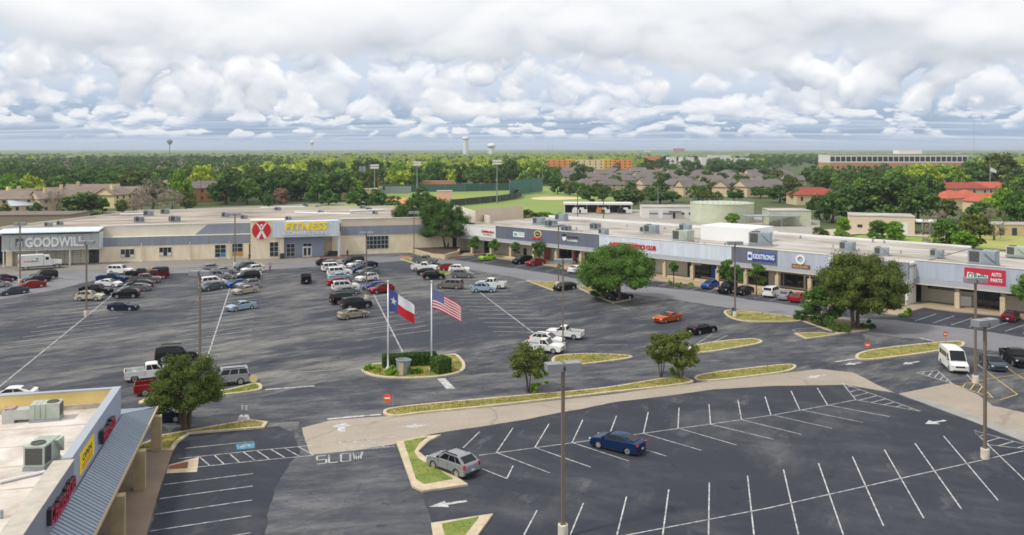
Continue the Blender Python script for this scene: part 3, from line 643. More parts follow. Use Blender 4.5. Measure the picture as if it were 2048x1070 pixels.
NM = {'sedan': 'sedan', 'coupe': 'coupe', 'hatch': 'hatchback', 'crossover': 'crossover_car', 'suv': 'sport_utility_car', 'minivan': 'minivan', 'pickup': 'pickup_truck', 'minipickup': 'pickup_truck', 'van': 'passenger_van'}
CATN = {'pickup': 'pickup truck', 'minipickup': 'pickup truck', 'van': 'van', 'minivan': 'minivan'}
FINE = {'mirror', 'license_plate', 'door_seam', 'side_sill', 'front_bumper', 'rear_bumper', 'roof_rail'}
def car(k, colr, pos, ang, label, group, fine=False, scale=1.0):
    out, tyre, rim, wh = car_proto(k)
    r = empty(NM[k], (pos[0], pos[1], 0.012), ang, label, CATN.get(k, 'car'), group); r.scale = (scale * .96,) * 3
    for n, me, _ in out:
        if n in FINE and not fine: continue
        o = link(n, me, r)
        if n == 'body': o.material_slots[0].link = 'OBJECT'; o.material_slots[0].material = PAINT[colr]
    for x, y, z, s in wh:
        o = link('wheel', tyre, r); o.location = (x, y, z)
        if s > 0: o.rotation_euler = (0, 0, math.pi)
        link('rim', rim, o)
    return r
GRP = {'a': 'cars in the far left rows', 'b': 'cars in the row before the long tan wall', 'c': 'cars in the row before the fitness doors', 'd': 'cars in the right part of the main lot', 's': 'cars parked along the strip shops', 'n': 'cars parked on their own'}
def cpx(k, colr, u, v, slope, face, g, label, fine=None):
    """u, v: middle of the near side's wheel line in the survey photo; slope: how that line runs"""
    a, c = P(u - 12, v - 12 * slope), P(u + 12, v + 12 * slope); d = (c - a); ang = math.atan2(d.y, d.x)
    n = Vector((-math.sin(ang), math.cos(ang), 0)); W = SPEC[k][1]
    p = P(u, v) + n * (W / 2 - .1) * (1 if n.y > 0 else -1)
    if face == 'L': ang += math.pi
    return car(k, colr, p, ang, label, GRP[g], fine if fine is not None else v > 560)
CARS = [
 ('sedan', 'slate', 31, 589.5, -.12, 'L', 'a', 'slate blue sedan nearest in the leftmost car row'),
 ('sedan', 'red', 66, 577, -.10, 'L', 'a', 'dark red sedan just behind the slate sedan at far left'),
 ('sedan', 'silver', -4, 576, -.10, 'R', 'a', 'silver car half cut by the left edge below the armoured truck'),
 ('sedan', 'wine', -2, 569.5, -.10, 'R', 'a', 'maroon car at the left edge between silver and navy cars'),
 ('sedan', 'navy', 9, 563.5, -.10, 'R', 'a', 'navy car at the left edge beside the first lamp post'),
 ('sedan', 'charcoal', 75, 566, -.10, 'L', 'a', 'charcoal sedan between red sedan and black box-backed car'),
 ('suv', 'black', 90, 560.5, -.10, 'L', 'a', 'black boxy sport utility car below the armoured truck'),
 ('suv', 'white', 236, 549, .01, 'R', 'a', 'white sport utility car standing foremost before the tan wall'),
 ('pickup', 'midblue', 220, 566, .0, 'R', 'a', 'dark blue pickup behind the white four-door sedan'),
 ('sedan', 'white', 212, 574.5, .02, 'R', 'a', 'white sedan between dark blue and black pickups'),
 ('pickup', 'black', 187, 590.5, .02, 'R', 'a', 'long black pickup behind the cream sport utility car'),
 ('crossover', 'cream', 175, 602.5, -.02, 'R', 'a', 'cream sport utility car beside the lamp post with white base'),
 ('crossover', 'black', 250, 597, -.03, 'L', 'b', 'black crossover with red tail lights facing the cream one'),
 ('sedan', 'grey', 272, 583.5, -.03, 'L', 'b', 'grey sedan directly behind the black crossover'),
 ('sedan', 'charcoal', 278, 576, -.03, 'L', 'b', 'charcoal sedan between grey sedan and taupe pickup'),
 ('pickup', 'taupe', 290, 567.5, -.04, 'R', 'b', 'taupe crew cab pickup in the second row'),
 ('pickup', 'wine', 308, 559, -.05, 'L', 'b', 'burgundy pickup behind the taupe one'),
 ('suv', 'navy', 312, 553, -.05, 'L', 'b', 'navy sport utility car farthest in the second row'),
 ('pickup', 'charcoal', 280, 556, -.04, 'R', 'b', 'charcoal pickup next to the white foremost sport utility car'),
 ('coupe', 'navy', 242, 622, .0, 'R', 'b', 'midnight blue coupe alone below the second row'),
 ('crossover', 'silver', 428, 543.5, -.08, 'R', 'b', 'silver crossover farthest in the left half of third row'),
 ('sedan', 'silver', 449, 548.5, -.10, 'R', 'b', 'silver sedan second farthest in the left half of third row'),
 ('suv', 'silver', 438, 560.5, -.08, 'R', 'b', 'silver sport utility car in front of two silver cars'),
 ('minivan', 'white', 429, 572, -.10, 'R', 'b', 'white minivan behind the teal sedan'),
 ('sedan', 'teal', 430, 580.5, -.16, 'L', 'b', 'grey teal sedan nearest in the left half of third row'),
 ('crossover', 'teal', 494, 540, -.10, 'L', 'b', 'teal crossover farthest in the right half of third row'),
 ('crossover', 'white', 508, 546.5, -.10, 'L', 'b', 'white crossover behind the white sedan in third row'),
 ('sedan', 'white', 503, 555, -.12, 'L', 'b', 'white sedan between white crossover and black van in third row'),
 ('suv', 'black', 497, 562, -.10, 'L', 'b', 'black sport utility car in the middle of third row'),
 ('sedan', 'blue', 481, 574.5, -.12, 'L', 'b', 'blue sedan half hidden behind pale wagon in third row'),
 ('crossover', 'silver', 501, 577.5, -.12, 'L', 'b', 'pale silver wagon directly behind the beige sedan'),
 ('sedan', 'beige', 496, 588, -.15, 'L', 'b', 'beige sedan nearest in the right half of third row'),
 ('sedan', 'ice', 488, 621, -.15, 'L', 'b', 'light blue sedan alone beside the third row line'),
 ('sedan', 'charcoal', 655, 531, -.06, 'R', 'c', 'charcoal sedan farthest left before the fitness doors'),
 ('crossover', 'silver', 668, 535, -.06, 'R', 'c', 'silver crossover second farthest left before the fitness doors'),
 ('suv', 'white', 669, 543, -.06, 'R', 'c', 'white sport utility car third from the fitness doors'),
 ('suv', 'white', 681, 552.5, -.06, 'R', 'c', 'white sport utility car with long side glass ahead of pale blue sedan'),
 ('sedan', 'ice', 682, 560.5, -.08, 'R', 'c', 'pale blue sedan behind the red sedan'),
 ('sedan', 'red', 682, 571, -.08, 'R', 'c', 'dark red sedan in the middle of the fitness row'),
 ('suv', 'white', 693, 582.5, -.06, 'R', 'c', 'large white sport utility car next to the dark red sedan'),
 ('sedan', 'grey', 697, 590.5, -.08, 'R', 'c', 'grey sedan beside the large white sport utility car'),
 ('suv', 'black', 694, 608, -.10, 'R', 'c', 'black sport utility car behind the long charcoal one'),
 ('suv', 'charcoal', 717, 618, -.10, 'R', 'c', 'long charcoal sport utility car left of the Texas flag'),
 ('sedan', 'gold', 711, 637.5, -.13, 'R', 'c', 'champagne sedan nearest in the fitness row'),
 ('suv', 'black', 710, 530, -.10, 'L', 'c', 'black sport utility car farthest right before the fitness doors'),
 ('sedan', 'white', 719, 535, -.10, 'L', 'c', 'white sedan second farthest right before the fitness doors'),
 ('sedan', 'navy', 738, 536, -.10, 'L', 'c', 'navy sedan right of the far lamp post in the fitness row'),
 ('sedan', 'midblue', 727, 544.5, -.10, 'L', 'c', 'blue sedan behind the lamp post in the fitness row'),
 ('sedan', 'grey', 740, 549.5, -.10, 'L', 'c', 'blue grey sedan behind the white crossover at lamp post'),
 ('crossover', 'white', 739, 563.5, -.12, 'L', 'c', 'white crossover standing at the lamp post in fitness row'),
 ('hatch', 'blue', 752, 580.5, -.10, 'L', 'c', 'bright blue hatchback behind the red crossover'),
 ('crossover', 'red', 767, 587, -.10, 'L', 'c', 'red crossover partly behind the Texas flag'),
 ('pickup', 'grey', 848, 528, .03, 'R', 'd', 'dark grey pickup farthest on the right of main lot'),
 ('pickup', 'white', 847, 542.5, .02, 'R', 'd', 'white crew cab pickup behind the black crossovers'),
 ('sedan', 'charcoal', 856, 551, .0, 'R', 'd', 'charcoal sedan between white pickup and black crossover'),
 ('crossover', 'black', 868, 559.5, -.02, 'R', 'd', 'black crossover nearest in the group right of the flags'),
 ('crossover', 'red', 900, 543.5, .02, 'R', 'd', 'bright red crossover behind the white one'),
 ('crossover', 'white', 917, 546, .02, 'R', 'd', 'white crossover between red and slate crossovers'),
 ('crossover', 'grey', 924, 556.5, .0, 'R', 'd', 'slate grey crossover in front of the white one'),
 ('minivan', 'taupe', 897, 578, .04, 'L', 'd', 'silver taupe minivan above the American flag'),
 ('pickup', 'white', 980, 577.5, .04, 'L', 'd', 'white pickup behind the silver blue crossover'),
 ('crossover', 'ice', 967, 585.5, .0, 'R', 'd', 'silver blue crossover in front of a white pickup'),
 ('sedan', 'black', 1136, 580.5, -.15, 'L', 'n', 'black sedan beside the grass triangle left of big oak'),
 ('coupe', 'navy', 1247, 600.5, -.12, 'R', 'n', 'dark coupe under the right side of the big central oak'),
 ('coupe', 'orange', 1344, 644.5, -.18, 'L', 'n', 'orange coupe crossing the open asphalt'),
 ('coupe', 'black', 1413, 667.5, -.18, 'R', 'n', 'black coupe right of the orange coupe'),
 ('minipickup', 'white', 1126, 678, .08, 'L', 'n', 'white extended cab pickup facing left behind lamp pole'),
 ('crossover', 'white', 1089, 693, .09, 'R', 'n', 'white wagon between the two white pickups'),
 ('minipickup', 'white', 1083, 706, .09, 'R', 'n', 'white single cab pickup half behind a small tree'),
 ('sedan', 'white', 18, 806, -.06, 'L', 'n', 'white sedan behind the near shop roof at left edge'),
 ('pickup', 'white', 303, 762, -.10, 'R', 'n', 'large white pickup left of the bushy tree'),
 ('suv', 'charcoal', 352, 724, -.05, 'R', 'n', 'charcoal sport utility car behind the large white pickup'),
 ('pickup', 'red', 326, 790, -.10, 'R', 'n', 'dark red pickup half hidden by the bushy tree'),
 ('suv', 'silver', 453, 773, -.10, 'L', 'n', 'silver sport utility car right of the bushy tree'),
 ('sedan', 'navy', 320, 847, -.05, 'R', 'n', 'navy sedan behind the near shop column'),
]
for c in CARS: cpx(*c)
# cars set by their front and rear wheels
def cwh(k, colr, fw, rw, label, g='n'):
    a, c = P(*fw), P(*rw); d = a - c; ang = math.atan2(d.y, d.x); n = Vector((-d.y, d.x, 0)).normalized()
    if n.y < 0: n = -n
    return car(k, colr, (a + c) / 2 + n * (SPEC[k][1] / 2 - .1), ang, label, GRP[g], True)
cwh('crossover', 'silver', (866, 939), (914, 957), 'silver crossover nosed up to the angular grass island')
cwh('sedan', 'midblue', (1196, 897), (1256, 911), 'blue sedan alone in the dark near lot')
def cang(k, colr, u, v, deg, label, g='n'): return car(k, colr, P(u, v), math.radians(deg), label, GRP[g], True)
cang('pickup', 'black', 612, 565, 105, 'black pickup driving away towards the fitness doors')
cang('van', 'white', 1907, 737, 257.5, 'white passenger van with raised roof facing the camera')
cang('sedan', 'slate', 1986, 735, 258, 'dark slate sedan parked right of the white van')
cang('pickup', 'black', 2032, 727, 258, 'black pickup at the right edge beside the slate sedan')
cang('sedan', 'wine', 2021, 640, 50, 'dark maroon sedan before the auto parts store')
for k, colr, u, v, deg, lab in [('hatch', 'lime', 975, 520, 212, 'lime green hatchback at the left end of the strip'), ('minivan', 'black', 1045, 527, 215, 'black minivan between lime hatchback and red sedan'), ('sedan', 'red', 1071, 530, 218, 'red sedan before the dark grey shop front'), ('sedan', 'white', 1154, 544, 50, 'white sedan half hidden left of the big oak'),
    ('hatch', 'blue', 1420, 576, 226, 'bright blue hatchback beside the kids gym planter'), ('suv', 'black', 1455, 585, 232, 'black sport utility car second from the blue hatchback'), ('sedan', 'black', 1487, 588, 226, 'black sedan under the second street tree at kids gym'), ('suv', 'white', 1545, 592, 52, 'white sport utility car backing from the kids gym'), ('sedan', 'silver', 1574, 598, 52, 'silver sedan right of the white sport utility car'), ('sedan', 'red', 1597, 602, 52, 'red sedan beside the shrubs of right oak island'),
    ('sedan', 'silver', 762, 497, 262, 'silver sedan parked against the fitness side windows'), ('sedan', 'grey', 792, 497, 80, 'grey sedan right of the silver one at fitness windows')]:
    car(k, colr, P(u, v), math.radians(deg), lab, GRP['s'])

# armoured truck
def armoured_truck():
    a, c = P(57, 540.5), P(104, 537.5); d = c - a; ang = math.atan2(d.y, d.x); n = Vector((-math.sin(ang), math.cos(ang), 0))
    r = empty('armoured_truck', (a + c) / 2 + n * 1.1, ang, 'white armoured truck under the big storefront canopy', 'truck')
    wp = mat('truck_white', (0.68, 0.68, 0.67), .4, var=.05, vscale=.8)
    b = MB(); b.xz([(-4.0, .75), (.55, .75), (.55, 3.05), (-3.9, 3.05), (-4.0, 2.9)], -1.2, 1.2); b.build('cargo_box', wp, r)
    b = MB(); b.xz([(.60, .75), (2.2, .75), (2.2, 1.75), (1.75, 2.75), (1.55, 2.85), (.60, 2.85)], -1.1, 1.1); b.build('cab', wp, r)
    b = MB(); b.xz([(2.2, .8), (4.0, .8), (4.05, 1.2), (3.95, 1.62), (2.2, 1.85)], -.85, .85); b.build('hood', wp, r)
    b = MB(); b.box(2.4, 3.9, -1.12, -.86, .95, 1.3); b.box(2.4, 3.9, .86, 1.12, .95, 1.3); b.build('fender', wp, r)
    bx('bumper', m_trim, r, 4.05, 4.3, -1.1, 1.1, .55, .85)
    bx('windshield', m_glass, r, 1.80, 2.0, -.95, .95, 1.95, 2.55)
    bx('side_window', m_glass, r, .95, 1.55, -1.115, -1.09, 1.95, 2.5); bx('side_window', m_glass, r, -.75, -.35, -1.215, -1.19, 2.2, 2.4)
    red = mat('truck_red', hex3('#d4564f'), .5); nav = mat('truck_navy', hex3('#3d5170'), .5)
    b = MB(); b.xz([(-3.95, 2.35), (-3.6, 1.75), (-3.95, 1.35)], -1.212, -1.19); b.build('red_chevron', red, r)
    for i, (x, w_, m_) in enumerate([(-2.95, .16, red), (-2.7, .18, red), (-2.45, .15, red), (-2.22, .17, red), (-1.97, .17, red), (-1.72, .15, nav), (-1.5, .18, nav), (-1.24, .16, nav), (-1.0, .14, nav), (-.78, .17, nav), (-.53, .15, nav)]):
        bx('lettering_stroke', m_, r, x, x + w_, -1.21, -1.19, 1.62, 1.62 + (.26 if i % 3 else .36))
    t, rim = wheel_meshes(.5)
    for x in (-2.6, 3.1):
        for s in (1, -1):
            o = link('wheel', t, r); o.location = (x, s * 1.02, .5); o.rotation_euler = (0, 0, math.pi if s > 0 else 0); o.scale = (1, 1.5, 1); link('rim', rim, o)
    bx('chassis', m_trim, r, -3.8, 3.9, -.8, .8, .5, .8)
armoured_truck()
# ------------------------------------------------------------------ building kit
m_tan = mat('tan_wall', hex3('#ecdfc6'), .9, col2=hex3('#d8c8a8'), vscale=.6, detail=8, stretch=(1.5, 1.5, .6), bump=.2, bscale=4)
m_cream = mat('cream_wall', hex3('#d9d4c4'), .9, col2=hex3('#cbc5b4'), vscale=.3, detail=7)
m_pinkish = mat('beige_plaster', hex3('#d6c6b2'), .9, col2=hex3('#cbb9a4'), vscale=.2, detail=7)
m_greyband = mat('grey_painted_band', hex3('#8b919f'), .8, col2=hex3('#7a808d'), vscale=.5, detail=7, stretch=(2, 2, .25))
m_dkgrey = mat('dark_grey_fascia', hex3('#69707f'), .8, col2=hex3('#5b616e'), vscale=.5, detail=7, stretch=(2, 2, .25))
m_ltgrey = mat('light_grey_fascia', hex3('#d3dbe5'), .8, col2=hex3('#bcc5cf'), vscale=.5, detail=7, stretch=(2, 2, .25))
m_bluegrey = mat('blue_grey_fascia', hex3('#b6bdcb'), .8, col2=hex3('#a0a7b5'), vscale=.5, detail=7, stretch=(2, 2, .25))
m_white = mat('white_paint', (.72, .72, .71), .6, var=.05, vscale=.6)
m_roofw = mat('white_membrane_roof', hex3('#bcb7af'), .85, col2=hex3('#7d756c'), vscale=.26, detail=11, stretch=(.30, 1.2, 1), lo=.38, hi=.68)
m_roofb = mat('weathered_roof', hex3('#b3a89b'), .9, col2=hex3('#6e6259'), vscale=.14, detail=11, stretch=(.4, 1.4, 1), lo=.38, hi=.66)
m_store = mat('store_glass', (0.018, 0.022, 0.026), .08, spec=.8)
m_alu = mat('aluminium_frame', (.55, .56, .57), .4, .5)
m_dframe = mat('dark_frame', (.03, .03, .033), .5)
m_column = mat('column_stone', hex3('#cbbc9f'), .9, col2=hex3('#b5a487'), vscale=1.2, detail=7, bump=.25, bscale=5)
m_canopy = mat('canopy_edge', hex3('#c9c6bd'), .7, var=.06, vscale=.6)
m_skirt = mat('metal_skirt', hex3('#8a8d92'), .6, .2, var=.08, vscale=.5)
m_metal = mat('galvanised', hex3('#9aa3a8'), .4, .5, var=.12, vscale=1.2)
m_hvac = mat('hvac_cabinet', hex3('#b4bdb0'), .6, col2=hex3('#98a196'), vscale=.9, detail=6)
m_hvac2 = mat('hvac_grey', hex3('#9aa5ad'), .6, col2=hex3('#808a92'), vscale=.9, detail=6)
m_coil = mat('coil_guard', hex3('#4d4c4c'), .7, var=.2, vscale=6)
m_rust = mat('rusty_cap', hex3('#9c5a3c'), .9, col2=hex3('#b8a598'), vscale=1.5, detail=7)
m_red = mat('sign_red', hex3('#c81a28'), .45); m_crim = mat('sign_crimson', hex3('#c02744'), .5)
m_yel = mat('sign_yellow', hex3('#ffd90a'), .45); m_navy = mat('sign_blue', hex3('#1f4fae'), .5); m_grn = mat('sign_green', hex3('#1c6b4c'), .5)
m_swhite = mat('sign_white', (.78, .78, .78), .5); m_blk = mat('sign_black', (.02, .02, .02), .5)

def window(p, x0, x1, z0, z1, y, nc=2, nr=3, fm=None, depth=.10, pane_m=None, name='window', fw=.09):
    fm = fm or m_alu; b = MB()
    b.box(x0, x1, y - .05, y + depth, z0, z0 + fw).box(x0, x1, y - .05, y + depth, z1 - fw, z1).box(x0, x0 + fw, y - .05, y + depth, z0 + fw, z1 - fw).box(x1 - fw, x1, y - .05, y + depth, z0 + fw, z1 - fw)
    for i in range(1, nc):
        xx = x0 + (x1 - x0) * i / nc; b.box(xx - fw / 2, xx + fw / 2, y - .045, y + depth, z0 + fw, z1 - fw)
    for j in range(1, nr):
        zz = z0 + (z1 - z0) * j / nr; b.box(x0 + fw, x1 - fw, y - .04, y + depth, zz - fw / 2, zz + fw / 2)
    o = b.build(name, fm, p)
    for i in range(nc):
        for j in range(nr):
            a, c = x0 + (x1 - x0) * i / nc, x0 + (x1 - x0) * (i + 1) / nc; d, e = z0 + (z1 - z0) * j / nr, z0 + (z1 - z0) * (j + 1) / nr
            mm = pane_m[(i, j)] if pane_m and (i, j) in pane_m else m_store
            bx('pane', mm, o, a + .02, c - .02, y - .02, y + .03, d + .02, e - .02)
    return o
def text(s, m, parent, loc, h, rot=(math.pi / 2, 0, 0), ext=.06, name='sign_letters', width=None, bold=.0, shear=0, sp=1.0):
    cu = bpy.data.curves.new(name, 'FONT'); cu.body = s; cu.size = h * 1.38; cu.extrude = ext; cu.align_x = 'CENTER'; cu.align_y = 'CENTER'; cu.offset = bold; cu.shear = shear; cu.space_character = sp
    cu.resolution_u = 3; cu.materials.append(m)
    o = link(name, cu, parent); o.location = loc; o.rotation_euler = rot
    bpy.context.view_layer.update(); dg = bpy.context.evaluated_depsgraph_get(); me = bpy.data.meshes.new_from_object(o.evaluated_get(dg)); bpy.data.objects.remove(o)
    if not me.materials: me.materials.append(m)
    o = link(name, me, parent); o.location = loc; o.rotation_euler = rot
    xs = [v.co.x for v in me.vertices]; w_ = max(xs) - min(xs)
    if width and w_ > 0: o.scale = (width / w_, 1, 1)
    return o
def strokes_row(n, m, parent, x0, x1, z0, z1, y, seed, name='sign_letters', d=.12):
    rs = random.Random(seed); w_ = (x1 - x0) / n; b = MB()
    for i in range(n):
        a = x0 + i * w_ + w_ * .08; c = a + w_ * .78; k = rs.choice('OLIEHN'); t = w_ * .24; hh = (z1 - z0); zz = z0 + (0 if i == 0 else rs.choice((0, 0, -.06)) * hh)
        zt = z1 if i == 0 or rs.random() < .4 else z0 + hh * .8
        b.box(a, a + t, y - d, y, zz, zt)
        if k in 'OHN': b.box(c - t, c, y - d, y, zz, zt)
        if k in 'OLE': b.box(a + t, c if k != 'O' else c - t, y - d, y, zz, zz + hh * .22)
        if k in 'OEN': b.box(a + t, c if k != 'O' and k != 'N' else c - t, y - d, y, zt - hh * .22, zt)
        if k in 'EH': b.box(a + t, c if k != 'H' else c - t, y - d, y, zz + hh * .38, zz + hh * .58)
    return b.build(name, m, parent)

HV = {}
def hvac_meshes(kind):
    if kind in HV: return HV[kind]
    cab = m_hvac if kind == 'green' else m_hvac2; out = []
    b = MB(); b.box(-1.25, 1.25, -.75, .75, .25, 1.55); out.append(('cabinet', b.mesh('hvac_cabinet', cab)))
    b = MB(); b.box(-1.3, 1.3, -.8, .8, 0, .24); out.append(('roof_curb', b.mesh('hvac_curb', m_metal)))
    b = MB(); b.box(-1.28, -1.24, -.62, .62, .4, 1.42); b.box(-1.1, -.2, -.78, -.745, .4, 1.42); out.append(('coil_grille', b.mesh('hvac_coil', m_coil)))
    b = MB(); b.lathe([(.52, 1.551), (.52, 1.62), (.44, 1.62), (.44, 1.58), (.02, 1.58)], 18, Matrix.Translation((-.55, 0, 0))); out.append(('fan_ring', b.mesh('hvac_fan', m_coil)))
    b = MB(); b.xz([(.2, 1.5), (1.24, 1.5), (1.24, .55)], -1.05, -.76); b.box(.1, 1.2, -.77, -.748, .3, .5); out.append(('intake_hood', b.mesh('hvac_hood', cab)))
    b = MB()
    for x in (-.1, .35, .8): b.box(x - .012, x + .012, .75, .765, .3, 1.5); b.box(x - .01, x + .01, -.75, .75, 1.55, 1.562)
    out.append(('panel_seam', b.mesh('hvac_seam', m_coil)))
    HV[kind] = out; return out
NH = [0]
def hvac(loc, rz, label, kind='grey', sc_=(1, 1, 1)):
    r = empty('rooftop_air_unit', loc, rz, label, 'air conditioner', 'air conditioning units on the roofs'); r.scale = sc_
    for n, me in hvac_meshes(kind): link(n, me, r)
    return r

# ------------------------------------------------------------------ the long rear building: thrift store and fitness club
p0 = P(200, 525); FB = Frame((p0.x, p0.y), R15)
bb = empty('big_box_building', (p0.x, p0.y, 0), R15, 'long tan and grey store block with thrift store and fitness club', 'building')
xl, xm, xg = FB.x(22), FB.x(200), FB.x(500)
xr_end = FB.x(905, 0)
# shell
b = MB(); b.box(xm, xg, 0, .35, 0, 5.4); b.build('wall', m_tan, bb)
b = MB(); b.box(xm, xg - .02, -.06, .30, 3.45, 5.42); b.build('grey_band', m_greyband, bb)
b = MB(); b.xz([(xm - .5, 5.3), (xg, 5.3), (xg, 7.9), (xm + 3, 7.75), (xm - .5, 7.6)], 2.2, 2.6); b.build('upper_wall', m_cream, bb)
b = MB(); b.box(xm, xg, .3, 2.2, 5.32, 5.40); b.build('ledge_roof', m_cream, bb)
xa, _ = FB.wl(390, 464, 2.2); xb, _ = FB.wl(416, 448, 2.2)
b = MB(); b.xz([(xa, 5.45), (xg, 5.45), (xg, 7.75), (xb, 7.7)], 2.12, 2.25); b.build('upper_grey_panel', m_greyband, bb)
bx('coping', m_white, bb, xm - .5, xg, 2.1, 2.7, 7.88, 8.0)
for u in (283, 380, 458):
    xx = FB.x(u); b = MB(); b.box(xx - .09, xx + .09, -.22, -.06, 0.15, 4.0); b.box(xx - .35, xx + .35, -.7, -.06, 0, .14); b.build('downspout', m_cream, bb)
win = lambda u0, u1, v0, v1, nc, nr, t=0.0, pm=None, fm=None: window(bb, *(lambda a, c: (a[0], c[0], c[1], a[1]))(FB.wl(u0, v0, t), FB.wl(u1, v1, t)), t - .02, nc, nr, fm, pane_m=pm)
m_paper = mat('window_poster_white', (.6, .6, .62), .6); m_pblue = mat('window_poster_blue', hex3('#1d7cc0'), .6); m_ptan = mat('window_poster_tan', hex3('#b8873a'), .6)
win(241, 269, 498, 515, 3, 1, 0, None); win(318, 343.5, 494.5, 512, 3, 1, 0, None)
for u0, u1 in ((242, 249), (261, 268)):
    a, c = FB.wl(u0, 509), FB.wl(u1, 514); bx('window_poster', m_paper, bb, a[0], c[0], -.085, -.05, c[1], a[1])
for u0, u1 in ((319, 326), (335, 342)):
    a, c = FB.wl(u0, 505), FB.wl(u1, 511); bx('window_poster', m_paper, bb, a[0], c[0], -.085, -.05, c[1], a[1])
win(429.5, 452, 489.5, 514, 2, 3, 0, {(1, 0): m_pblue}); win(464, 486, 487, 512, 2, 3, 0, {(0, 0): m_ptan, (1, 0): m_ptan})
bx('side_door', m_dframe, bb, FB.x(498), FB.x(501) + .3, -.06, .1, 0.0, 3.2)
# fitness tower (stands forward) and sign box
tf = -3.0
x0, x1 = FB.x(501, tf), FB.x(568, tf); xs1 = FB.x(679, tf)
bx('tower_wall', m_tan, bb, x0, x1, tf, 3.0, 0, 8.6)
bx('tower_coping', m_cream, bb, x0 - .1, x1 + .1, tf - .1, 3.1, 8.6, 8.75)
xc_, zt_ = FB.wl(545, 438, tf - .9); xd_, zb_ = FB.wl(679, 472, tf - .9)
bx('sign_box', m_ltgrey, bb, xc_, xd_, tf - .9, tf - .2, zb_, 8.45)
bx('sign_box_roof', m_ltgrey, bb, x1 + .02, xd_, tf - .18, 2.5, 8.0, 8.2)
xw0, xw1 = FB.x(568, tf + 1.5), FB.x(648, tf + 1.5)
bx('entrance_wall', mat('entrance_grey', hex3('#8d96a8'), .85, var=.05, vscale=.4), bb, x1 + .01, xw1, tf + 1.5, 2.5, 0, 7.9)
xq = FB.x(678, tf - .5); bx('canopy_column', m_ltgrey, bb, xq - .25, xq + .25, tf - .7, tf - .25, 0, zb_)
bx('porch_wall', m_column, bb, xw1 + .01, xq + 2, .4, .9, 0, 7.5)
bx('porch_bench', m_dframe, bb, xw1 + 1, xw1 + 3.5, -.4, .3, .1, 1.0)
win(539, 557, 484, 513, 2, 3, tf); win(572.5, 590, 487.5, 512.5, 2, 3, tf + 1.5); win(605.5, 623.5, 486, 493, 2, 1, tf + 1.5)
a, c = FB.wl(605, 493.5, tf + 1.5), FB.wl(624, 511.5, tf + 1.5); window(bb, a[0], c[0], 0.02, a[1], tf + 1.47, 2, 1, m_white, name='entrance_door', fw=.28)
a = FB.wl(560, 506, tf); bx('trash_bin', m_dframe, bb, a[0], a[0] + 1.0, tf - 1.1, tf - .1, 0, 1.2)
# signs
a = FB.wl(523, 460.5, tf); rad = 2.05
b = MB(); M90 = Matrix.Translation((a[0], tf - .02, a[1])) @ Matrix.Rotation(math.radians(90), 4, 'X')
b.lathe([(rad, 0), (rad, .16), (0.01, .16)], 36, M90); disc = b.build('round_sign', m_red, bb)
b = MB(); y_ = tf - .21
def limb(pts, w0, w1):
    n = len(pts)
    for i in range(n - 1):
        p, q = Vector(pts[i]), Vector(pts[i + 1]); d = (q - p).normalized(); nn_ = Vector((-d.y, d.x)); a0 = w0 + (w1 - w0) * i / (n - 1); a1 = w0 + (w1 - w0) * (i + 1) / (n - 1)
        c4 = [p - nn_ * a0, q - nn_ * a1, q + nn_ * a1, p + nn_ * a0]; b.face([(a[0] + k.x * rad, y_, a[1] + k.y * rad) for k in c4])
limb([(-.52, .80), (-.22, .42), (.0, .0), (.20, -.42), (.44, -.90)], .055, .15); limb([(.52, .80), (.22, .42), (.0, .0), (-.20, -.42), (-.44, -.90)], .055, .15)
b.face([(a[0] + rad * (.0 + .13 * math.cos(t)), y_, a[1] + rad * (.56 + .13 * math.sin(t))) for t in np.linspace(0, 2 * math.pi, 14)[:-1]])
b.build('figure_emblem', m_swhite, disc)
c0, c1 = FB.wl(567, 446, tf - .95), FB.wl(654, 461, tf - .95)
text('FITNESS', m_yel, bb, ((c0[0] + c1[0]) / 2, tf - 1.0, (c0[1] + c1[1]) / 2 + .02), 1.75, width=(c1[0] - c0[0]), bold=.085, shear=.22, ext=.1)
c0, c1 = FB.wl(567, 462.5, tf - .95), FB.wl(654, 469, tf - .95)
text('CONNECTION', m_swhite, bb, ((c0[0] + c1[0]) / 2, tf - 1.0, (c0[1] + c1[1]) / 2), .78, width=(c1[0] - c0[0]), bold=.03, ext=.08)
# right wing
xr0 = xq + .6
bx('wall', m_tan, bb, xr0 - 2, xr_end, .0, .35, 0, 5.6)
bx('upper_wall', m_pinkish, bb, xr0, xr_end, .2, .6, 5.6, 8.4)
bx('grey_band', m_greyband, bb, xr0 + .1, FB.x(860), -.1, .15, 4.6, 6.7)
bx('wing_coping', m_white, bb, xr0, xr_end, .1, .7, 8.4, 8.52)
win(731, 777, 472, 497, 6, 3, 0)
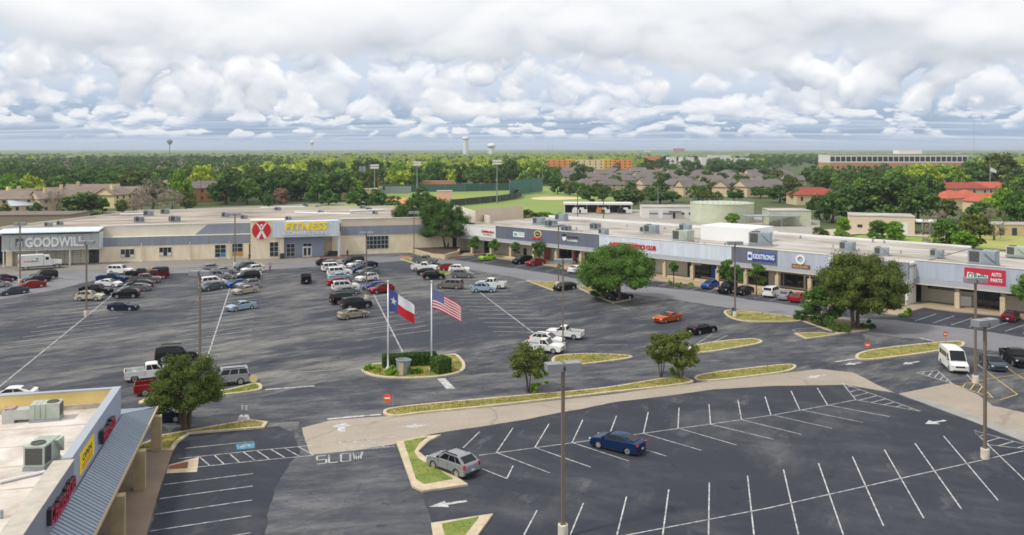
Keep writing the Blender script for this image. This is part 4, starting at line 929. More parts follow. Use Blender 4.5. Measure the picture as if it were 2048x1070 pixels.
# thrift store canopy and wall
tg = -3.6
xg0, xg1 = FB.x(3, tg), FB.x(198, tg)
bx('thrift_wall', m_cream, bb, FB.x(20), xm, .0, .3, 0, 5.5)
bx('thrift_pillar', m_tan, bb, FB.x(12, -1), FB.x(25, -1), -1.2, -.2, 0, 4)
n = 12
for i in range(n):
    s, e = xg0 + (xg1 - xg0) * i / n, xg0 + (xg1 - xg0) * (i + 1) / n
    bx('fascia_panel', mat('pale_metal_panel', hex3('#b9bdb9'), .5, .2, col2=hex3('#a6aba8'), vscale=.4), bb, s + .03, e - .03, tg - .05 - .015 * (i % 2), tg + .15, 3.55, 6.75)
bx('fascia_side', m_ltgrey, bb, xg1, xg1 + .15, tg, 0, 3.4, 6.9)
bx('fascia_sill', m_white, bb, xg0, xg1 + .1, tg - .12, tg + .2, 3.42, 3.54)
b = MB(); b.face([(xg0 - 1.2, tg - .9, 7.35), (xg1, tg - .9, 7.35), (xg1, 2.2, 7.75), (xg0 - 1.2, 2.2, 7.75)][::1]); b.face([(xg0 - 1.2, tg - .9, 7.2), (xg0 - 1.2, 2.2, 7.6), (xg1, 2.2, 7.6), (xg1, tg - .9, 7.2)]); b.face([(xg0 - 1.2, tg - .9, 7.2), (xg1, tg - .9, 7.2), (xg1, tg - .9, 7.35), (xg0 - 1.2, tg - .9, 7.35)]); b.face([(xg1, tg - .9, 7.2), (xg1, 2.2, 7.6), (xg1, 2.2, 7.75), (xg1, tg - .9, 7.35)]); b.build('canopy_roof', m_ltgrey, bb)
bx('canopy_soffit', m_dframe, bb, xg0, xg1 - 1.5, tg + .16, .0, 6.85, 7.1)
for u in (6, 73, 139): xx = FB.x(u, tg); bx('canopy_post', m_white, bb, xx - .12, xx + .12, tg - .05 + .3, tg + .5, 0, 3.5)
a, c = FB.wl(178, 500, 0), FB.wl(198, 526, 0); window(bb, a[0], c[0], 0, a[1], -.02, 2, 2, m_dframe, name='store_door')
for i in range(5):
    xx = FB.x(95) + i * (FB.x(178) - FB.x(95)) / 5; bx('wall_joint', m_dframe, bb, xx, xx + .05, -.02, .02, 0, 3.4)
c0, c1 = FB.wl(50.5, 477, tg), FB.wl(168, 494, tg); c2 = FB.wl(109, 484.5, tg)
text('GOODWILL', m_swhite, bb, ((c0[0] + c1[0]) / 2, tg - .2, c2[1]), 1.95, width=(c1[0] - c0[0]), bold=.11, ext=.16)
c0, c1 = FB.wl(31.5, 477.5, tg), FB.wl(46.5, 494.5, tg); lg = bx('square_emblem', mat('emblem_dark', hex3('#4d5560'), .5), bb, c0[0], c1[0], tg - .2, tg - .06, c1[1], c0[1])
ex, ez, es = c0[0], c1[1], (c1[0] - c0[0])
b = MB()
for q in ([(.05, .05), (.95, .05), (.95, .16), (.05, .16)], [(.12, .62), (.40, .86), (.50, .80), (.22, .55)], [(.15, .34), (.5, .30), (.52, .42), (.15, .46)], [(.45, .3), (.55, .3), (.55, .95), (.45, .95)], [(.8, .2), (.92, .2), (.92, .9), (.8, .9)]): b.face([(ex + x * es, tg - .215, ez + z * es) for x, z in q])
b.build('emblem_mark', m_swhite, lg)
# roofs
RZ = 6.6
b = MB(); rb = [FB.gl(150, 429, RZ), FB.gl(300, 424, RZ), FB.gl(770, 412, RZ), FB.gl(1000, 425, RZ)]
b.prism([(xm - 26, 2.6), (xg, 2.6), (xg, 3.1), (xr0, 3.1), (xr0, .6), (xr_end + 8, .6), (xr_end + 10, 62), (xm - 2, 62), (xm - 22, 20)], RZ - .4, RZ); b.build('roof', m_roofb, bb)
bx('rear_parapet', m_cream, bb, xm - 2, xr_end + 10, 62, 62.4, 0, RZ + .7)
bx('side_wall', m_cream, bb, xr_end + 9.6, xr_end + 10, 2, 62, 0, 8.2)
b = MB(); b.prism([(xm - 26.3, 2.6), (xm - 26, 2.6), (xm - 22, 20), (xm - 2, 62), (xm - 2.4, 62), (xm - 22.4, 20)], 0, RZ + .5); b.build('left_wall', m_cream, bb)
for (u0, v0, u1, v1) in ((240, 431, 300, 429), (520, 417, 610, 415), (590, 427, 700, 430), (700, 424, 770, 421)):
    a, c = FB.gl(u0, v0, RZ), FB.gl(u1, v1, RZ); b = MB().tube((a[0], a[1], RZ + .25), (c[0], c[1], RZ + .25), .28, seg=6); b.build('roof_pipe', m_white, bb)
NAMES = ['farthest left', 'second from left', 'third from left', 'fourth from left', 'fifth from left', 'sixth from left', 'seventh from left', 'eighth from left', 'ninth from left', 'tenth from left', 'eleventh from left', 'twelfth from left', 'thirteenth from left', 'fourteenth from left', 'fifteenth from left']
for i, (u, v, s) in enumerate([(97, 453, 1.0), (120, 450, .9), (278, 444, 1.3), (297, 432, 1.5), (330, 428, 1.4), (349, 444, 1.5), (451, 434, 1.2), (488, 438, 1.0), (555, 421, 1.0), (577, 440, .9), (611, 413, .9), (636, 418, 1.0), (642, 428, 1.0), (725, 417, .9), (737, 421, .9), (750, 428, .9)]):
    s *= .66; p = P(u, v, RZ); hvac(p, R15 + (i % 3) * .2, 'rooftop unit on the rear store block, ' + (NAMES[i] if i < 15 else 'farthest right'), 'grey', (s, s, s))

# ------------------------------------------------------------------ strip of shops
ps = P(945, 507); SA = math.radians(-43.2); FS = Frame((ps.x, ps.y), SA)
st = empty('strip_mall', (ps.x, ps.y, 0), SA, 'long low row of shops with grey fascias and white roof', 'building')
SX = lambda u, t=0.0: FS.x(u, t)
sx0, sx1 = SX(915), SX(1818); ZF0, ZF1 = 4.15, 7.05; WT = 3.0
segs = [(sx0, SX(993), m_white, 6.75), (SX(993), SX(1199.5), m_dkgrey, 7.15), (SX(1199.5), SX(1464.5), m_ltgrey, 7.05), (SX(1464.5), SX(1556), m_dkgrey, 7.1), (SX(1556), SX(1657), m_bluegrey, 7.05), (SX(1657), SX(1735), m_ltgrey, 6.85), (SX(1735), sx1, m_greyband, 6.9)]
for i, (a, c, m_, zt) in enumerate(segs):
    k_ = max(1, round((c - a) / 4.9)); w_k = (c - a - .04) / k_
    fo_ = bx('fascia', m_, st, a + .02, c - .02, -.22 - .04 * (i % 2), .25, ZF0, zt)
    for j in range(k_): bx('fascia_panel', m_, fo_, a + .02 + j * w_k + .02, a + .02 + (j + 1) * w_k - .02, -.25 - .04 * (i % 2) - .004 * (j % 2), -.22 - .04 * (i % 2), ZF0 + .002, zt - .002)
    bx('fascia_cap', m_canopy, st, a + .02, c - .02, -.32 - .04 * (i % 2), .32, zt, zt + .1)
b = MB()
for y0, z0, y1, z1 in ((-1.0, 3.72, -.3, 4.3),): b.face([(sx0, y0, z0), (sx1, y0, z0), (sx1, y1, z1), (sx0, y1, z1)]); b.face([(sx0, y0, z0), (sx0, y1, z1), (sx0, y1, z0)]); b.face([(sx1, y0, z0), (sx1, y1, z0), (sx1, y1, z1)])
b.build('metal_skirt_roof', m_skirt, st)
bx('canopy_edge', m_canopy, st, sx0, sx1, -1.03, -.85, 3.55, 3.71)
bx('canopy_soffit', m_canopy, st, sx0, sx1, -.84, WT, 3.58, 3.70)
bx('shop_wall', m_cream, st, sx0, sx1, WT, WT + .3, 0, 6.5)
bx('end_wall', m_cream, st, sx0 - .3, sx0, .0, 33, 0, 6.6)
bx('roof', m_roofw, st, sx0, sx1, .3, 34, 6.1, 6.45)
bx('rear_parapet', m_white, st, sx0, SX(1590, 34) - 4, 34, 34.3, 0, 7.0); bx('rear_wall', m_white, st, SX(1590, 34) - 4, sx1, 34, 34.3, 0, 6.75)
for u in (945, 983, 1022, 1068, 1113, 1162, 1330, 1385, 1436, 1492, 1555, 1620, 1690, 1760):
    xx = SX(u, -.55); b = MB(); b.box(xx - .32, xx + .32, -.9, -.3, 0, 2.75); b.box(xx - .10, xx + .10, -.7, -.5, 2.75, 3.56); b.build('column', m_column, st)
for u0, u1 in ((996, 1066), (1072, 1110), (1335, 1383), (1390, 1434), (1440, 1490), (1496, 1552), (1560, 1616)):
    bx('planter_wall', m_column, st, SX(u0, -.9), SX(u1, -.9), -1.05, -.92 + .1, 0, .55)
def shop(u0, u1, v0, v1, nc, nr, fm=None, pm=None, name='shop_window'):
    a, c = FS.wl(u0, v0, WT), FS.wl(u1, v1, WT); return window(st, a[0], c[0], max(.02, c[1]), min(a[1], 3.55), WT - .06, nc, nr, fm or m_dframe, pane_m=pm, name=name)
m_pred = mat('poster_red', hex3('#a8433c'), .6); m_pgreen = mat('poster_green', hex3('#5da23a'), .6); m_pbl = mat('poster_blue', hex3('#2a56b4'), .6); m_curtain = mat('pale_blind', hex3('#b9c3c6'), .7)
shop(969, 982, 480, 507, 1, 1, name='shop_door'); shop(1047.5, 1053.5, 496, 516, 1, 1); shop(1089, 1101, 494, 519, 1, 1, pm={(0, 0): m_pred}); shop(1103, 1113, 495, 519, 1, 1, pm={(0, 0): m_curtain})
shop(1119, 1144, 497, 519, 3, 1, pm={(0, 0): m_store}); shop(1147, 1151, 500, 522, 1, 1, pm={(0, 0): m_pred}); shop(1152, 1161, 500, 528, 1, 1, name='shop_door'); shop(1170, 1240, 505, 530, 6, 1); shop(1256, 1310, 511, 540, 5, 1)
shop(1375.5, 1382.5, 524, 553, 1, 1); shop(1390, 1402, 530, 562, 1, 1, name='shop_door'); shop(1403, 1432, 528, 556, 3, 1, pm={(2, 0): m_pbl}); shop(1440, 1487, 534, 563, 4, 1, pm={(3, 0): m_pgreen}); shop(1497, 1518, 540, 568, 2, 1); shop(1519, 1537, 541, 575, 1, 1, name='shop_door'); shop(1562, 1607, 546, 576, 4, 1); shop(1612, 1660, 553, 584, 4, 1); shop(1670, 1800, 560, 594, 9, 1)
b = MB()
for i in range(9): xx = SX(1538.5, WT) + i * .33; b.box(xx, xx + .26, WT - .08, WT - .01, 0, 3.5)
b.build('ribbed_panel', m_cream, st)
# signs on the strip
YF = -.3
def sl(u, v): return FS.wl(u, v, YF)
a, c = sl(963.5, 460), sl(988, 466.5); strokes_row(9, m_red, st, a[0], c[0], c[1], a[1], YF, 3); a, c = sl(967, 467.5), sl(985, 470.5); strokes_row(7, m_red, st, a[0], c[0], c[1], a[1], YF, 5)
a, c = sl(1027, 463), sl(1049, 475); o = bx('sign_panel', m_swhite, st, a[0], c[0], YF - .12, YF, c[1], a[1]); bx('green_square', mat('sign_mint', hex3('#49b294'), .5), o, a[0] + .25, a[0] + .25 + (c[0] - a[0]) * .28, YF - .14, YF - .12, c[1] + .25, a[1] - .25)
for k in (0, 1): bx('sign_text_line', mat('sign_grey_text', hex3('#9aa5a6'), .6), o, a[0] + (c[0] - a[0]) * .42, c[0] - .25, YF - .135, YF - .12, c[1] + .42 + k * .42, c[1] + .58 + k * .42)
a = sl(1076, 468); b = MB(); Mo = Matrix.Translation((a[0], YF, a[1])) @ Matrix.Rotation(math.radians(90), 4, 'X') @ Matrix.Scale(1.35, 4, (1, 0, 0))
b.lathe([(.80, 0), (.80, .14), (0.01, .14)], 28, Mo); o = b.build('oval_sign', mat('sign_cream', hex3('#e6dba6'), .5), st); b = MB(); b.lathe([(.64, .14), (.64, .16), (0.01, .16)], 28, Mo); b.build('oval_inner', mat('sign_olive', hex3('#4c3f1c'), .5), o)
strokes_row(5, mat('sign_gold', hex3('#d8c26a'), .5), o, a[0] - .6, a[0] + .6, a[1] - .15, a[1] + .2, YF - .165, 11, d=.02)
a, c = sl(1064.5, 474.5), sl(1086, 478.5); bx('red_sign_bar', m_red, st, a[0], c[0], YF - .14, YF, c[1] - .1, a[1] - .1)
a, c = sl(1133, 471), sl(1158, 477); strokes_row(8, mat('sign_brown', hex3('#5e4a43'), .5), st, a[0], c[0], c[1], a[1], YF, 21); a, c = sl(1135, 478.5), sl(1156, 484); strokes_row(6, m_swhite, st, a[0], c[0], c[1], a[1], YF, 22)
a = sl(1129, 476); b = MB(); b.lathe([(.55, 0), (.55, .12), (.01, .12)], 16, Matrix.Translation((a[0], YF, a[1])) @ Matrix.Rotation(math.radians(90), 4, 'X')); b.build('round_emblem', m_swhite, st); bx('emblem_cap', m_blk, st, a[0] - .5, a[0] + .35, YF - .14, YF, a[1] + .3, a[1] + .85)
a, c = sl(1218, 485.5), sl(1312, 500); z_ = (sl(1218, 488)[1] + sl(1312, 497)[1]) / 2
text('AUSTIN GYMNASTICS CLUB', m_red, st, ((a[0] + c[0]) / 2, YF - .08, z_), .82, width=(c[0] - a[0]), bold=.04)
a, c = sl(1505, 507), sl(1551, 522); zc0 = sl(1528, 514.5)[1]; zc1 = 1.35
bx('sign_panel', m_navy, st, a[0], c[0], YF - .12, YF, zc0 - zc1 / 2, zc0 + zc1 / 2); a2 = sl(1496, 511); bx('emblem_panel', m_swhite, st, a2[0], a[0] - .03, YF - .14, YF, zc0 - zc1 / 2 - .05, zc0 + zc1 / 2 + .05)
b = MB(); rr_ = .34; b.lathe([(rr_, 0), (rr_, .03), (.01, .03)], 20, Matrix.Translation(((a2[0] + a[0]) / 2, YF - .145, zc0)) @ Matrix.Rotation(math.radians(90), 4, 'X')); b.build('emblem_disc', m_navy, st)
text('KIDSTRONG', m_swhite, st, ((a[0] + c[0]) / 2, YF - .16, zc0), .85, width=(c[0] - a[0]) * .93, bold=.03, ext=.04)
a = sl(1601, 519); b = MB(); b.lathe([(.85, 0), (.85, .14), (.5, .14), (.5, 0)], 24, Matrix.Translation((a[0], YF, a[1])) @ Matrix.Rotation(math.radians(90), 4, 'X')); b.build('ring_sign', m_swhite, st)
a, c = sl(1584, 529), sl(1620, 537); zc0 = sl(1602, 533)[1]; bx('sign_panel', mat('sign_rust', hex3('#7b4a2f'), .5), st, a[0], c[0], YF - .12, YF, zc0 - .35, zc0 + .35); strokes_row(11, mat('sign_pale_gold', hex3('#c9b48a'), .5), st, a[0] + .2, c[0] - .2, zc0 - .18, zc0 + .18, YF - .125, 31, d=.02)
a, c = sl(1660, 517), sl(1678, 521); strokes_row(9, m_swhite, st, a[0], c[0], sl(1669, 521)[1], sl(1669, 518)[1], YF, 41)
# blocks on the strip roof
a, c = FS.gl(1420, 478, 6.45), FS.gl(1545, 490, 6.45)
bx('roof_screen_block', m_swhite, st, a[0] - 1, a[0] + 11, a[1] - 2, a[1] + 6, 6.4, 9.4)
a = FS.gl(955, 462, 6.4); bx('tall_end_block', m_pinkish, st, sx0 - 3, SX(1010, 20), 9, 27, 0, 9.8)
for i, (u, v, s, rz) in enumerate([(1078, 449, 1.1, .2), (1102, 454, 1.0, 1.2), (1123, 442, 1.2, .1), (1132, 463, .8, 1.5), (1190, 459, .9, 1.5), (1207, 469, .8, 0), (1303, 467, 1.2, .2), (1288, 464, .7, .4), (1371, 463, 1.0, .1), (1366, 484, 1.5, 0), (1521, 491, 1.6, .3), (1695, 501, 1.0, 0), (1763, 511, .9, .2), (1874, 514, .8, 0)]):
    p = P(u, v, 6.45); hvac((p.x, p.y, 6.45), SA + rz, 'rooftop unit on the shop strip roof, ' + (NAMES[i] if i < 13 else 'farthest right'), 'green' if i == 9 else 'grey', (s, s, s * 1.05))

rv = random.Random(3)
for i in range(26):
    x_, y_ = rv.uniform(sx0 + 4, sx1 - 3), rv.uniform(3, 31); h_ = rv.uniform(.3, .8); MB().tube((x_, y_, 6.45), (x_, y_, 6.45 + h_), rv.uniform(.09, .2), seg=8).build('vent_pipe', m_metal, st)
for i in range(1, 9):
    y_ = .3 + i * 3.7; bx('membrane_seam', mat('seam_grey', hex3('#a39c93'), .9, var=.15, vscale=.5), st, sx0 + .3, sx1 - .3, y_ - .06, y_ + .06, 6.45, 6.475)
# ------------------------------------------------------------------ auto parts store
TO = 3.6
po = FS.world(SX(1818), TO); FO = Frame((po.x, po.y), SA)
au = empty('auto_parts_store', (po.x, po.y, 0), SA, 'pale grey auto parts store with red sign at the right edge', 'building')
OX = lambda u, t=0.0: FO.x(u, t)
bx('end_pier', m_white, au, -.6, OX(1830), -3.5, .3, 0, 6.7)
ox0, ox1 = OX(1830) + .02, OX(1830) + 42
bx('fascia', m_bluegrey, au, ox0, ox1, -.25, .25, 4.1, 6.95); bx('fascia_cap', m_canopy, au, ox0, ox1, -.33, .33, 6.95, 7.05)
b = MB(); b.face([(ox0, -1.3, 3.5), (ox1, -1.3, 3.5), (ox1, -.3, 4.2), (ox0, -.3, 4.2)]); b.build('metal_skirt_roof', m_skirt, au)
bx('canopy_edge', m_canopy, au, ox0, ox1, -1.36, -1.15, 3.3, 3.49); bx('canopy_soffit', m_canopy, au, ox0, ox1, -1.14, 3, 3.34, 3.48)
bx('store_wall', m_cream, au, ox0, ox1, 3.0, 3.3, 0, 6.0); bx('roof', m_roofw, au, ox0, ox1, .3, 30, 6.0, 6.3)
for u in (1915, 2006, 2100): xx = OX(u, -.8); b = MB(); b.box(xx - .36, xx + .36, -1.1, -.45, 0, 2.6); b.box(xx - .1, xx + .1, -.85, -.65, 2.6, 3.32); b.build('column', m_column, au)
for u0, u1, v0, v1, nc, nr, nm in ((1856, 1909, 571, 582, 3, 1, 'strip_window'), (1920, 1950, 577, 585, 2, 1, 'strip_window'), (1954, 2001, 581, 622, 4, 2, 'entrance_glazing'), (2013, 2045, 586, 594, 2, 1, 'strip_window')):
    a, c = FO.wl(u0, v0, 3.0), FO.wl(u1, v1, 3.0); window(au, a[0], c[0], max(.02, c[1]), a[1], 2.95, nc, nr, m_dframe, name=nm)
a = FO.wl(1921, 594, 2.0); bx('ice_chest', m_white, au, a[0], a[0] + 1.6, 1.9, 2.7, .1, 1.7)
a, c = FO.wl(1929, 533, -.3), FO.wl(2011, 571, -.3); zc0 = 5.35
o = bx('sign_panel', m_crim, au, a[0], c[0], -.42, -.26, zc0 - 1.32, zc0 + 1.22)
w_ = c[0] - a[0]
b = MB(); b.xz([(a[0] + w_ * .06, zc0 - .5), (a[0] + w_ * .57, zc0 - .62), (a[0] + w_ * .59, zc0 + .2), (a[0] + w_ * .3, zc0 + .45), (a[0] + w_ * .08, zc0 + .55)], -.46, -.425); b.build('white_script_back', m_swhite, o)
text("O'Reilly", m_grn, o, (a[0] + w_ * .325, -.49, zc0 + .0), .85, width=w_ * .46, bold=.025, ext=.02); text('AUTO', m_swhite, o, (a[0] + w_ * .79, -.46, zc0 + .45), .55, width=w_ * .24, bold=.02, ext=.03); text('PARTS', m_swhite, o, (a[0] + w_ * .79, -.46, zc0 - .42), .55, width=w_ * .28, bold=.02, ext=.03)
for u, v, s, lab, k in ((1967, 531, 1.6, 'big pale rooftop unit behind the red auto parts sign', 'grey'), (2034, 514, 1.2, 'tall rooftop unit at the right edge of auto parts roof', 'green')):
    p = P(u, v, 6.44); hvac((p.x, p.y, 6.44), SA, lab, k, (s, s, s))

# ------------------------------------------------------------------ near shop at the lower left
pc = P(313, 903); RN = R15
fo = Vector((pc.x, pc.y)) ; FN = Frame((fo.x, fo.y), RN)       # local x to the right, y away; column line at x = 0
ns = empty('near_shop_building', (fo.x, fo.y, 0), RN, 'flat-roofed shop with blue grey fascia and metal awning at lower left', 'building')
xf_ = -2.0; yN, yF, ZP, ZR = -34, -4.2, 6.6, 5.25; ZJ, ZE, XE, YE = 4.5, 3.3, -.15, 1.5      # awning: height at the fascia, at the eave, eave line, far end
bx('front_wall', mat('shop_front_wall', hex3('#8a8178'), .85, var=.08, vscale=.4), ns, xf_ - 1.8, xf_ - 1.5, yN, yF - .4, 0, 4.4)
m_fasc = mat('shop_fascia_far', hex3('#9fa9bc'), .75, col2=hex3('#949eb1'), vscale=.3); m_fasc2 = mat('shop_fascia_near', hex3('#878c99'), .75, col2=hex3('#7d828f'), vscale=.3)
ysp = -19.9
m_cap = mat('cap_grey', hex3('#a7adb6'), .6, .2); m_capst = mat('cap_stone', hex3('#b8b0a4'), .9, var=.15, vscale=1.2)
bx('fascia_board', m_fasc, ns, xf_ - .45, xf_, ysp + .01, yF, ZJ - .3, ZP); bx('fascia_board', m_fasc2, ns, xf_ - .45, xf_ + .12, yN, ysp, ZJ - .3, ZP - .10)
bx('parapet_cap', m_cap, ns, xf_ - .55, xf_ + .03, ysp + .01, yF + .05, ZP, ZP + .07); bx('parapet_cap', m_capst, ns, xf_ - 1.0, xf_ + .14, yN, ysp, ZP - .10, ZP - .03)
bx('parapet_shoulder', m_capst, ns, xf_ - 1.0, xf_ - .46, yN, ysp, ZR, ZP - .105)
bx('roof', mat('shop_roof', hex3('#d8d1c8'), .9, col2=hex3('#a5968a'), vscale=.35, detail=10, lo=.40, hi=.74), ns, -40, xf_ - .46, yN, yF - .35, ZR - .4, ZR)
m_yp = mat('yellow_parapet', hex3('#ead28c'), .9, col2=hex3('#dfc680'), vscale=.5)
bx('rear_parapet', m_yp, ns, -40, xf_ - .46, yF - .30, yF, 0, ZP - .02); bx('rear_cap', m_cap, ns, -40, xf_ - .56, yF - .38, yF + .06, ZP - .02, ZP + .05)
bx('roof_flashing', mat('flashing', hex3('#d3c9b8'), .9, col2=hex3('#9c8a74'), vscale=1, detail=7), ns, -40, xf_ - .46, yF - .50, yF - .305, ZR, ZR + .36)
bx('roof_side_wall', m_tan, ns, -40, -39.8, yN, yF, 0, ZR)
# awning: one standing-seam pan after another; the far end turns the corner with a hip
dxa, dza = xf_ + .125 - XE, ZJ - ZE; pw = .42
pan = MB(); c_ = [(0, 0, 0), (0, pw - .05, 0), (dxa, pw - .05, dza), (dxa, 0, dza)]
pan.face(c_); pan.face([(x, y_, z - .04) for x, y_, z in c_[::-1]]); pan.face([(0, 0, -.04), (0, pw - .05, -.04), (0, pw - .05, 0), (0, 0, 0)])
y0 = pw - .05
pan.face([(0, y0, 0), (dxa, y0, dza), (dxa, y0, dza + .055), (0, y0, .055)][::-1]); pan.face([(0, y0, .055), (0, y0 + .05, .055), (dxa, y0 + .05, dza + .055), (dxa, y0, dza + .055)]); pan.face([(0, y0 + .05, 0), (dxa, y0 + .05, dza), (dxa, y0 + .05, dza + .055), (0, y0 + .05, .055)])
m_awn = mat('awning_metal', hex3('#8f9aa9'), .45, .35, var=.06, vscale=.8, objrand=.05)
pm_ = pan.mesh('awning_pan', m_awn)
y = YE - pw
while y > -30:
    o = link('awning_pan', pm_, ns); o.location = (XE, y, ZE)
    k = max(0.0, (y + pw - yF) / (YE - yF))
    if k > 0: o.scale = (max(.02, 1 - k), 1, max(.02, 1 - k))
    y -= pw
b = MB(); b.face([(XE, YE, ZE), (-12, YE, ZE), (-12, yF, ZJ), (xf_, yF, ZJ)]); b.build('awning_return', m_awn, ns)
bx('awning_gutter', mat('gutter_tan', hex3('#b7a487'), .7), ns, XE - .02, XE + .10, -30, YE, ZE - .14, ZE + .03)
bx('awning_soffit', m_canopy, ns, xf_ - 1.5, XE - .03, -30, yF, 3.14, 3.2)
for px_, py_ in ((313, 903), (282, 981), (243, 1082)):
    q = FN.gl(px_, py_); b = MB(); b.box(-.40, .38, q[1] - .3, q[1] + .35, 0, 2.95); b.build('column', mat('shop_column', hex3('#b3a17e'), .9, col2=hex3('#958565'), vscale=.8, detail=8, bump=.3, bscale=5), ns); bx('column_head', m_metal, ns, -.3, -.1, q[1] - .1, q[1] + .1, 2.95, 3.15)
# signs on the fascia, seen nearly edge on
def fl(u, v): # pixel -> along (y), height on fascia plane x = xf_
    d = Vector(((u - U0) / F, 1.0)); k = (xf_ + FN.o.dot(FN.e1)) / d.dot(FN.e1); p = d * k
    return ((p - FN.o).dot(FN.e2), HC - (v - V0) / F * k)
def fascia_letters(y0, y1, z0, z1, n, seed):
    rs = random.Random(seed); g = empty('channel_letters', (0, 0, 0)); g.parent = ns
    for i in range(n):
        a = y0 + (y1 - y0) * i / n; w = (y1 - y0) / n * .8; hh = (z1 - z0) * (1 if i == 0 else rs.uniform(.7, .95))
        k = rs.choice('OEHA'); b = MB(); t = w * .27; X0, X1 = xf_ + .1, xf_ + .36
        b.box(X0, X1, a, a + t, z0, z0 + hh); b.box(X0, X1, a + w - t, a + w, z0, z0 + hh * (1 if k != 'E' else .3))
        b.box(X0, X1, a + t, a + w - t, z0 + hh * .8, z0 + hh); b.box(X0, X1, a + t, a + w - t, z0 if k in 'OE' else z0 + hh * .4, z0 + hh * (.2 if k in 'OE' else .6))
        o = b.build('letter', m_blk, g)
        f_ = MB(); e = .372; f_.box(X1, xf_ + e, a, a + t, z0, z0 + hh); f_.box(X1, xf_ + e, a + w - t, a + w, z0, z0 + hh * (1 if k != 'E' else .3)); f_.box(X1, xf_ + e, a + t, a + w - t, z0 + hh * .8, z0 + hh); f_.box(X1, xf_ + e, a + t, a + w - t, z0 if k in 'OE' else z0 + hh * .4, z0 + hh * (.2 if k in 'OE' else .6)); f_.build('letter_face', mat('letter_crimson', hex3('#b01840'), .4), o)
a, c = fl(88, 1045), fl(140, 970); fascia_letters(a[0], c[0], 5.15, 6.0, 7, 4); bx('tagline_strip', mat('letter_crimson', (0, 0, 0)), ns, xf_ + .14, xf_ + .30, a[0] + (c[0] - a[0]) * .2, a[0] + (c[0] - a[0]) * .75, 4.85, 5.05)
a, c = fl(196, 900), fl(221, 850); fascia_letters(a[0], c[0], 4.95, 5.85, 6, 9)
a, c = fl(158, 930), fl(187, 866); y0, y1 = a[0], c[0]; bn = bx('open_banner', m_yel, ns, xf_ + .01, xf_ + .05, y0, y1, 4.85, 6.15)
text('OPEN', m_blk, bn, (xf_ + .06, (y0 + y1) / 2, 5.65), .42, rot=(math.pi / 2, 0, math.pi / 2), ext=.004, width=(y1 - y0) * .62, bold=.01)
for k in range(2): bx('banner_text_line', mat('banner_red', hex3('#b4512c'), .6), bn, xf_ + .05, xf_ + .056, y0 + (y1 - y0) * .15, y1 - (y1 - y0) * .15, 5.02 + k * .2, 5.11 + k * .2)
# roof machinery
for i in range(1, 8): y_ = yF - .5 - i * 3.9; bx('membrane_seam', mat('seam_tan', hex3('#b5a899'), .9, var=.2, vscale=.8), ns, -39, xf_ - 1.05, y_ - .05, y_ + .05, ZR, ZR + .018)
for x_, y_ in ((-5.2, -12.5), (-9.5, -17), (-4.4, -24.5)): MB().tube((x_, y_, ZR), (x_, y_, ZR + .45), .09, seg=8).build('vent_pipe', m_metal, ns)
a = FN.gl(80, 940, ZR); hvac(FN.world(a[0] - .1, a[1] + .9, ZR), RN + math.radians(78), 'pale green rooftop unit nearest on the near shop roof', 'green', (.84, .82, .98))
a = FN.gl(125, 835, ZR); r_ = hvac(FN.world(a[0] - 1.0, a[1] - .2, ZR), RN + math.pi, 'pale green rooftop unit with duct before the yellow parapet', 'green', (.78, .8, .82))
b = MB(); b.box(1.28, 2.6, -.6, .5, .3, 1.15); b.build('duct', mat('duct_metal', hex3('#b9bcb8'), .5, .3, var=.1, vscale=1), r_); b = MB(); b.xz([(2.6, 0), (3.6, 0), (3.6, 1.1), (2.9, 1.25), (2.6, 1.2)], -.6, .5); b.build('duct_elbow', mat('duct_metal', (0, 0, 0)), r_); bx('duct_cap', m_rust, r_, 2.6, 3.55, -.55, .45, 1.26, 1.31)
a, c = FN.gl(0, 968, ZR), FN.gl(90, 947, ZR); MB().tube((a[0], a[1], ZR + .12), (c[0], c[1], ZR + .12), .10, seg=8).build('roof_pipe', m_white, ns)
# ------------------------------------------------------------------ lamp posts
m_bronze = mat('bronze_pole', hex3('#7d6f63'), .55, .2, var=.08, vscale=1.5); m_head = mat('lamp_head', hex3('#8d8f95'), .5, .2)
m_lens = mat('lamp_lens', (.6, .6, .58), .3); m_cbase = mat('pole_base_concrete', hex3('#d9d5cc'), .9, col2=hex3('#b9a890'), vscale=1.5, detail=7)
def lamp_meshes():
    a = MB(); a.lathe([(.33, 0), (.33, .8), (.31, .84), (0.01, .84)], 16)
    p = MB(); p.box(-.10, .10, -.10, .10, .84, 10.9)
    h = MB()
    for s in (-1, 1): h.box(s * .62 - .52, s * .62 + .52, -.40, .40, 10.75, 11.25)
    h.box(-.12, .12, -.08, .08, 10.85, 11.1)
    l = MB()
    for s in (-1, 1): l.box(s * .62 - .42, s * .62 + .42, -.32, .32, 10.735, 10.752)
    pl = MB(); pl.box(-.19, .19, -.19, .19, .84, .90)
    return [('concrete_base', a.mesh('lamp_base', m_cbase)), ('pole', p.mesh('lamp_pole', m_bronze)), ('lamp_head', h.mesh('lamp_head', m_head)), ('lens', l.mesh('lamp_lens', m_lens)), ('base_plate', pl.mesh('lamp_plate', m_bronze))]
LM = lamp_meshes()
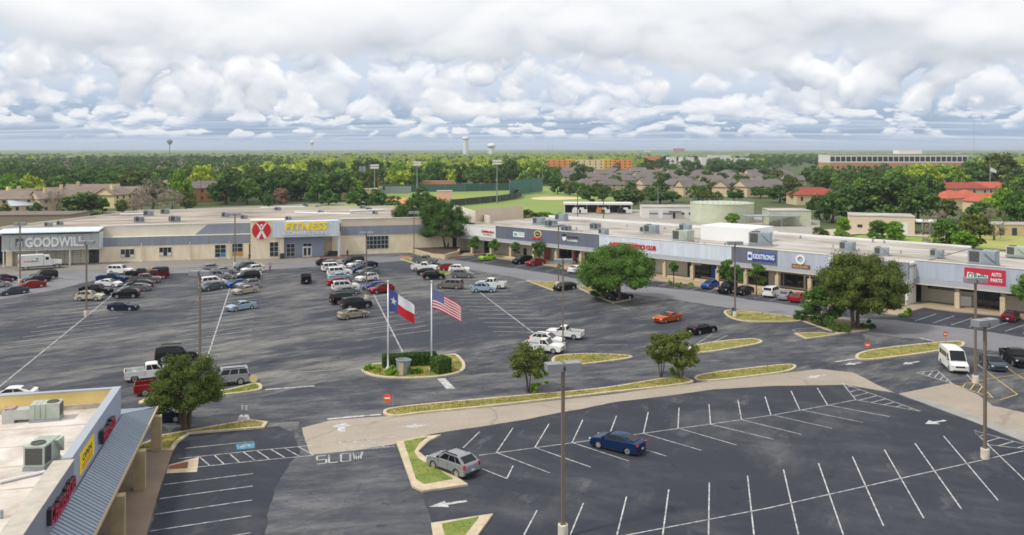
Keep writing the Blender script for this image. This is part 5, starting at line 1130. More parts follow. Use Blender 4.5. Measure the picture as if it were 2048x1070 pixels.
for u, v, rz, lab in [(1126, 1074, .25, 'tall double lamp post rising through the middle of near lot'), (1970, 917, .4, 'tall lamp post on white base at right of near lot'), (173, 632, 0, 'lamp post on white base between the two left rows'), (400, 741, 0, 'lamp post rising behind the bushy tree'), (40, 566, 0, 'lamp post beside the armoured truck'), (470, 532, 0, 'lamp post before the tan wall left of fitness tower'), (733, 600, 0, 'lamp post inside the fitness car row'), (828, 525, 0, 'lamp post before the two dark oaks'), (1117, 572, 0, 'lamp post on grass triangle by the storefront lane'), (1126, 698, 0, 'lamp post beside the white pickups'), (1470, 634, 0, 'lamp post with blue box on dry grass island'), (1951, 766, 0, 'lamp post right of the white van')]:
    r = empty('lamp_post', P(u, v), rz, lab, 'street lamp', 'parking lot lamp posts')
    for n, me in LM: link(n, me, r)
o = MB().box(-.28, .28, -.28, .28, 0.12, 1.35).build('dropbox', mat('blue_box', hex3('#2f4a78'), .5)); o.location = P(1468, 633); tag(o, 'small blue box at the foot of lamp on grass island', 'box')

# ------------------------------------------------------------------ flags
def flag_surface(W_, H_, droop, seed):
    def f(s, t, off=0.0):                       # s 0..1 from the pole, t 0..1 from bottom
        w_ = math.sin(s * 7.5 + seed + t * 1.2) * .24 * s + math.sin(s * 13 + t * 3 + seed) * .05 * s
        sag = droop * s ** 1.35 * H_; hh = H_ * (1 - .18 * s)
        return (s * W_ * .92, w_ + off, hh * t - sag + .08 * math.sin(s * 6 + t * 2) * s)
    return f
def patch(f, s0, s1, t0, t1, off=0.0, n=14, m_=4):
    b = MB(); pts = [[f(s0 + (s1 - s0) * i / n, t0 + (t1 - t0) * j / m_, off) for j in range(m_ + 1)] for i in range(n + 1)]
    for i in range(n):
        for j in range(m_): b.face([pts[i][j], pts[i + 1][j], pts[i + 1][j + 1], pts[i][j + 1]])
    return b
def star_pts(cx, cy, rx, ry): return [(cx + (rx if k % 2 == 0 else rx * .4) * math.sin(k * math.pi / 5), cy + (ry if k % 2 == 0 else ry * .4) * math.cos(k * math.pi / 5)) for k in range(10)]
m_fr = mat('flag_red', hex3('#c8202e'), .8, transl=.25); m_fw = mat('flag_white', (.78, .78, .8), .8, transl=.25); m_fb = mat('flag_blue', hex3('#41508f'), .8, transl=.2)
m_pole = mat('flagpole', hex3('#c9cdd2'), .35, .5)
def flagpole(u, v, lab):
    r = empty('flagpole', P(u, v), 0, lab, 'flagpole'); h = 9.9
    b = MB(); b.lathe([(.17, .15), (.17, .45), (.10, .5), (.095, 2), (.055, h), (0.01, h)], 12); b.build('pole', m_pole, r, True)
    MB().lathe([(.01, h), (.1, h + .05), (.13, h + .13), (.1, h + .22), (.01, h + .26)], 12).build('ball_finial', m_pole, r, True); MB().lathe([(.28, .1), (.28, .3), (.01, .3)], 12).build('base_collar', m_cbase, r); return h
h = flagpole(776, 741, 'left flagpole carrying the Texas flag'); f = flag_surface(3.1, 2.45, .62, 0.3)
fl_ = empty('state_flag', P(776, 741) + Vector((.12, 0, 6.75)), .0, 'lone star flag with blue, white and red fields on left pole', 'flag')
patch(f, 0, .36, 0, 1).build('blue_field', m_fb, fl_); patch(f, .36, 1, .5, 1).build('white_field', m_fw, fl_); patch(f, .36, 1, 0, .5).build('red_field', m_fr, fl_)
for off in (-.02, .02):
    b = MB(); c = f(.18, .52, off); pts = [f(x, y, off) for x, y in star_pts(.18, .52, .135, .22)]
    for i in range(10): b.face([c, pts[i], pts[(i + 1) % 10]])
    b.build('star', m_fw, fl_)
h = flagpole(863, 741, 'right flagpole carrying the American flag'); f = flag_surface(3.5, 2.15, .72, 1.4)
fl_ = empty('national_flag', P(863, 741) + Vector((.12, 0, 7.0)), .0, 'stars and stripes flag on the right pole', 'flag')
for i in range(13):
    t0, t1 = i / 13, (i + 1) / 13; m_ = m_fr if i % 2 == 0 else m_fw
    patch(f, 0 if i < 6 else .40, 1, t0, t1, m_=1).build('stripe', m_, fl_)
ca = patch(f, 0, .40, 6 / 13, 1).build('canton', m_fb, fl_); b = MB()
for i in range(9):
    for j in range(6 if i % 2 == 0 else 5):
        cx, cy = .035 + i * .041, 6 / 13 + .05 + (j + (.0 if i % 2 == 0 else .5)) * .088
        for off in (-.012, .012):
            c = f(cx, cy, off); q = [f(x, y, off) for x, y in star_pts(cx, cy, .016, .03)]
            for k in range(0, 10, 1): b.face([c, q[k], q[(k + 1) % 10]])
tag(b.build('stars', m_fw, ca), kind='stuff')

# ------------------------------------------------------------------ small street things
m_post = mat('sign_post_metal', hex3('#9a9a92'), .5, .4); m_org = mat('sign_orange', hex3('#e0532c'), .5)
def round_sign(u, v, vh, lab, rad=.42, m_=None, off=0.0, both=True):
    r = empty('round_road_sign', P(u, v), 0, lab, 'road sign', 'small round road signs'); h_ = (v - vh) / (v - V0) * HC
    MB().tube((0, 0.02, .1), (0, 0.02, h_ + .3), .035, seg=6).build('post', m_post, r)
    Mx = Matrix.Translation((off, -.03, h_)) @ Matrix.Rotation(math.radians(90), 4, 'X')
    o = MB().lathe([(rad, -.015), (rad, .015), (.01, .015)], 20, Mx).build('disc', m_ or m_org, r)
    if both: bx('white_bar', m_swhite, o, off - rad * .62, off + rad * .62, -.055, -.046, h_ - rad * .17, h_ + rad * .17)
    return r
round_sign(786, 818, 796, 'round orange no-entry sign at the tip of long grass strip', .42, off=-.55)
round_sign(1735, 712, 690, 'round orange no-entry sign left of the white van island', .36); round_sign(1891, 691, 668, 'round orange no-entry sign behind the white van island', .34)
round_sign(507, 778, 757, 'yellowish sign backing the silver car island', .42, mat('sign_back_yellow', hex3('#c9c08a'), .6), both=False)
b = MB(); b.xz([(-.5, 0), (.5, 0), (.36, .35), (-.36, .35)], -.3, .3); o = b.build('marker_stand', m_white); o.location = P(487, 839); tag(o, 'small white marker stand at the tip of the tree verge', 'marker'); MB().tube((0, 0, .35), (.1, 0, 1.3), .07, seg=6).build('marker_post', m_post, o); bx('marker_panel', m_white, o, -.2, .35, -.03, .03, .9, 1.3)
# galvanised tub among the shrubs
r = empty('metal_tub', P(805, 750), 0, 'tilted galvanised tub in the flagpole island bed', 'tub'); r.rotation_euler = (0, math.radians(4), .2)
MB().lathe([(.62, .1), (.74, 1.0), (.84, 1.75), (.88, 1.75), (.88, 1.68), (.80, 1.66), (.7, 1.2), (.01, 1.2)], 18).build('tub_wall', m_metal, r); b = MB(); b.box(-.55, -.02, -.83, -.72, .15, 1.5); b.build('tan_panel', m_column, r)
MB().lathe([(.845, 1.72), (.90, 1.76), (.845, 1.80)], 18).build('rim', m_metal, r)
# planter wall with the two dark oaks
r = empty('raised_planter', (0, 0, 0), 0, 'low tan planter wall below the two dark oaks', 'planter'); q = [P(u, v) for u, v in [(818, 505), (862, 517), (890, 519), (918, 511), (922, 503), (880, 494), (830, 496)]]
if area2(q) < 0: q.reverse()
MB().prism([(p.x, p.y) for p in q], 0, 1.1).build('planter_wall', m_column, r); g = inset(q, .4); b = MB(); b.face([(p.x, p.y, 1.13) for p in g]); b.build('soil', mat('mulch', hex3('#4b3a2b'), .95, var=.2, vscale=1.5), r)
# ------------------------------------------------------------------ trees
def ico(sub=1):
    bm = bmesh.new(); bmesh.ops.create_icosphere(bm, subdivisions=sub, radius=1.0); v = np.array([x.co[:] for x in bm.verts]); f = np.array([[x.index for x in y.verts] for y in bm.faces]); bm.free(); return v, f
ICO0, ICO1 = ico(1), ico(2)
def np_mesh(name, V, Fq, mats_, mi=None, quads=True):
    me = bpy.data.meshes.new(name); n = len(V); k = Fq.shape[1]; m_ = len(Fq)
    me.vertices.add(n); me.vertices.foreach_set('co', np.ascontiguousarray(V, dtype=np.float32).ravel())
    me.loops.add(m_ * k); me.loops.foreach_set('vertex_index', np.ascontiguousarray(Fq, dtype=np.int32).ravel())
    me.polygons.add(m_); me.polygons.foreach_set('loop_start', np.arange(0, m_ * k, k, dtype=np.int32)); me.polygons.foreach_set('loop_total', np.full(m_, k, dtype=np.int32))
    for x in (mats_ if isinstance(mats_, (list, tuple)) else [mats_]): me.materials.append(x)
    if mi is not None: me.polygons.foreach_set('material_index', np.asarray(mi, dtype=np.int32))
    me.update(calc_edges=True); me.validate(); return me
def clumps(rg, n, shape):
    """centres and radii of leaf clumps in a crown box: x, y in -1..1, z in 0..1"""
    C, R = [], []
    while len(C) < n:
        p = rg.uniform((-1, -1, 0), (1, 1, 1)); r = math.hypot(p[0], p[1]); z = p[2]
        if shape == 'dome': lim = math.sqrt(max(0, 1 - z ** 2)) * .92 if z > .12 else .8
        elif shape == 'round': lim = math.sqrt(max(0, 1 - ((z - .5) * 2) ** 2)) * .92
        elif shape == 'spread': lim = (1 - max(0, z - .55) / .5 * .55) * (.45 + .55 * min(1, (z + .02) / .30))
        elif shape == 'cone': lim = max(.08, (1 - z) * .95 + .06)
        else: lim = .9 * (1 - abs(z - .45) ** 1.5)
        if r > lim or r < lim * rg.uniform(.0, .75) and z < .75: continue
        C.append(p); R.append(rg.uniform(.16, .29) * (1.35 if n <= 20 else 1 if n < 70 else .82))
    C = np.array(C); R = np.array(R)
    C[:, 2] = np.clip(C[:, 2], .12, .90); return C, R
def leaves(rg, C, R, per, size, asp, core=True):
    """leaf tufts spread over every clump; asp = crown height / crown half width, so that leaves keep their shape"""
    n = len(C) * per; ci = np.repeat(np.arange(len(C)), per)
    d = rg.normal(size=(n, 3)); d /= np.linalg.norm(d, axis=1)[:, None]; d[:, 2] = np.where(d[:, 2] < -.35, -d[:, 2], d[:, 2])
    rad = R[ci] * np.where(rg.random(n) < .10, rg.uniform(1.1, 1.55, n), rg.uniform(.55, 1.2, n))
    S = np.array([1, 1, 1 / asp])
    c = C[ci] + d * rad[:, None] * S * np.array([1, 1, .85])
    nrm_ = d * .8 + rg.normal(size=(n, 3)) * .62 + np.array([0, 0, .35]); nrm_ /= np.linalg.norm(nrm_, axis=1)[:, None]
    a = np.cross(nrm_, rg.normal(size=(n, 3))); a /= np.linalg.norm(a, axis=1)[:, None]; b = np.cross(nrm_, a)
    s = size * rg.uniform(.45, 1.45, n)[:, None]; e = rg.uniform(.5, .9, n)[:, None]
    V = np.stack([c - a * s * S, c - b * s * e * S * .8, c + a * s * S, c + b * s * e * S], 1).reshape(-1, 3)
    Fq = np.arange(n * 4).reshape(-1, 4)
    if core:
        v0, f0 = ICO0; Vc = []; Fc = []; o = len(V)
        for k in range(len(C)):
            jit = 1 + rg.uniform(-.18, .18, len(v0))[:, None]
            Vc.append(C[k] + v0 * jit * R[k] * .58 * S); Fc.append(np.column_stack([f0, f0[:, 2]]) + o); o += len(v0)
        V = np.vstack([V] + Vc); Fq = np.vstack([Fq] + Fc)
    return V, Fq
def tri_split(Fq):
    """quads to triangles; collapsed quads become single triangles"""
    t1 = Fq[:, [0, 1, 2]]; t2 = Fq[:, [0, 2, 3]]; keep = t2[:, 1] != t2[:, 2]; return np.vstack([t1, t2[keep]])
G = {'oak': mat('leaf_oak', hex3('#3c5c22'), .75, col2=hex3('#64883a'), vscale=5, detail=4, objrand=.10, transl=.12, spec=.2),
     'dark': mat('leaf_dark', hex3('#334d26'), .75, col2=hex3('#5a7a34'), vscale=5, detail=4, objrand=.14, transl=.10, spec=.2),
     'olive': mat('leaf_olive', hex3('#435220'), .75, col2=hex3('#6c7a35'), vscale=5, detail=4, objrand=.10, transl=.15, spec=.25),
     'fresh': mat('leaf_fresh', hex3('#5f8a22'), .75, col2=hex3('#86a936'), vscale=5, detail=4, objrand=.15, transl=.22, spec=.25),
     'lime': mat('leaf_lime', hex3('#88a52e'), .75, col2=hex3('#b2c048'), vscale=5, detail=4, objrand=.15, transl=.25, spec=.25),  # lime foliage; in the distant wood it also carries painted sunlight
     'wood': mat('leaf_mixed', hex3('#3d5524'), .8, col2=hex3('#62762f'), vscale=.12, detail=5, objrand=.22, transl=.15, spec=.2),
     'bare': mat('twig_grey', hex3('#7d7468'), .9, col2=hex3('#8f8270'), vscale=.9, detail=4, objrand=.12),
     'rust': mat('leaf_rust', hex3('#7a5a42'), .85, col2=hex3('#8c7258'), vscale=.9, detail=4, objrand=.1)}
m_bark = mat('bark', hex3('#4b4037'), .95, col2=hex3('#6b5e52'), vscale=3, detail=6, bump=.4, bscale=8)
CR = {}
def crown(kind, shape, seed, n, per, size, asp):
    key = (kind, shape, seed, n, per)
    if key not in CR:
        rg = np.random.default_rng(seed); C, R = clumps(rg, n, shape); V, Fq = leaves(rg, C, R, per if kind != 'bare' else int(per * .5), size * (.55 if kind == 'bare' else 1), asp, kind != 'bare'); CR[key] = (np_mesh('crown_' + kind, V, tri_split(Fq), G[kind]), C)
    return CR[key]
def trunk_mesh(seed, h0, hc, w, stems=1, r=.25, C=None, spread=.4):
    rg = random.Random(seed); b = MB()
    for k in range(stems):
        an = 2 * math.pi * k / max(1, stems) + rg.uniform(0, .6); d = spread * (0 if stems == 1 else 1)
        base = Vector((math.cos(an) * r * 1.0 * (stems > 1), math.sin(an) * r * 1.0 * (stems > 1), 0)); top = Vector((math.cos(an) * d * w * .5, math.sin(an) * d * w * .5, h0 + .25 * hc))
        mid = base.lerp(top, .5) + Vector((rg.uniform(-.12, .12), rg.uniform(-.12, .12), 0)); r_ = r / math.sqrt(stems) * 1.1
        b.tube(base, mid, r_ * 1.25, r_ * .95, 8, False); b.tube(mid, top, r_ * .95, r_ * .6, 8, False)
        if C is not None:
            idx = [i for i in range(len(C)) if stems == 1 or (C[i][0] * math.cos(an) + C[i][1] * math.sin(an)) > 0]
            for i in idx[:max(4, 12 // stems)]:
                e = Vector((C[i][0] * w * .92, C[i][1] * w * .92, h0 + C[i][2] * hc)); s_ = mid.lerp(top, rg.uniform(.3, 1)); m2 = s_.lerp(e, .5) + Vector((0, 0, .12 * hc * rg.random()))
                b.tube(s_, m2, r_ * .42, r_ * .26, 6, False); b.tube(m2, e, r_ * .26, r_ * .08, 5, False)
    return b.mesh('trunk', m_bark)
def tree(name, loc, h, w, h0, kind, shape, seed, label, n=34, per=150, leaf=.16, stems=1, r=.25, cat='tree', group=None, rz=0.0, spread=.4, dxc=0.0):
    """h total height, w crown half width, h0 height where the crown starts"""
    t = empty(name, loc, rz, label, cat, group); hc = h - h0
    me, C = crown(kind, shape, seed, n, per, leaf / w, hc / w)
    c = link('crown', me, t); c.location = (dxc, 0, h0); c.scale = (w, w, hc)
    if h0 > .15 or stems > 1: link('trunk', trunk_mesh(seed, h0, hc, w, stems, r, C, spread), t)
    return t
tree('oak_tree', P(1236, 601), 9.1, 6.9, 2.5, 'oak', 'dome', 11, 'big spreading green oak in the middle of the strip lane', 110, 420, .115, 1, .42)
tree('shrub', P(1203, 594), 2.7, 2.3, 0.1, 'dark', 'dome', 12, 'dark round shrub left of the big oak trunk', 14, 160, .15, cat='shrub')
tree('oak_tree', P(1712, 657), 10.3, 6.0, 1.9, 'olive', 'round', 15, 'big olive green oak before the pale strip end', 150, 330, .11, 2, .34, spread=.3, dxc=1.1)
tree('oak_tree', P(1648, 651), 5.6, 3.1, .8, 'oak', 'round', 14, 'smaller green tree leaning left beside the olive oak', 44, 150, .14, 2, .18)
for i, (u, v, h_, w_) in enumerate([(1602, 640, 1.5, 1.0), (1622, 644, 1.9, 1.5), (1640, 650, 1.6, 1.4), (1660, 658, 1.3, 1.3), (1680, 663, .9, 1.3), (1735, 657, 1.2, .9)]):
    tree('shrub', P(u, v), h_, w_, .05, 'dark', 'dome', 20 + i, 'dark shrub on the right oak island, ' + ['farthest left', 'second from left', 'third from left', 'fourth from left', 'low one before the oak trunk', 'farthest right'][i], 10, 110, .13, cat='shrub', group='shrubs on the right oak island')
tree('crape_myrtle', P(371, 858), 6.7, 3.35, 1.9, 'olive', 'dome', 31, 'bushy dark green tree with several stems beside the near shop', 110, 340, .075, 5, .30, spread=.45)
tree('small_tree', P(1056, 785), 5.0, 2.15, 1.4, 'olive', 'round', 41, 'small leafy tree left of the tall lamp pole', 40, 150, .10, 3, .10); tree('vine_clump', P(1085, 782), 3.7, .75, .05, 'fresh', 'col', 42, 'vine covered stump beside the small leafy tree', 16, 130, .11, cat='shrub'); tree('vine_clump', P(1067, 786), 1.1, .6, .05, 'fresh', 'dome', 46, 'bright shoots at the foot of the small leafy tree', 8, 100, .10, cat='shrub')
tree('small_tree', P(1322, 755), 4.6, 2.05, 1.4, 'olive', 'round', 43, 'left one of the small tree pair on grass strip', 38, 150, .10, 3, .09); tree('small_tree', P(1362, 757), 5.0, 2.25, .9, 'olive', 'round', 44, 'right fuller one of the small tree pair on grass strip', 42, 150, .10, 2, .10); tree('vine_clump', P(1350, 757), 1.9, .6, .05, 'fresh', 'col', 45, 'green vines at the foot of the small tree pair', 10, 110, .10, cat='shrub')
tree('live_oak', P(828, 498) + Vector((0, 0, 1.1)), 11.2, 6.4, 2.6, 'dark', 'dome', 51, 'left dark live oak over the planter wall', 84, 260, .16, 2, .34, spread=.3); tree('live_oak', P(893, 503) + Vector((0, 0, 1.1)), 11.0, 7.2, 2.4, 'dark', 'dome', 52, 'right dark live oak over the planter wall', 88, 260, .16, 2, .34, spread=.3); tree('live_oak', P(858, 488) + Vector((0, 0, .4)), 12.3, 5.2, 3.0, 'dark', 'dome', 53, 'rear dark live oak between the other two', 74, 170, .22, 1, .3)
for i, (u, vb, vt, wpx, vc, lab) in enumerate([(950, 512, 474, 30, 499, 'street tree farthest left before the strip'), (990, 516, 480, 24, 502, 'street tree before the first shop door'), (1031, 521, 484, 18, 510, 'narrow street tree above the black minivan'), (1080, 528, 485, 32, 513, 'round street tree before the red poster'), (1347, 573, 526, 22, 546, 'thin young street tree right of the big oak'), (1457, 583, 520, 38, 562, 'street tree left of the kids gym lamp'), (1513, 592, 528, 36, 568, 'street tree under the kids gym sign')]):
    Y = F * HC / (vb - V0); hh = (vb - vt) / (vb - V0) * HC; h0_ = (vb - vc) / (vb - V0) * HC
    tree('street_tree', P(u, vb), hh, wpx * Y / F / 2, h0_, 'oak' if i != 3 else 'dark', 'round', 60 + i, lab, 18, 130, .15, 1, .09, group='young street trees along the strip')
tree('street_tree', P(2062, 640), 6.3, 2.6, 2.0, 'oak', 'round', 68, 'tree cut by the right edge before the auto parts store', 26, 150, .17, 1, .14)
for i, (u, v, h_, w_) in enumerate([(1338, 571, 1.1, .6), (1358, 574, .9, .6), (1383, 577, 1.0, .6), (1119, 536, .9, .6), (1815, 631, 1.3, .7), (1806, 634, .9, .6)]):
    tree('shrub', P(u, v), h_, w_, .05, 'fresh', 'dome', 80 + i, ['small bush right of the big oak', 'small bush under the thin young tree', 'small bush before the shop column', 'small bush beside the white sedan', 'upright bush at the auto store walk', 'low bush at the auto store walk'][i], 8, 90, .11, cat='shrub')
# clipped hedge and bed on the flag island
def hedge(name, a, c, wd, h_, lab):
    A, C_ = P(*a), P(*c); d = C_ - A; L = d.length; r = empty(name, (A + C_) / 2, math.atan2(d.y, d.x), lab, 'hedge'); rg = np.random.default_rng(int(a[0])); n = int(L * 900 * wd)
    p = rg.uniform((-L / 2, -wd / 2, .1), (L / 2, wd / 2, h_), (n, 3)); face_ = rg.integers(0, 5, n)
    p[face_ == 0, 1] = -wd / 2; p[face_ == 1, 1] = wd / 2; p[face_ >= 3, 2] = h_; e = (face_ == 2); p[e, 0] = np.sign(p[e, 0]) * L / 2
    p += rg.normal(size=p.shape) * .03; a_ = rg.normal(size=(n, 3)); a_ /= np.linalg.norm(a_, axis=1)[:, None]; b_ = np.cross(a_, rg.normal(size=(n, 3))); b_ /= np.linalg.norm(b_, axis=1)[:, None]; s = .085
    V = np.stack([p - a_ * s, p - b_ * s, p + a_ * s, p + b_ * s], 1).reshape(-1, 3); link('leaves', np_mesh('hedge_leaves', V, np.arange(n * 4).reshape(-1, 4), G['dark']), r)
    bx('body', G['dark'], r, -L / 2 + .05, L / 2 - .05, -wd / 2 + .05, wd / 2 - .05, 0.1, h_ - .05)
hedge('clipped_hedge', (766, 735), (872, 729), 1.5, 1.35, 'long clipped dark hedge behind the two flagpoles'); hedge('clipped_hedge', (868, 747), (895, 743), 2.0, 1.65, 'short block hedge right of the right flagpole')
for i, (u, v, h_, w_, k) in enumerate([(742, 742, .6, .8, 'fresh'), (753, 743, .7, .7, 'lime'), (782, 749, .8, .8, 'fresh'), (793, 752, .6, .7, 'fresh'), (823, 750, .8, .7, 'fresh'), (835, 748, .7, .6, 'fresh')]): tree('shrub', P(u, v), h_ + .1, w_, .1, k, 'dome', 90 + i, 'low bright shrub in the flag island bed, ' + NAMES[i], 7, 80, .09, cat='shrub', group='low shrubs in the flag island bed')

# short turf standing on the islands
def in_poly(x, y, q):
    c = np.zeros(len(x), bool); n = len(q)
    for i in range(n):
        a, b_ = q[i], q[(i + 1) % n]
        if abs(b_.y - a.y) < 1e-9: continue
        c ^= ((a.y > y) != (b_.y > y)) & (x < (b_.x - a.x) * (y - a.y) / (b_.y - a.y) + a.x)
    return c
def turf(kind_m, name, label, seed):
    rg = np.random.default_rng(seed); Vs = []
    for q, top in LAWNS:
        if top is m_dirt or (top is m_grass2) != (kind_m is G['turf2']): continue
        x0, x1, y0, y1 = min(p.x for p in q), max(p.x for p in q), min(p.y for p in q), max(p.y for p in q); n = int((x1 - x0) * (y1 - y0) * (36 if y0 < 100 else 12))
        x, y = rg.uniform(x0, x1, n), rg.uniform(y0, y1, n); k = in_poly(x, y, q) & (np.sin(x * 1.3 + y * .7) + np.sin(y * 1.9 - x * .4) + rg.normal(size=n) * .8 > -.9); x, y = x[k], y[k]; n = len(x)
        if not n: continue
        a = rg.uniform(0, 6.28, n); h_ = rg.uniform(.05, .17, n); w_ = rg.uniform(.04, .10, n); z = np.full(n, .125); lx, ly = rg.normal(size=n) * .06, rg.normal(size=n) * .06
        Vs.append(np.stack([np.stack([x - np.cos(a) * w_, y - np.sin(a) * w_, z], 1), np.stack([x + np.cos(a) * w_, y + np.sin(a) * w_, z], 1), np.stack([x + lx, y + ly, z + h_], 1)], 1).reshape(-1, 3))
    V = np.vstack(Vs); tag(link(name, np_mesh(name, V, np.arange(len(V)).reshape(-1, 3), kind_m)), label, 'grass', kind='stuff')
G['turf'] = mat('turf_dry', hex3('#808838'), .85, col2=hex3('#b3a764'), vscale=.5, detail=6, transl=.15, objrand=.01, spec=.2); G['turf2'] = mat('turf_green', hex3('#6f8832'), .85, col2=hex3('#9c9c50'), vscale=.5, detail=6, transl=.15, objrand=.01, spec=.2)
turf(G['turf'], 'lawn_blades', 'short dry turf on the parking islands', 3); turf(G['turf2'], 'green_lawn_blades', 'short green turf on the parking islands', 4)
# ------------------------------------------------------------------ background buildings
m_gshing = mat('grey_shingles', hex3('#776e6a'), .9, col2=hex3('#605a58'), vscale=.4, detail=6, objrand=.10); m_bshing = mat('brown_shingles', hex3('#776a60'), .9, col2=hex3('#8a7c70'), vscale=.4, detail=6, objrand=.08); m_tile = mat('red_tiles', hex3('#a04a3a'), .85, col2=hex3('#843c32'), vscale=.4, detail=6); m_tile2 = mat('orange_tiles', hex3('#bd6246'), .85, col2=hex3('#a5543e'), vscale=.4, detail=6)
m_stucco = mat('house_stucco', hex3('#cbb896'), .9, var=.05, vscale=.4, objrand=.10); m_ystucco = mat('yellow_stucco', hex3('#dccb9e'), .9, var=.05, vscale=.4); m_brick = mat('orange_brick', hex3('#b3794f'), .9, var=.10, vscale=1); m_hwin = mat('house_window', (.04, .045, .05), .2); m_bwhite = mat('far_white', (.66, .65, .62), .8)
def house(loc, rz, L, W_, hw, hr, wall, roof, label, group, kind='gable', nwin=4, chim=False, name='house', hip=.9, floors=1, cat='house'):
    r = empty(name, loc, rz, label, cat, group); oh = .5
    b = MB(); b.box(-L / 2, L / 2, -W_ / 2, W_ / 2, -.1, hw)
    if kind == 'gable':
        for s in (-1, 1): b.face([(s * L / 2, -W_ / 2, hw), (s * L / 2, W_ / 2, hw), (s * L / 2, 0, hw + hr)])
    b.build('wall', wall, r)
    x, y, rx = L / 2 + oh, W_ / 2 + oh, (L / 2 + oh if kind == 'gable' else max(.2, L / 2 - W_ / 2 * hip)); z0, z1 = hw - .12, hw + hr
    b = MB(); b.face([(-x, -y, z0), (x, -y, z0), (rx, 0, z1), (-rx, 0, z1)]); b.face([(x, y, z0), (-x, y, z0), (-rx, 0, z1), (rx, 0, z1)])
    if kind != 'gable': b.face([(x, -y, z0), (x, y, z0), (rx, 0, z1)]); b.face([(-x, y, z0), (-x, -y, z0), (-rx, 0, z1)])
    b.face([(-x, -y, z0 - .15), (x, -y, z0 - .15), (x, -y, z0), (-x, -y, z0)]); b.face([(x, -y, z0 - .15), (x, y, z0 - .15), (x, y, z0), (x, -y, z0)]); b.face([(-x, y, z0 - .15), (-x, -y, z0 - .15), (-x, -y, z0), (-x, y, z0)]); b.face([(-x, -y, z0 - .15), (-x, y, z0 - .15), (x, y, z0 - .15), (x, -y, z0 - .15)])
    rf = b.build('roof', roof, r)
    if chim: bx('chimney', wall, rf, -L * .3, -L * .3 + 1.3, -W_ * .2, -W_ * .2 + 1.2, hw, hw + hr + 1.2)
    fh = hw / floors
    for fl_i in range(floors):
        for i in range(nwin):
            xx = -L / 2 + L * (i + .5) / nwin; bx('window', m_hwin, r, xx - .55, xx + .55, -W_ / 2 - .05, -W_ / 2 + .05, fl_i * fh + fh * .38, fl_i * fh + fh * .80)
    return r
def flat(loc, rz, L, W_, h_, wall, label, cat='building', group=None, name='building', roof=None, parap=.5):
    r = empty(name, loc, rz, label, cat, group); b = MB(); b.box(-L / 2, L / 2, -W_ / 2, W_ / 2, -.1, h_); b.build('wall', wall, r); bx('roof', roof or m_roofw, r, -L / 2 - .15, L / 2 + .15, -W_ / 2 - .15, W_ / 2 + .15, h_ + .003, h_ + .2); return r
def wpx(du, v): return du * HC / (v - V0)
# townhouses at left
TH = [(-10, 425, 30, .3, 'gable', 'pale townhouse cut by the left edge'), (28, 420, 14, 1.2, 'gable', 'tan townhouse with chimney near the left edge'), (55, 418, 12, .3, 'gable', 'tan townhouse second from the left edge'), (108, 423, 15, .9, 'gable', 'low tan house left of the round dark tree'), (160, 413, 26, .25, 'gable', 'long brown-roofed townhouse with chimneys'), (185, 404, 22, .2, 'gable', 'farther brown-roofed townhouse behind the long one'), (228, 414, 12, 1.35, 'gable', 'bright yellow townhouse end facing the lot'), (255, 411, 14, .3, 'gable', 'tan townhouse right of the yellow one')]
for i, (u, v, L, rz, k, lab) in enumerate(TH): house(P(u, v), rz, L, 9.5, 5.6, 2.9, m_ystucco if i in (1, 6) else m_stucco, m_bshing, lab, 'townhouses behind the thrift store', k, max(3, int(L / 4)), True, 'townhouse', floors=2)
house(P(48, 425), .8, 11, 9, 3.2, 1.8, m_stucco, mat('pale_metal_roof', hex3('#b9c6cc'), .4, .3), 'house with pale metal roof among the townhouses', 'townhouses behind the thrift store', 'gable', 3)
house(P(410, 402), .5, 19, 12, 6.6, 3.2, m_brick, m_gshing, 'orange brick apartment house with pale hipped roof', None, 'hip', 4, floors=2, name='apartment_house', cat='building'); house(P(340, 392), .4, 14, 10, 6.0, 2.6, m_stucco, m_bshing, 'pale house peeping left of the bright green trees', None, 'hip', 3, floors=2)
flat(P(10, 455), .1, 46, 16, 4.4, mat('dim_tan', hex3('#8d8270'), .9), 'low brown-roofed building behind the left lamp post', roof=mat('brown_flat_roof', hex3('#6f665d'), .9, var=.1, vscale=.2)); 
house(P(565, 378), .3, 12, 10, 4.5, 2.2, m_bwhite, m_gshing, 'pale house among the trees left of the ball field', None, 'gable', 2)
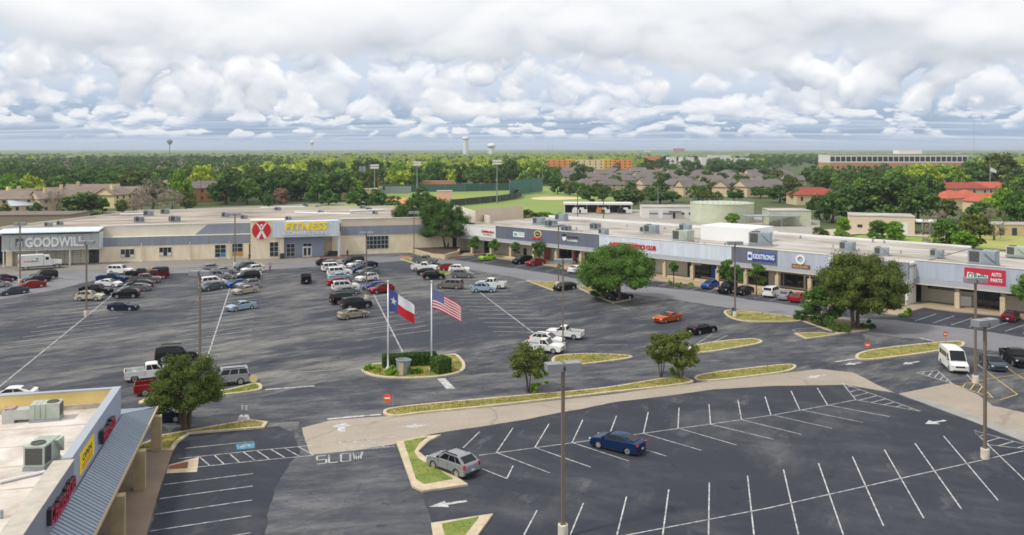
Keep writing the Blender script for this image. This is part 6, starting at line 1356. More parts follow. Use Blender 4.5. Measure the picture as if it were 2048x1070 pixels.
# school / field buildings
flat(P(710, 398), .2, 22, 14, 5.0, m_stucco, 'pale flat-roofed building left of the ball field'); flat(P(740, 384), .2, 10, 10, 8, m_brick, 'brick building with towers left of the ball field')
for i, u in enumerate((722, 727)): o = MB().box(-.9, .9, -.9, .9, 0, 15).build('stair_tower', m_metal); o.location = P(u, 385); tag(o, ['left', 'right'][i] + ' one of two grey masts left of the ball field', 'tower', 'grey masts by the ball field')
b = MB(); b.face([(*P(u, v).xy, .0) for u, v in [(745, 372), (1160, 372), (1250, 402), (1150, 414), (1270, 424), (1130, 440), (1060, 452), (930, 452), (760, 415)]]); tag(b.build('field_lawn', mat('field_grass', hex3('#6f8a3a'), .9, col2=hex3('#8a9448'), vscale=.03, detail=8)), kind='structure')
m_clay = mat('infield_clay', hex3('#cf9355'), .9, col2=hex3('#bf8650'), vscale=.1)
for pts, nm, m_, z in (([(770, 398), (800, 396), (880, 400), (905, 404), (880, 408), (790, 412)], 'softball_infield', m_clay, .05), ([(855, 370), (905, 371.5), (900, 375), (850, 373)], 'baseball_infield', m_clay, .05), ([(900, 398), (1020, 393), (1038, 396), (1000, 402), (905, 408)], 'softball_outfield', mat('yellow_grass', hex3('#a9a041'), .9, col2=hex3('#8f9440'), vscale=.05), .045), ([(1062, 396.5), (1090, 393.5), (1140, 394), (1165, 397), (1120, 400), (1075, 399.5)], 'sand_court', mat('sand', hex3('#cbb893'), .9, var=.06, vscale=.2), .05)):
    q = smooth_loop([P(u, v) for u, v in pts]); b = MB(); b.face([(p.x, p.y, z) for p in q]); tag(b.build(nm, m_), kind='structure')
m_screen = mat('green_windscreen', hex3('#3c5f58'), .8, var=.08, vscale=.3); m_fpost = mat('fence_post', hex3('#8e9796'), .5, .4); m_dscreen = mat('dark_windscreen', hex3('#3a403a'), .8, var=.1, vscale=.3)
def fence(pts, h_, lab, m_, step=9.0, post=True, cat='fence', tall=0):
    q = [P(*p) for p in pts]; r = empty('fence', q[0], 0, lab, cat, 'fences around the ball fields'); k = 0
    for a, c in zip(q[:-1], q[1:]):
        n = max(1, int((c - a).length / step))
        for i in range(n):
            s, e = a.lerp(c, i / n) - q[0], a.lerp(c, (i + 1) / n) - q[0]; d = (e - s).normalized(); nn_ = Vector((-d.y, d.x, 0)) * .03; b = MB()
            b.prism([tuple((s + nn_).xy), tuple((s - nn_).xy), tuple((e - nn_).xy), tuple((e + nn_).xy)], .15, h_); b.build('screen_panel', m_, r)
            if post: MB().tube(s - Vector((0, .12, 0)), s + Vector((0, -.12, h_ + .3 + tall)), .09, seg=6).build('fence_post', m_fpost, r)
fence([(765, 386), (850, 384), (930, 383.5), (1019, 381)], 4.5, 'long green windscreen fence between the two ball fields', m_screen); fence([(1019, 392), (1050, 388), (1085, 383)], 8.2, 'tall green screen fence at the right of the ball fields', mat('teal_screen', hex3('#4a756f'), .8, var=.08, vscale=.3), 6); fence([(900, 414), (960, 408), (1000, 404), (1035, 398), (1043, 394), (1030, 389)], 3.2, 'low dark curved outfield fence', m_dscreen, 8); fence([(770, 398), (760, 392), (765, 386)], 4, 'curved grey backstop at the left of the softball field', m_fpost, 5)
flat(P(889, 404), .1, 7, 6, 5.2, mat('dugout_pink', hex3('#cbb09a'), .9), 'small pinkish dugout building on the softball field'); flat(P(876, 373), .1, 22, 5, 3.6, m_brick, 'long brick dugout behind the far infield')
o = MB().box(-7, 7, -.1, .1, 1, 5).build('bleacher_board', m_fpost); o.location = P(796, 391); tag(o, 'grey bleacher board left of the softball infield', 'bleacher')
o = flat(P(992, 366), .15, 18, 14, 8, m_bshing, 'brown house block behind the far outfield'); bx('tan_front', m_brick, o, -3, 9.05, -7.1, -6.9, .2, 7)
def light_mast(u, vb, vt, lab):
    h_ = (vb - vt) / (vb - V0) * HC; r = empty('field_light_mast', P(u, vb), 0, lab, 'light mast', 'ball field light masts'); MB().tube((0, 0, 0), (0, 0, h_), .32, .16, 8).build('mast', m_fpost, r)
    for z in (h_ - 1.2, h_): b = MB(); b.box(-2.1, 2.1, -.3, .3, z - .35, z + .5); b.build('lamp_bank', m_bwhite, r)
light_mast(749, 398, 331, 'field light mast left of the two ball fields'); light_mast(834, 395, 325, 'field light mast in the middle of the ball fields'); light_mast(994, 407, 322, 'tallest field light mast at the right of the ball fields')
for i, (u, vb, vt, nm) in enumerate([(770, 371, 330, 'first'), (803, 371, 330, 'second'), (826, 371, 332, 'third'), (858, 371, 328, 'fourth'), (865, 371, 342, 'fifth'), (905, 371, 330, 'sixth'), (1079, 375, 340, 'seventh'), (1085, 382, 343, 'eighth')]): o = MB().tube((0, 0, 0), (0, 0, (vb - vt) / (vb - V0) * HC), .16, .1, 6).build('net_pole', m_fpost); o.location = P(u, vb); tag(o, nm + ' net pole from the left behind the ball field', 'pole', 'net poles behind the ball field')
# utility yard
yd = sheet('utility_yard', [(1060, 452), (1130, 425), (1270, 419), (1400, 428), (1640, 440), (1640, 470), (1400, 460), (1100, 452)], mat('yard_concrete', hex3('#a8a39a'), .9, col2=hex3('#8e8a82'), vscale=.06, detail=7), .03); tag(yd, kind='structure')
lw = wpx(1265 - 1128, 428); r = empty('open_shed', P(1196, 426), -.06, 'long open-fronted storage shed beyond the strip roof', 'shed'); hh = (427 - 407) / (427 - V0) * HC
bx('rear_wall', mat('shed_dark', hex3('#56585a'), .9), r, -lw / 2, lw / 2, 7.5, 7.8, 0, hh - .8); bx('roof', m_bwhite, r, -lw / 2 - .3, lw / 2 + .3, -.5, 8, hh - .7, hh); bx('side_wall', m_bwhite, r, -lw / 2, -lw / 2 + .3, 0, 7.4, 0, hh - .72); bx('side_wall', m_bwhite, r, lw / 2 - .3, lw / 2, 0, 7.4, 0, hh - .72)
for i in range(1, 6): bx('post', m_metal, r, -lw / 2 + lw * i / 6 - .15, -lw / 2 + lw * i / 6 + .15, 0, .3, 0, hh - .72)
for i, (u, c_, lab) in enumerate([(1153, m_bwhite, 'white crate'), (1166, m_bwhite, 'white van body'), (1201, mat('digger_orange', hex3('#b5782e'), .6), 'orange machine'), (1211, m_bwhite, 'small white cart'), (1254, m_bwhite, 'white drum stack'), (1243, m_trim, 'dark trailer')]):
    o = MB(); o.box(-1.6, 1.6, -1, 1, .4, 1.6).box(-1.3, .3, -.9, .9, 1.6, 2.3); q = o.build('stored_equipment', c_); q.location = P(u, 427.5); tag(q, lab + ' standing at the open storage shed', 'equipment', 'equipment in the storage shed')
wl_ = wpx(1395 - 1277, 437); r = flat(P(1340, 434), -.10, wl_, 14, (436 - 414) / (437 - V0) * HC, m_bwhite, 'white workshop with two garage doors'); hh = 4.0
for xx in (-wl_ / 2 + 4.2, -wl_ / 2 + 9.0): o = bx('garage_door', mat('door_grey', (.5, .51, .52), .6), r, xx - 1.6, xx + 1.6, -7.08, -6.9, 0, 3.0); bx('door_glazing', m_hwin, o, xx - 1.5, xx + 1.5, -7.1, -7.02, 1.5, 1.9)
for xx in (4, 6.5, 8.6): bx('window', m_hwin, r, xx - .5, xx + .5, -7.06, -6.94, 1.4, 2.2)
bx('awning', m_trim, r, -1, 3.4, -8.4, -7.0, 2.5, 2.65); bx('door', m_hwin, r, .4, 1.3, -7.06, -6.94, 0, 2.2)
m_tank = mat('pale_green_tank', hex3('#c6cab4'), .8, col2=hex3('#b0b59c'), vscale=.3, detail=6); ty = P(1458, 447); rad = wpx(1519 - 1397, 440) / 2
r = empty('storage_tank', ty + Vector((0, rad * .9, 0)), 0, 'wide pale green round tank with railed lid', 'tank'); hh = 6.2
MB().lathe([(rad, 0), (rad, hh), (rad * 1.01, hh), (rad * 1.01, hh + .25), (0.01, hh + .5)], 48).build('tank_wall', m_tank, r); 
for i in range(36): a = 2 * math.pi * i / 36; MB().tube((math.cos(a) * rad, math.sin(a) * rad, hh), (math.cos(a) * rad, math.sin(a) * rad, hh + 1.2), .05, seg=5).build('rail_post', m_metal, r)
b = MB()
for i in range(36):
    a, c = 2 * math.pi * i / 36, 2 * math.pi * (i + 1) / 36
    for z in (.6, 1.2): b.tube((math.cos(a) * rad, math.sin(a) * rad, hh + z), (math.cos(c) * rad, math.sin(c) * rad, hh + z), .04, seg=4, caps=False)
b.build('rail', m_metal, r)
flat(P(1572, 447), -.1, wpx(80, 447), 12, 4.6, m_tank, 'pale green boxy plant right of the round tank'); o = MB(); o.box(-9, 9, -3, 3, 3.2, 3.5)
for x in (-8.5, -3, 3, 8.5): o.box(x - .12, x + .12, -2.8, -2.6, 0, 3.2)
q = o.build('pipe_shelter', m_metal); q.location = P(1540, 452); tag(q, 'metal shelter frame before the round tank', 'shelter')
# right background
r = flat(P(1760, 463), -.35, wpx(118, 463), 13, (463 - 430) / (463 - V0) * HC, m_pinkish, 'tan garage building with white roller door on the right'); bx('roller_door', m_bwhite, r, 3.0, 7.2, -6.6, -6.4, 0, 3.4); bx('window', m_hwin, r, -6.6, -5.2, -6.56, -6.44, 1.6, 2.5); bx('side_canopy', m_bwhite, r, 9.3, 16, -6, 3, 3.6, 3.85)
for x in (11, 13, 15.5): bx('canopy_post', m_metal, r, x - .1, x + .1, -5.9, -5.7, 0, 3.6)
r = flat(P(2035, 468), -.2, 24, 10, 3.0, mat('old_tan', hex3('#bba883'), .9, var=.1, vscale=.5), 'low tan motel-like building at the right edge', roof=mat('old_roof', hex3('#a39d94'), .9, var=.1, vscale=.3))
for i in range(6): bx('door', m_hwin, r, -10 + i * 3.4, -8.7 + i * 3.4, -5.06, -4.94, 0, 2.2)
for u, v, L, rz, m_, lab in [(1625, 408, 20, .1, m_tile, 'red-roofed building left of the dark tree mass on the right'), (1905, 393, 34, .05, m_tile, 'long red-tiled building on the right'), (1968, 392, 26, .1, m_tile2, 'orange-tiled building right of the red one'), (1900, 416, 12, .2, m_tile2, 'low orange-tiled roof left, among the right trees'), (1980, 424, 16, .2, m_tile2, 'low orange-tiled roof right, among the right trees'), (1930, 414, 10, .3, m_tile2, 'low orange-tiled roof between two others')]: house(P(u, v), rz, L, 11, 4.6, 3.0, m_stucco, m_, lab, 'red roofed buildings on the right', 'hip', int(L / 5))
for u, v, L in ((1840, 376, 22), (1890, 378, 26), (1935, 376, 24)): house(P(u, v), .1, L, 14, 4.5, 3.6, m_stucco, m_gshing, {1840: 'left', 1890: 'middle', 1935: 'right'}[u] + ' one of three grey hipped roofs above the red tiles', 'grey roofs above the red tiles', 'hip', 4)
# brick hospital block
hv_ = 352; L = wpx(1935 - 1660, hv_); r = empty('brick_block', P(1797.5, hv_), 0, 'long orange brick block with white top storey on the right', 'building'); hh = (hv_ - 309) / (hv_ - V0) * HC
bx('brick_wall', mat('far_brick', hex3('#b48464'), .9, var=.06, vscale=.1), r, -L / 2, L / 2, 0, 30, 0, hh * .62); bx('top_storey', m_bwhite, r, -L / 2, L / 2, .05, 30, hh * .62, hh); bx('roof', m_roofw, r, -L / 2 - .3, L / 2 + .3, -.3, 30.3, hh, hh + .5)
for i in range(26):
    xx = -L / 2 + L * (i + .5) / 26; bx('window', m_hwin, r, xx - 2.0, xx + 2.0, -.05, .15, hh * .68, hh * .90)
    for zz in (.12, .34): bx('window', m_hwin, r, xx - 1.0, xx + 1.0, -.1, .1, hh * zz, hh * (zz + .12))
bx('penthouse', m_bwhite, r, L * .03, L * .20, 8, 20, hh, hh + 4)
# orange apartments far behind the subdivision
ov = 339; r = empty('orange_apartments', P(1180, ov), 0, 'long orange and yellow apartment block behind the grey roofs', 'building'); hh = (ov - 320) / (ov - V0) * HC
for u0, u1, c_ in ((1092, 1135, '#e08a4c'), (1135, 1152, '#d9a93e'), (1152, 1208, '#dcc59a'), (1208, 1225, '#d9a93e'), (1225, 1265, '#e08a4c')):
    a, c = wpx(u0 - 1180, ov), wpx(u1 - 1180, ov); bx('facade', mat('far_' + c_[1:], hex3(c_), .9), r, a, c - .1, 0, 18, 0, hh + (1 if c_ == '#d9a93e' else 0)); n = max(2, int((c - a) / 6))
    for i in range(n):
        for zz in (.15, .48, .78): xx = a + (c - a) * (i + .5) / n; bx('window', m_hwin, r, xx - .8, xx + .8, -.06, .1, hh * zz, hh * (zz + .14))
o = flat(P(1305, 338), 0, wpx(26, 338), 18, (338 - 313) / (338 - V0) * HC, mat('far_orange', hex3('#d9804e'), .9), 'small orange block right of the long apartments')
for i, (u0, u1, vb, vt) in enumerate([(1335, 1350, 327, 314), (1360, 1385, 329, 314), (1400, 1420, 330, 314), (1418, 1436, 326, 310), (1437, 1458, 326, 310), (1460, 1495, 329, 316), (1347, 1368, 309, 297), (1427, 1462, 304, 298.5), (1290, 1300, 309, 301)]):
    flat(P((u0 + u1) / 2, vb), 0, wpx(u1 - u0, vb), 25, (vb - vt) / (vb - V0) * HC, m_bwhite if i != 6 else mat('far_redwhite', hex3('#b8756c'), .9), 'far pale building on the horizon right of centre, ' + NAMES[i], group='far pale buildings')
flat(P(1870, 309), 0, 230, 60, 5.5, m_bwhite, 'far pale row of roofs behind the brick block')
# subdivision
rowsd = [(392, [(1376, 11, .35), (1442, 10, 1.2), (1505, 16, .35)]), (380, [(1170, 11, .3), (1222, 15, .2), (1300, 15, .4), (1350, 16, .1), (1400, 12, 1.3), (1445, 15, .3), (1490, 14, .5), (1545, 14, .2)]), (370, [(1205, 15, .1), (1255, 16, .5), (1310, 15, .2), (1365, 14, 1.2), (1420, 16, .3), (1475, 15, .1), (1530, 15, .4), (1585, 14, .2)]), (362, [(1140, 14, .2), (1185, 15, .3), (1235, 16, .1), (1285, 15, .4), (1335, 16, .2), (1390, 15, .3), (1450, 16, .1), (1510, 15, .4), (1570, 15, .2)]), (355, [(1120, 15, .1), (1160, 16, .3), (1205, 15, .2), (1250, 16, .4), (1300, 16, .1), (1350, 15, .3), (1400, 16, .2), (1455, 15, .4), (1510, 16, .1), (1565, 15, .3)]), (349, [(1095, 15, .2), (1135, 16, .1), (1180, 15, .3), (1225, 16, .2), (1275, 16, .1), (1330, 15, .3), (1385, 16, .1), (1440, 15, .2), (1500, 16, .3)])]
ORD = ['leftmost', 'second from left', 'third from left', 'fourth from left', 'fifth from left', 'sixth from left', 'seventh from left', 'eighth from left', 'ninth from left', 'rightmost']; RWN = ['nearest', 'second nearest', 'third nearest', 'fourth nearest', 'fifth nearest', 'farthest']
for j, (v, hs) in enumerate(rowsd):
    for i, (u, L, rz) in enumerate(hs):
        house(P(u, v), rz, L, L * .8, 3.6 if j > 0 else 5.2, 3.3, m_stucco, m_gshing, 'grey-roofed tan house, %s in the %s subdivision row' % (ORD[i], RWN[j]), 'houses of the grey roofed subdivision', 'gable' if (i + j) % 3 == 0 or j == 0 else 'hip', 3, False, 'house', hip=.75, floors=2)
# water towers and masts on the horizon
m_wt = mat('water_tower_white', (.68, .68, .66), .6); m_wd = mat('water_tower_dark', hex3('#6b7480'), .7)
def wtower(u, vt, D, prof, m_, lab):
    zt = HC - (vt - V0) / F * D; r = empty('water_tower', ((u - U0) / F * D, D, 0), 0, lab, 'water tower', 'water towers on the horizon'); k = D / F
    MB().lathe([(a * k, zt + b_ * k) for a, b_ in prof], 24).build('tank', m_, r, True); st_ = prof[0]; MB().lathe([(st_[0] * k * 1.0, 0), (st_[0] * k, zt + st_[1] * k)], 16).build('stem', m_, r, True)
wtower(339.5, 279, 2600, [(.8, -11), (1.5, -10), (5, -6.5), (5.6, -4), (4.6, -1.5), (2, 0), (.01, 0)], m_wd, 'dark water tower on a thin stem at left horizon')
wtower(624.5, 281, 2600, [(.9, -8.5), (1.3, -8), (3.6, -5.5), (4.1, -3.8), (3.3, -1), (1.2, 0), (.01, 0)], m_wt, 'small white ball water tower left of centre horizon')
wtower(931.5, 273, 2400, [(5.2, -7), (6.8, -5.5), (7, -2), (4, 0), (.01, 0)], m_wt, 'tall white pillar water tower at centre horizon'); wtower(983, 286.5, 2400, [(5.5, -9), (6, -9), (8.8, -6), (8.8, -4), (5.5, -1), (2, 0), (.01, 0)], m_wt, 'squat white water tower right of the pillar tower')
for u, vt, D, lab in ((1097, 279, 2200, 'left thin radio mast near the centre horizon'), (1105, 274, 2300, 'second thin radio mast near the centre horizon'), (1372, 279, 2600, 'thin radio mast above the far pale buildings'), (1948, 240, 1200, 'tall thin radio mast over the brick block end')):
    z = HC - (vt - V0) / F * D; r = empty('radio_mast', ((u - U0) / F * D, D, 0), 0, lab, 'radio mast', 'radio masts'); w_ = .22 * D / F; b = MB()
    for a in (0, 2.1, 4.2): b.tube((math.cos(a) * w_, math.sin(a) * w_, 0), (math.cos(a) * w_ * .6, math.sin(a) * w_ * .6, z), w_ * .35, seg=5)
    b.build('lattice', m_fpost, r)
FH = [(95, 309, 9), (432, 308, 8), (640, 313, 10), (692, 344, 12), (722, 348, 9), (857, 313, 12), (873, 366, 15), (902, 347, 9), (956, 330, 10), (1004, 345, 12), (1048, 344, 13), (1082, 343, 12), (1120, 313, 12), (1215, 310, 10), (2015, 345, 22), (2035, 322, 20)]
for i, (u, v, w_) in enumerate(FH): house(P(u, v), .2 * (i % 4), max(10, wpx(w_, v)), max(9, wpx(w_, v) * .6), 5.5 if v > 325 else 9, 3.2, m_bwhite if i % 3 else m_stucco, m_gshing if i % 2 else m_bshing, 'lone house showing among the far trees, %s' % (NAMES[i] if i < 15 else 'farthest right'), 'lone houses among the far trees', 'gable' if i % 2 else 'hip', 3, floors=2)
# utility poles
def upole(u, vb, vt, lab, m_=None):
    h_ = (vb - vt) / (vb - V0) * HC; r = empty('utility_pole', P(u, vb), 0, lab, 'utility pole', 'utility poles behind the shops'); MB().tube((0, 0, 0), (0, 0, h_), .17, .11, 7).build('pole', m_ or m_bark, r); bx('crossarm', m_bark, r, -1.2, 1.2, -.07, .07, h_ - .9, h_ - .7); return (P(u, vb) + Vector((0, 0, h_ - .7)))
tops = [upole(315, 430, 395, 'utility pole behind the thrift roof, left'), upole(350, 428, 395, 'thick utility pole behind the thrift roof, right'), upole(402, 405, 355, 'utility pole before the brick apartment house'), upole(545, 428, 395, 'utility pole behind the fitness roof'), upole(1207, 438, 372, 'tall utility pole left of the storage shed end'), upole(1155, 440, 377, 'utility pole in front of the storage shed'), upole(1290, 425, 378, 'utility pole behind the workshop'), upole(1316, 425, 372, 'pale pole behind the workshop', m_fpost)]
def wire(a, c, lab, sag=1.2):
    b = MB(); pts = [a.lerp(c, i / 10) - Vector((0, 0, sag * 4 * (i / 10) * (1 - i / 10))) for i in range(11)]
    for p, q in zip(pts[:-1], pts[1:]): b.tube(p, q, .035, seg=4, caps=False)
    tag(b.build('power_line', m_trim), lab, 'cable', 'power lines behind the shops')
wire(tops[0], tops[1], 'power line between the two poles behind thrift roof'); wire(tops[1], tops[3], 'power line running behind the fitness roof'); wire(tops[3], tops[5], 'power line running from fitness roof to the shed', 2); wire(tops[5], tops[4], 'power line along the storage shed'); wire(tops[4], tops[6], 'power line from shed end to workshop')
r = empty('far_flagpole', P(1980, 392), 0, 'far flagpole with small flag among right trees', 'flagpole'); hh = (392 - 328) / (392 - V0) * HC; MB().tube((0, 0, 0), (0, 0, hh), .2, .1, 8).build('pole', m_pole, r); patch(flag_surface(3.6, 2.2, .5, .5), 0, 1, 0, 1).build('cloth', m_fw, r).location = (.2, 0, hh - 4)
# street and lawns behind the fitness block
tag(sheet('rear_street', [(200, 424), (480, 413), (760, 402), (1000, 398), (1000, 402), (790, 410), (560, 424), (320, 432)], mat('far_asphalt', hex3('#8a8680'), .9, var=.06, vscale=.1), .02), kind='structure')
tag(sheet('roadside_lawn', [(350, 432), (500, 414), (720, 408), (720, 417), (520, 428), (420, 436)], mat('lawn_strip', hex3('#8f9750'), .9, col2=hex3('#7d8a3c'), vscale=.05), .045), kind='structure')
tag(sheet('creek_bank', [(1600, 488), (1720, 470), (1900, 476), (1990, 500), (1880, 535), (1700, 515)], mat('bank_grass', hex3('#76902e'), .9, col2=hex3('#8c9a3c'), vscale=.06, detail=8), -.02), kind='structure')
tag(sheet('right_lane', [(1600, 462), (1700, 456), (1880, 470), (1900, 476), (1720, 468), (1620, 474)], mat('pale_gravel', hex3('#b3aa98'), .9, var=.06, vscale=.1), .02), kind='structure')
tag(sheet('right_meadow', [(1880, 470), (2150, 462), (2250, 500), (1990, 500)], mat('dry_meadow', hex3('#a3a05a'), .9, col2=hex3('#8f9548'), vscale=.05), -.01), kind='structure')

# ------------------------------------------------------------------ background trees
NEARP = {}
def bgtree(u, vb, vt, wpx_, kind, label, group=None, shape='round', seed=None, name='tree', h0f=.04):
    Y = F * HC / (vb - V0); h_ = (vb - vt) / (vb - V0) * HC; w_ = wpx_ * Y / F / 2; s = seed if seed is not None else int(u) % 5
    t = empty(name, P(u, vb), (u * 1.7) % 6.28, label, 'tree', group); key = (kind, shape, s)
    if key not in NEARP: NEARP[key] = (crown(kind, shape, 200 + s, 44, 60, .085, 1.6)[0], trunk_mesh(200 + s, .2, .8, 1.0, 1, .06))
    me, tr = NEARP[key]; c = link('crown', me, t); c.location = (0, 0, h_ * h0f); c.scale = (w_, w_, h_ * (1 - h0f)); c = link('trunk', tr, t); c.scale = (w_, w_, h_)
    return t
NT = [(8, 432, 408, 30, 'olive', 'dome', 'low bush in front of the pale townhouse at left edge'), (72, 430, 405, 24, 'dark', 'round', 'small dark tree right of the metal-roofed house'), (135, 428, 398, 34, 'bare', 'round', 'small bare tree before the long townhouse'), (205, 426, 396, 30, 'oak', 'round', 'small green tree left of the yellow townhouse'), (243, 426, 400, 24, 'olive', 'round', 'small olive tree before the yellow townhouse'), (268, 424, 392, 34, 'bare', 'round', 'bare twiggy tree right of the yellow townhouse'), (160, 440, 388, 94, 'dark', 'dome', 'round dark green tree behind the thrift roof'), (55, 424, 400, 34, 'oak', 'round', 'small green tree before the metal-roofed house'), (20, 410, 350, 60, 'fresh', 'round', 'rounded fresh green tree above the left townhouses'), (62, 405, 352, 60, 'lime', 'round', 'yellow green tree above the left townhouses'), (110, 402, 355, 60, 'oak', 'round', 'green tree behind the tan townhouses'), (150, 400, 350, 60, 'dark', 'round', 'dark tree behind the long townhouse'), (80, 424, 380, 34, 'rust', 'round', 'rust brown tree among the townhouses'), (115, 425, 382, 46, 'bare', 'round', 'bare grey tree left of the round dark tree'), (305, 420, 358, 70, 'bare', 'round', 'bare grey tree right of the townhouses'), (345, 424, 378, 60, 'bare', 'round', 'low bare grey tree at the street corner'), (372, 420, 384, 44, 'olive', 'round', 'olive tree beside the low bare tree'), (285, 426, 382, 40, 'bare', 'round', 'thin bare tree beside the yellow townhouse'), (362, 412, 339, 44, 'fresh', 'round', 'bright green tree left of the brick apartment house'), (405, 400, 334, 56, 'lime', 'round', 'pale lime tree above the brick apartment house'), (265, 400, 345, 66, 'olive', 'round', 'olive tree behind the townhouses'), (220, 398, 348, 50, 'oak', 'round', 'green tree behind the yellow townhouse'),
 (452, 408, 345, 70, 'dark', 'round', 'dark tree right of the brick apartment house'), (495, 408, 358, 50, 'oak', 'round', 'green tree second right of the brick apartment house'), (525, 404, 350, 60, 'dark', 'round', 'dark tree in the row above the street'), (538, 414, 380, 30, 'dark', 'dome', 'small rounded dark tree at the street edge'), (560, 408, 378, 40, 'rust', 'dome', 'purplish brown tree at the street edge'), (595, 400, 345, 70, 'dark', 'round', 'big dark tree above the street'), (635, 402, 350, 62, 'oak', 'round', 'rounded green tree left of the pale building'), (680, 402, 345, 60, 'dark', 'round', 'dark tree beside the pale flat building'), (622, 404, 380, 24, 'oak', 'dome', 'small round green tree by the grey wall'), (657, 410, 381, 40, 'oak', 'dome', 'clipped round green tree at the rear street'), (715, 418, 376, 46, 'oak', 'round', 'green tree left of the softball infield'), (752, 418, 380, 50, 'oak', 'dome', 'green tree before the softball infield'), (788, 425, 392, 40, 'oak', 'dome', 'green tree left of the live oaks'), (848, 420, 374, 56, 'dark', 'dome', 'dark tree rising behind the live oaks'),
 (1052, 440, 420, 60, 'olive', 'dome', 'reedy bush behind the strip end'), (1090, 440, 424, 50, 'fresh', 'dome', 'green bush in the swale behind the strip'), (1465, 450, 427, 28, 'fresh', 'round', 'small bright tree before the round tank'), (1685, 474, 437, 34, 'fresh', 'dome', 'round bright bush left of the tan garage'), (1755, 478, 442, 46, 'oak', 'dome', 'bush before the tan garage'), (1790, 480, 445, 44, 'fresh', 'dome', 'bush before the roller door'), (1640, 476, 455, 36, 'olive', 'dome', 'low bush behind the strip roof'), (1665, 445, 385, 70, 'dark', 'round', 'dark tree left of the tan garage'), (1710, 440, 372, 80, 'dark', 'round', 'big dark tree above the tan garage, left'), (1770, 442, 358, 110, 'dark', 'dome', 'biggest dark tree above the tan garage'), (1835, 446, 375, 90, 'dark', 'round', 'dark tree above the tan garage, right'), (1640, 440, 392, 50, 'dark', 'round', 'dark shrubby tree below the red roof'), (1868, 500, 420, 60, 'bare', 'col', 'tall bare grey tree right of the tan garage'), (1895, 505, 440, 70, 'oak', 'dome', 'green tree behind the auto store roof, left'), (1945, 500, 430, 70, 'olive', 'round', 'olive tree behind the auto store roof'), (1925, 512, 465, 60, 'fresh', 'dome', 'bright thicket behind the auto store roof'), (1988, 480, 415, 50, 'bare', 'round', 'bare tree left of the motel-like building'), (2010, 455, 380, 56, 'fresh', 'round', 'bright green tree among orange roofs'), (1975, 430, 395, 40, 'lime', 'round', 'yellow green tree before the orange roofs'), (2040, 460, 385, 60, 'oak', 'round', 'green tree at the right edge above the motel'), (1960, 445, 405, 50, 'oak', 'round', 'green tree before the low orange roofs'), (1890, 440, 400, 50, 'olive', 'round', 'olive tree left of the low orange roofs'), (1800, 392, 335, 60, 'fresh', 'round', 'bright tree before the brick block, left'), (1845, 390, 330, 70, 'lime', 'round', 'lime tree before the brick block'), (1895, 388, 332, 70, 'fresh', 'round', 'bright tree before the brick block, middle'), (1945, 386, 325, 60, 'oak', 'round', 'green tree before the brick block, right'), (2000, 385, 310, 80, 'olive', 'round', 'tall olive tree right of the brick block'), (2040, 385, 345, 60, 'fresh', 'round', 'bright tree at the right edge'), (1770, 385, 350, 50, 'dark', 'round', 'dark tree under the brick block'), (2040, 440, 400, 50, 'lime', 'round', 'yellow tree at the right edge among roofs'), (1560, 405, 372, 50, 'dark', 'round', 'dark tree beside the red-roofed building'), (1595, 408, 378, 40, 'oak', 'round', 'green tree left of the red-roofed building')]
for u, vb, vt, wp, k, shp, lab in NT: bgtree(u, vb, vt, wp, k, lab, None, shp)
rs = random.Random(5)
SUBT = [(1180, 408, 372, 36), (1205, 402, 373, 30), (1245, 408, 378, 50), (1270, 408, 380, 40), (1320, 408, 378, 50), (1345, 404, 384, 34), (1395, 404, 370, 40), (1415, 406, 380, 36), (1432, 404, 384, 28), (1470, 404, 376, 34), (1160, 392, 366, 30), (1140, 390, 362, 36), (1115, 388, 356, 34), (1212, 390, 372, 26), (1230, 372, 350, 26), (1285, 378, 358, 30), (1325, 372, 345, 34), (1322, 388, 356, 30), (1375, 362, 343, 28), (1400, 380, 352, 30), (1445, 366, 346, 30), (1480, 378, 350, 40), (1345, 352, 330, 40), (1390, 350, 324, 36), (1440, 352, 322, 56), (1490, 350, 326, 44), (1540, 372, 350, 36), (1585, 385, 355, 40), (1065, 366, 332, 36), (1090, 360, 340, 30), (1180, 350, 334, 24), (1240, 352, 338, 22), (1295, 346, 318, 34), (1320, 340, 318, 24), (1520, 396, 372, 34), (1550, 362, 340, 36), (1195, 384, 366, 28), (1262, 388, 364, 26), (1298, 398, 374, 30), (1365, 386, 368, 26), (1425, 388, 364, 28), (1460, 386, 366, 30), (1500, 384, 362, 30), (1235, 362, 346, 24), (1310, 360, 344, 24), (1360, 356, 340, 26), (1415, 358, 340, 26), (1470, 358, 342, 28), (1530, 356, 338, 30), (1150, 366, 346, 24), (1210, 368, 352, 24), (1270, 370, 354, 24), (1575, 372, 350, 34)]
for i, (u, vb, vt, wp) in enumerate(SUBT): bgtree(u, vb, vt, wp, ['dark', 'dark', 'oak', 'olive'][i % 4], 'dark green tree standing between the grey-roofed subdivision houses', 'trees among the subdivision houses', 'round', i % 5)
FT = [(560 + i * 23 + rs.uniform(-8, 8), 368 + rs.uniform(-2, 4), 326 + rs.uniform(-6, 14)) for i in range(24)]
for i, (u, vb, vt) in enumerate(FT): bgtree(u, vb, vt, 44, ['dark', 'oak', 'fresh', 'dark'][i % 4], 'leafy tree in the belt behind the ball fields', 'trees behind the ball fields', 'round', i % 5)
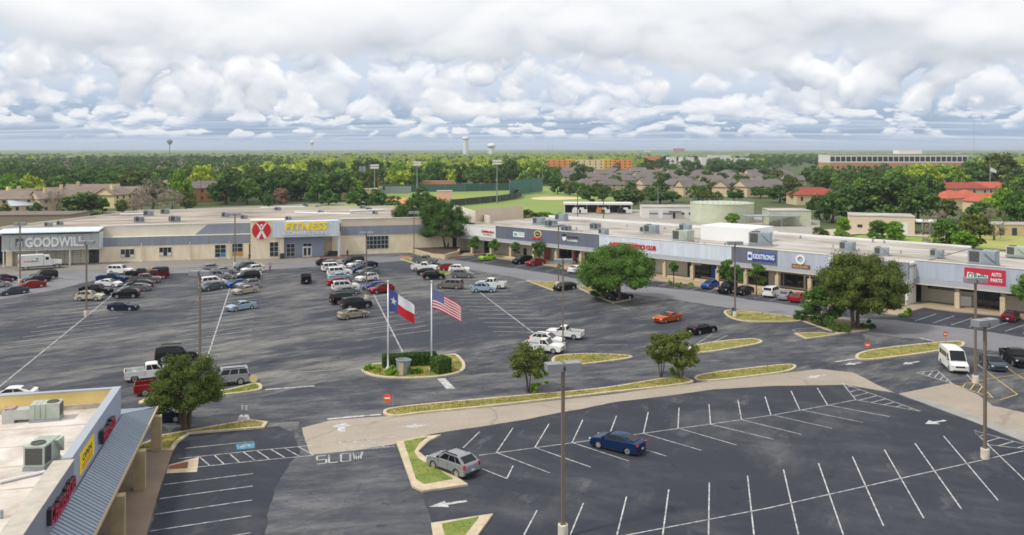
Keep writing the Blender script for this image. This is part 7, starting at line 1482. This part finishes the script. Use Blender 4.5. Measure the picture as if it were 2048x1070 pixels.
CLEAR = [[(740, 366), (1180, 366), (1280, 405), (1290, 460), (1640, 475), (1640, 408), (1620, 395), (1600, 345), (1480, 340), (1090, 340), (1080, 362)], [(1870, 360), (2030, 360), (2030, 430), (1870, 430)], [(1560, 335), (1950, 335), (1950, 362), (1560, 362)], [(-50, 395), (280, 395), (280, 470), (-50, 470)], [(1590, 440), (2100, 440), (2100, 560), (1590, 560)], [(330, 398), (440, 398), (440, 440), (330, 440)], [(300, 405), (1000, 400), (1000, 470), (300, 470)], [(1300, 310), (1500, 310), (1500, 335), (1300, 335)]]
def inside(u, v, poly):
    c = False; n = len(poly)
    for i in range(n):
        a, b_ = poly[i], poly[(i + 1) % n]
        if (a[1] > v) != (b_[1] > v) and u < (b_[0] - a[0]) * (v - a[1]) / (b_[1] - a[1]) + a[0]: c = not c
    return c
# the nearer wood: single trees
cnt = 0
WK = [('dark', 'dark'), ('oak', 'green'), ('dark', 'dark'), ('olive', 'olive'), ('fresh', 'bright green'), ('dark', 'dark')]
tries = 0
while cnt < 190 and tries < 6000:
    tries += 1; Y = math.exp(rs.uniform(math.log(395), math.log(640))); u = rs.uniform(-60, 2110); v = V0 + F * HC / Y
    if any(inside(u, v, c) for c in CLEAR) or (740 < u < 1640 and Y < 640): continue
    hh = rs.uniform(8.5, 13.5); k, kn = WK[rs.randrange(6)]; vt = v - hh * (v - V0) / HC
    left = u < 760
    bgtree(u, v, vt, rs.uniform(9, 14) * F / Y, k, '%s tree in the dense wood %s' % (kn, 'behind the townhouses and street' if left else 'around the brick block and red roofs'), '%s trees of the %s wood' % (kn, 'left' if left else 'right'), 'round', rs.randrange(5), h0f=.1); cnt += 1
# the farther wood reads as one mass
def forest(name, n, y0, y1, per, kinds, seed, hrange, wr):
    rg = np.random.default_rng(seed); Vs, Fs, mi = [], [], []; o = 0; protos = []
    for k in range(6):
        C, R = clumps(rg, 10, 'round'); V, Fq = leaves(rg, C, R * 1.2, per, .19, 1.8); protos.append((V, tri_split(Fq)))
    got = 0; t_ = 0
    while got < n and t_ < n * 6:
        t_ += 1; Y = math.sqrt(rg.uniform(y0 ** 2, y1 ** 2)) if rg.random() < .45 else math.exp(rg.uniform(math.log(y0), math.log(y1))); u = rg.uniform(-90, 2140); v = V0 + F * HC / Y
        if any(inside(u, v, c) for c in CLEAR): continue
        V, Fq = protos[rg.integers(6)]; w_, h_ = rg.uniform(*wr), rg.uniform(*hrange); a = rg.uniform(0, 6.28); ca, sa = math.cos(a), math.sin(a)
        x, y = V[:, 0] * w_, V[:, 1] * w_; X = (u - U0) * Y / F
        Vs.append(np.column_stack([x * ca - y * sa + X, x * sa + y * ca + Y, V[:, 2] * h_])); Fs.append(Fq + o); o += len(V); patchy = math.sin(X * .012 + Y * .004) + math.sin(Y * .009 + 1.3) * .8 + rg.normal() * .55
        kk = 0 if patchy < .3 else 1 if patchy < 1.0 else 2
        if 580 < u < 1320 and 800 < Y < 2300 and rg.random() < .72 or 1780 < u and Y < 1500 and rg.random() < .4: kk = 2  # sunlit belts painted in: many trees here take the lime leaf colour
        if rg.random() < (.08 if u < 560 else .02): kk = 3
        mi.append(np.full(len(Fq), kk)); got += 1
    return np_mesh(name, np.vstack(Vs), np.vstack(Fs), [G[k] for k in kinds], np.concatenate(mi))
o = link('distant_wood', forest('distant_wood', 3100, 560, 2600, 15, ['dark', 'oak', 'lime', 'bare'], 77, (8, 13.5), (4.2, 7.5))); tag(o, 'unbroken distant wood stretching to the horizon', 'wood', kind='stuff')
# canopy far out, ring after ring to the horizon
rg = np.random.default_rng(9); nr, na = 150, 640; rad_ = np.geomspace(1900, 14000, nr); ang_ = np.linspace(math.radians(-42), math.radians(42), na)
RR, AA = np.meshgrid(rad_, ang_, indexing='ij'); X = RR * np.sin(AA); Yy = RR * np.cos(AA)
Z = 7.5 + rg.uniform(-3.2, 3.2, X.shape) + 1.6 * np.sin(X * .006 + Yy * .003) + 1.2 * np.sin(X * .0017 - Yy * .0021 + 1) - np.maximum(0, RR - 5000) * .0002
V = np.column_stack([X.ravel(), Yy.ravel(), Z.ravel()]); idx = np.arange(nr * na).reshape(nr, na)
Fq = np.stack([idx[:-1, :-1], idx[:-1, 1:], idx[1:, 1:], idx[1:, :-1]], -1).reshape(-1, 4)
o = link('horizon_woodland', np_mesh('horizon_woodland', V, Fq, mat('far_canopy', hex3('#3f5828'), .9, col2=hex3('#7c9040'), vscale=.006, detail=9, lo=.42, hi=.66))); tag(o, 'far green canopy along the horizon', 'woodland', kind='stuff')

# ------------------------------------------------------------------ people
SK = mat('skin', hex3('#b98a6d'), .6)
def person(u, v, cols, lab, rz=0.0, stride=.18):
    r = empty('person', P(u, v) + Vector((0, 0, .012)), rz, lab, 'person'); me = bpy.data.meshes.new('body'); s = stride
    vs = [(0, 0, .95), (0, 0, 1.2), (0, 0, 1.42), (0, 0, 1.52), (0, 0, 1.64), (0, 0, 1.74), (-.09, 0, .9), (-.10, -s * .5, .5), (-.10, -s, .09), (-.10, -s - .12, .04), (.09, 0, .9), (.10, s * .5, .5), (.10, s, .09), (.10, s - .12, .04), (-.20, 0, 1.40), (-.27, .03, 1.12), (-.26, -.10, .88), (.20, 0, 1.40), (.27, -.02, 1.12), (.26, .08, .88)]
    es = [(0, 1), (1, 2), (2, 3), (3, 4), (4, 5), (0, 6), (6, 7), (7, 8), (8, 9), (0, 10), (10, 11), (11, 12), (12, 13), (2, 14), (14, 15), (15, 16), (2, 17), (17, 18), (18, 19)]
    rad_ = [.15, .15, .15, .06, .10, .08, .11, .075, .05, .045, .11, .075, .05, .045, .075, .05, .035, .075, .05, .035]
    me.from_pydata(vs, es, []); o = link('body', me, r); sk = o.modifiers.new('skin', 'SKIN'); sd = o.modifiers.new('sub', 'SUBSURF'); sd.levels = sd.render_levels = 1
    for i, x in enumerate(me.skin_vertices[0].data): x.radius = (rad_[i], rad_[i] * (.75 if i < 3 else 1)); x.use_root = (i == 0)
    m_ = bpy.data.materials.new('clothes'); m_.use_nodes = True; t = m_.node_tree; b_ = t.nodes['Principled BSDF']; b_.inputs['Roughness'].default_value = .85
    tc_ = t.nodes.new('ShaderNodeTexCoord'); sx = t.nodes.new('ShaderNodeSeparateXYZ'); t.links.new(tc_.outputs['Object'], sx.inputs[0]); cr = t.nodes.new('ShaderNodeValToRGB'); cr.color_ramp.interpolation = 'CONSTANT'; mr = t.nodes.new('ShaderNodeMapRange'); mr.inputs[2].default_value = 1.8; t.links.new(sx.outputs[2], mr.inputs[0]); t.links.new(mr.outputs[0], cr.inputs[0]); el = cr.color_ramp.elements
    el[0].position = 0; el[0].color = (.03, .03, .03, 1); el[1].position = .05; el[1].color = cols[1] + (1,)
    for p_, c_ in ((.52, cols[0]), (.82, hex3('#b98a6d')), (.93, (.03, .02, .015))): e = el.new(p_); e.color = tuple(c_) + (1,)
    t.links.new(cr.outputs[0], b_.inputs['Base Color']); me.materials.append(m_)
    b = MB(); b.lathe([(.001, 1.70), (.095, 1.70), (.105, 1.76), (.07, 1.83), (.001, 1.84)], 10); b.build('hair', mat('hair_dark', (.02, .015, .012), .8), r)
person(540, 543, (hex3('#c77f96'), hex3('#5b3a4a')), 'person in pink walking beside the third car row', .5); person(695, 514, ((.02, .02, .025), (.02, .02, .02)), 'person in black near the fitness porch', .2); person(499, 521, ((.05, .05, .06), (.03, .03, .035)), 'person in dark clothes beside the fitness tower'); person(1156, 529, ((.6, .6, .6), (.02, .02, .03)), 'person in white top at the shop door', 1.0)

# ------------------------------------------------------------------ air between here and the horizon
hz = MB().box(-16000, 16000, -60, 15500, -1.2, 60).build('haze', None); hz.data.materials.clear()
hm = bpy.data.materials.new('haze_air'); hm.use_nodes = True; t = hm.node_tree; t.nodes.clear(); vol = t.nodes.new('ShaderNodeVolumePrincipled'); vol.inputs['Color'].default_value = (.80, .88, 1.0, 1); vol.inputs['Density'].default_value = 0.00010; vol.inputs['Anisotropy'].default_value = .2
t.links.new(vol.outputs[0], t.nodes.new('ShaderNodeOutputMaterial').inputs['Volume']); hz.data.materials.append(hm); tag(hz, 'thin pale haze in the air', 'haze', kind='stuff')
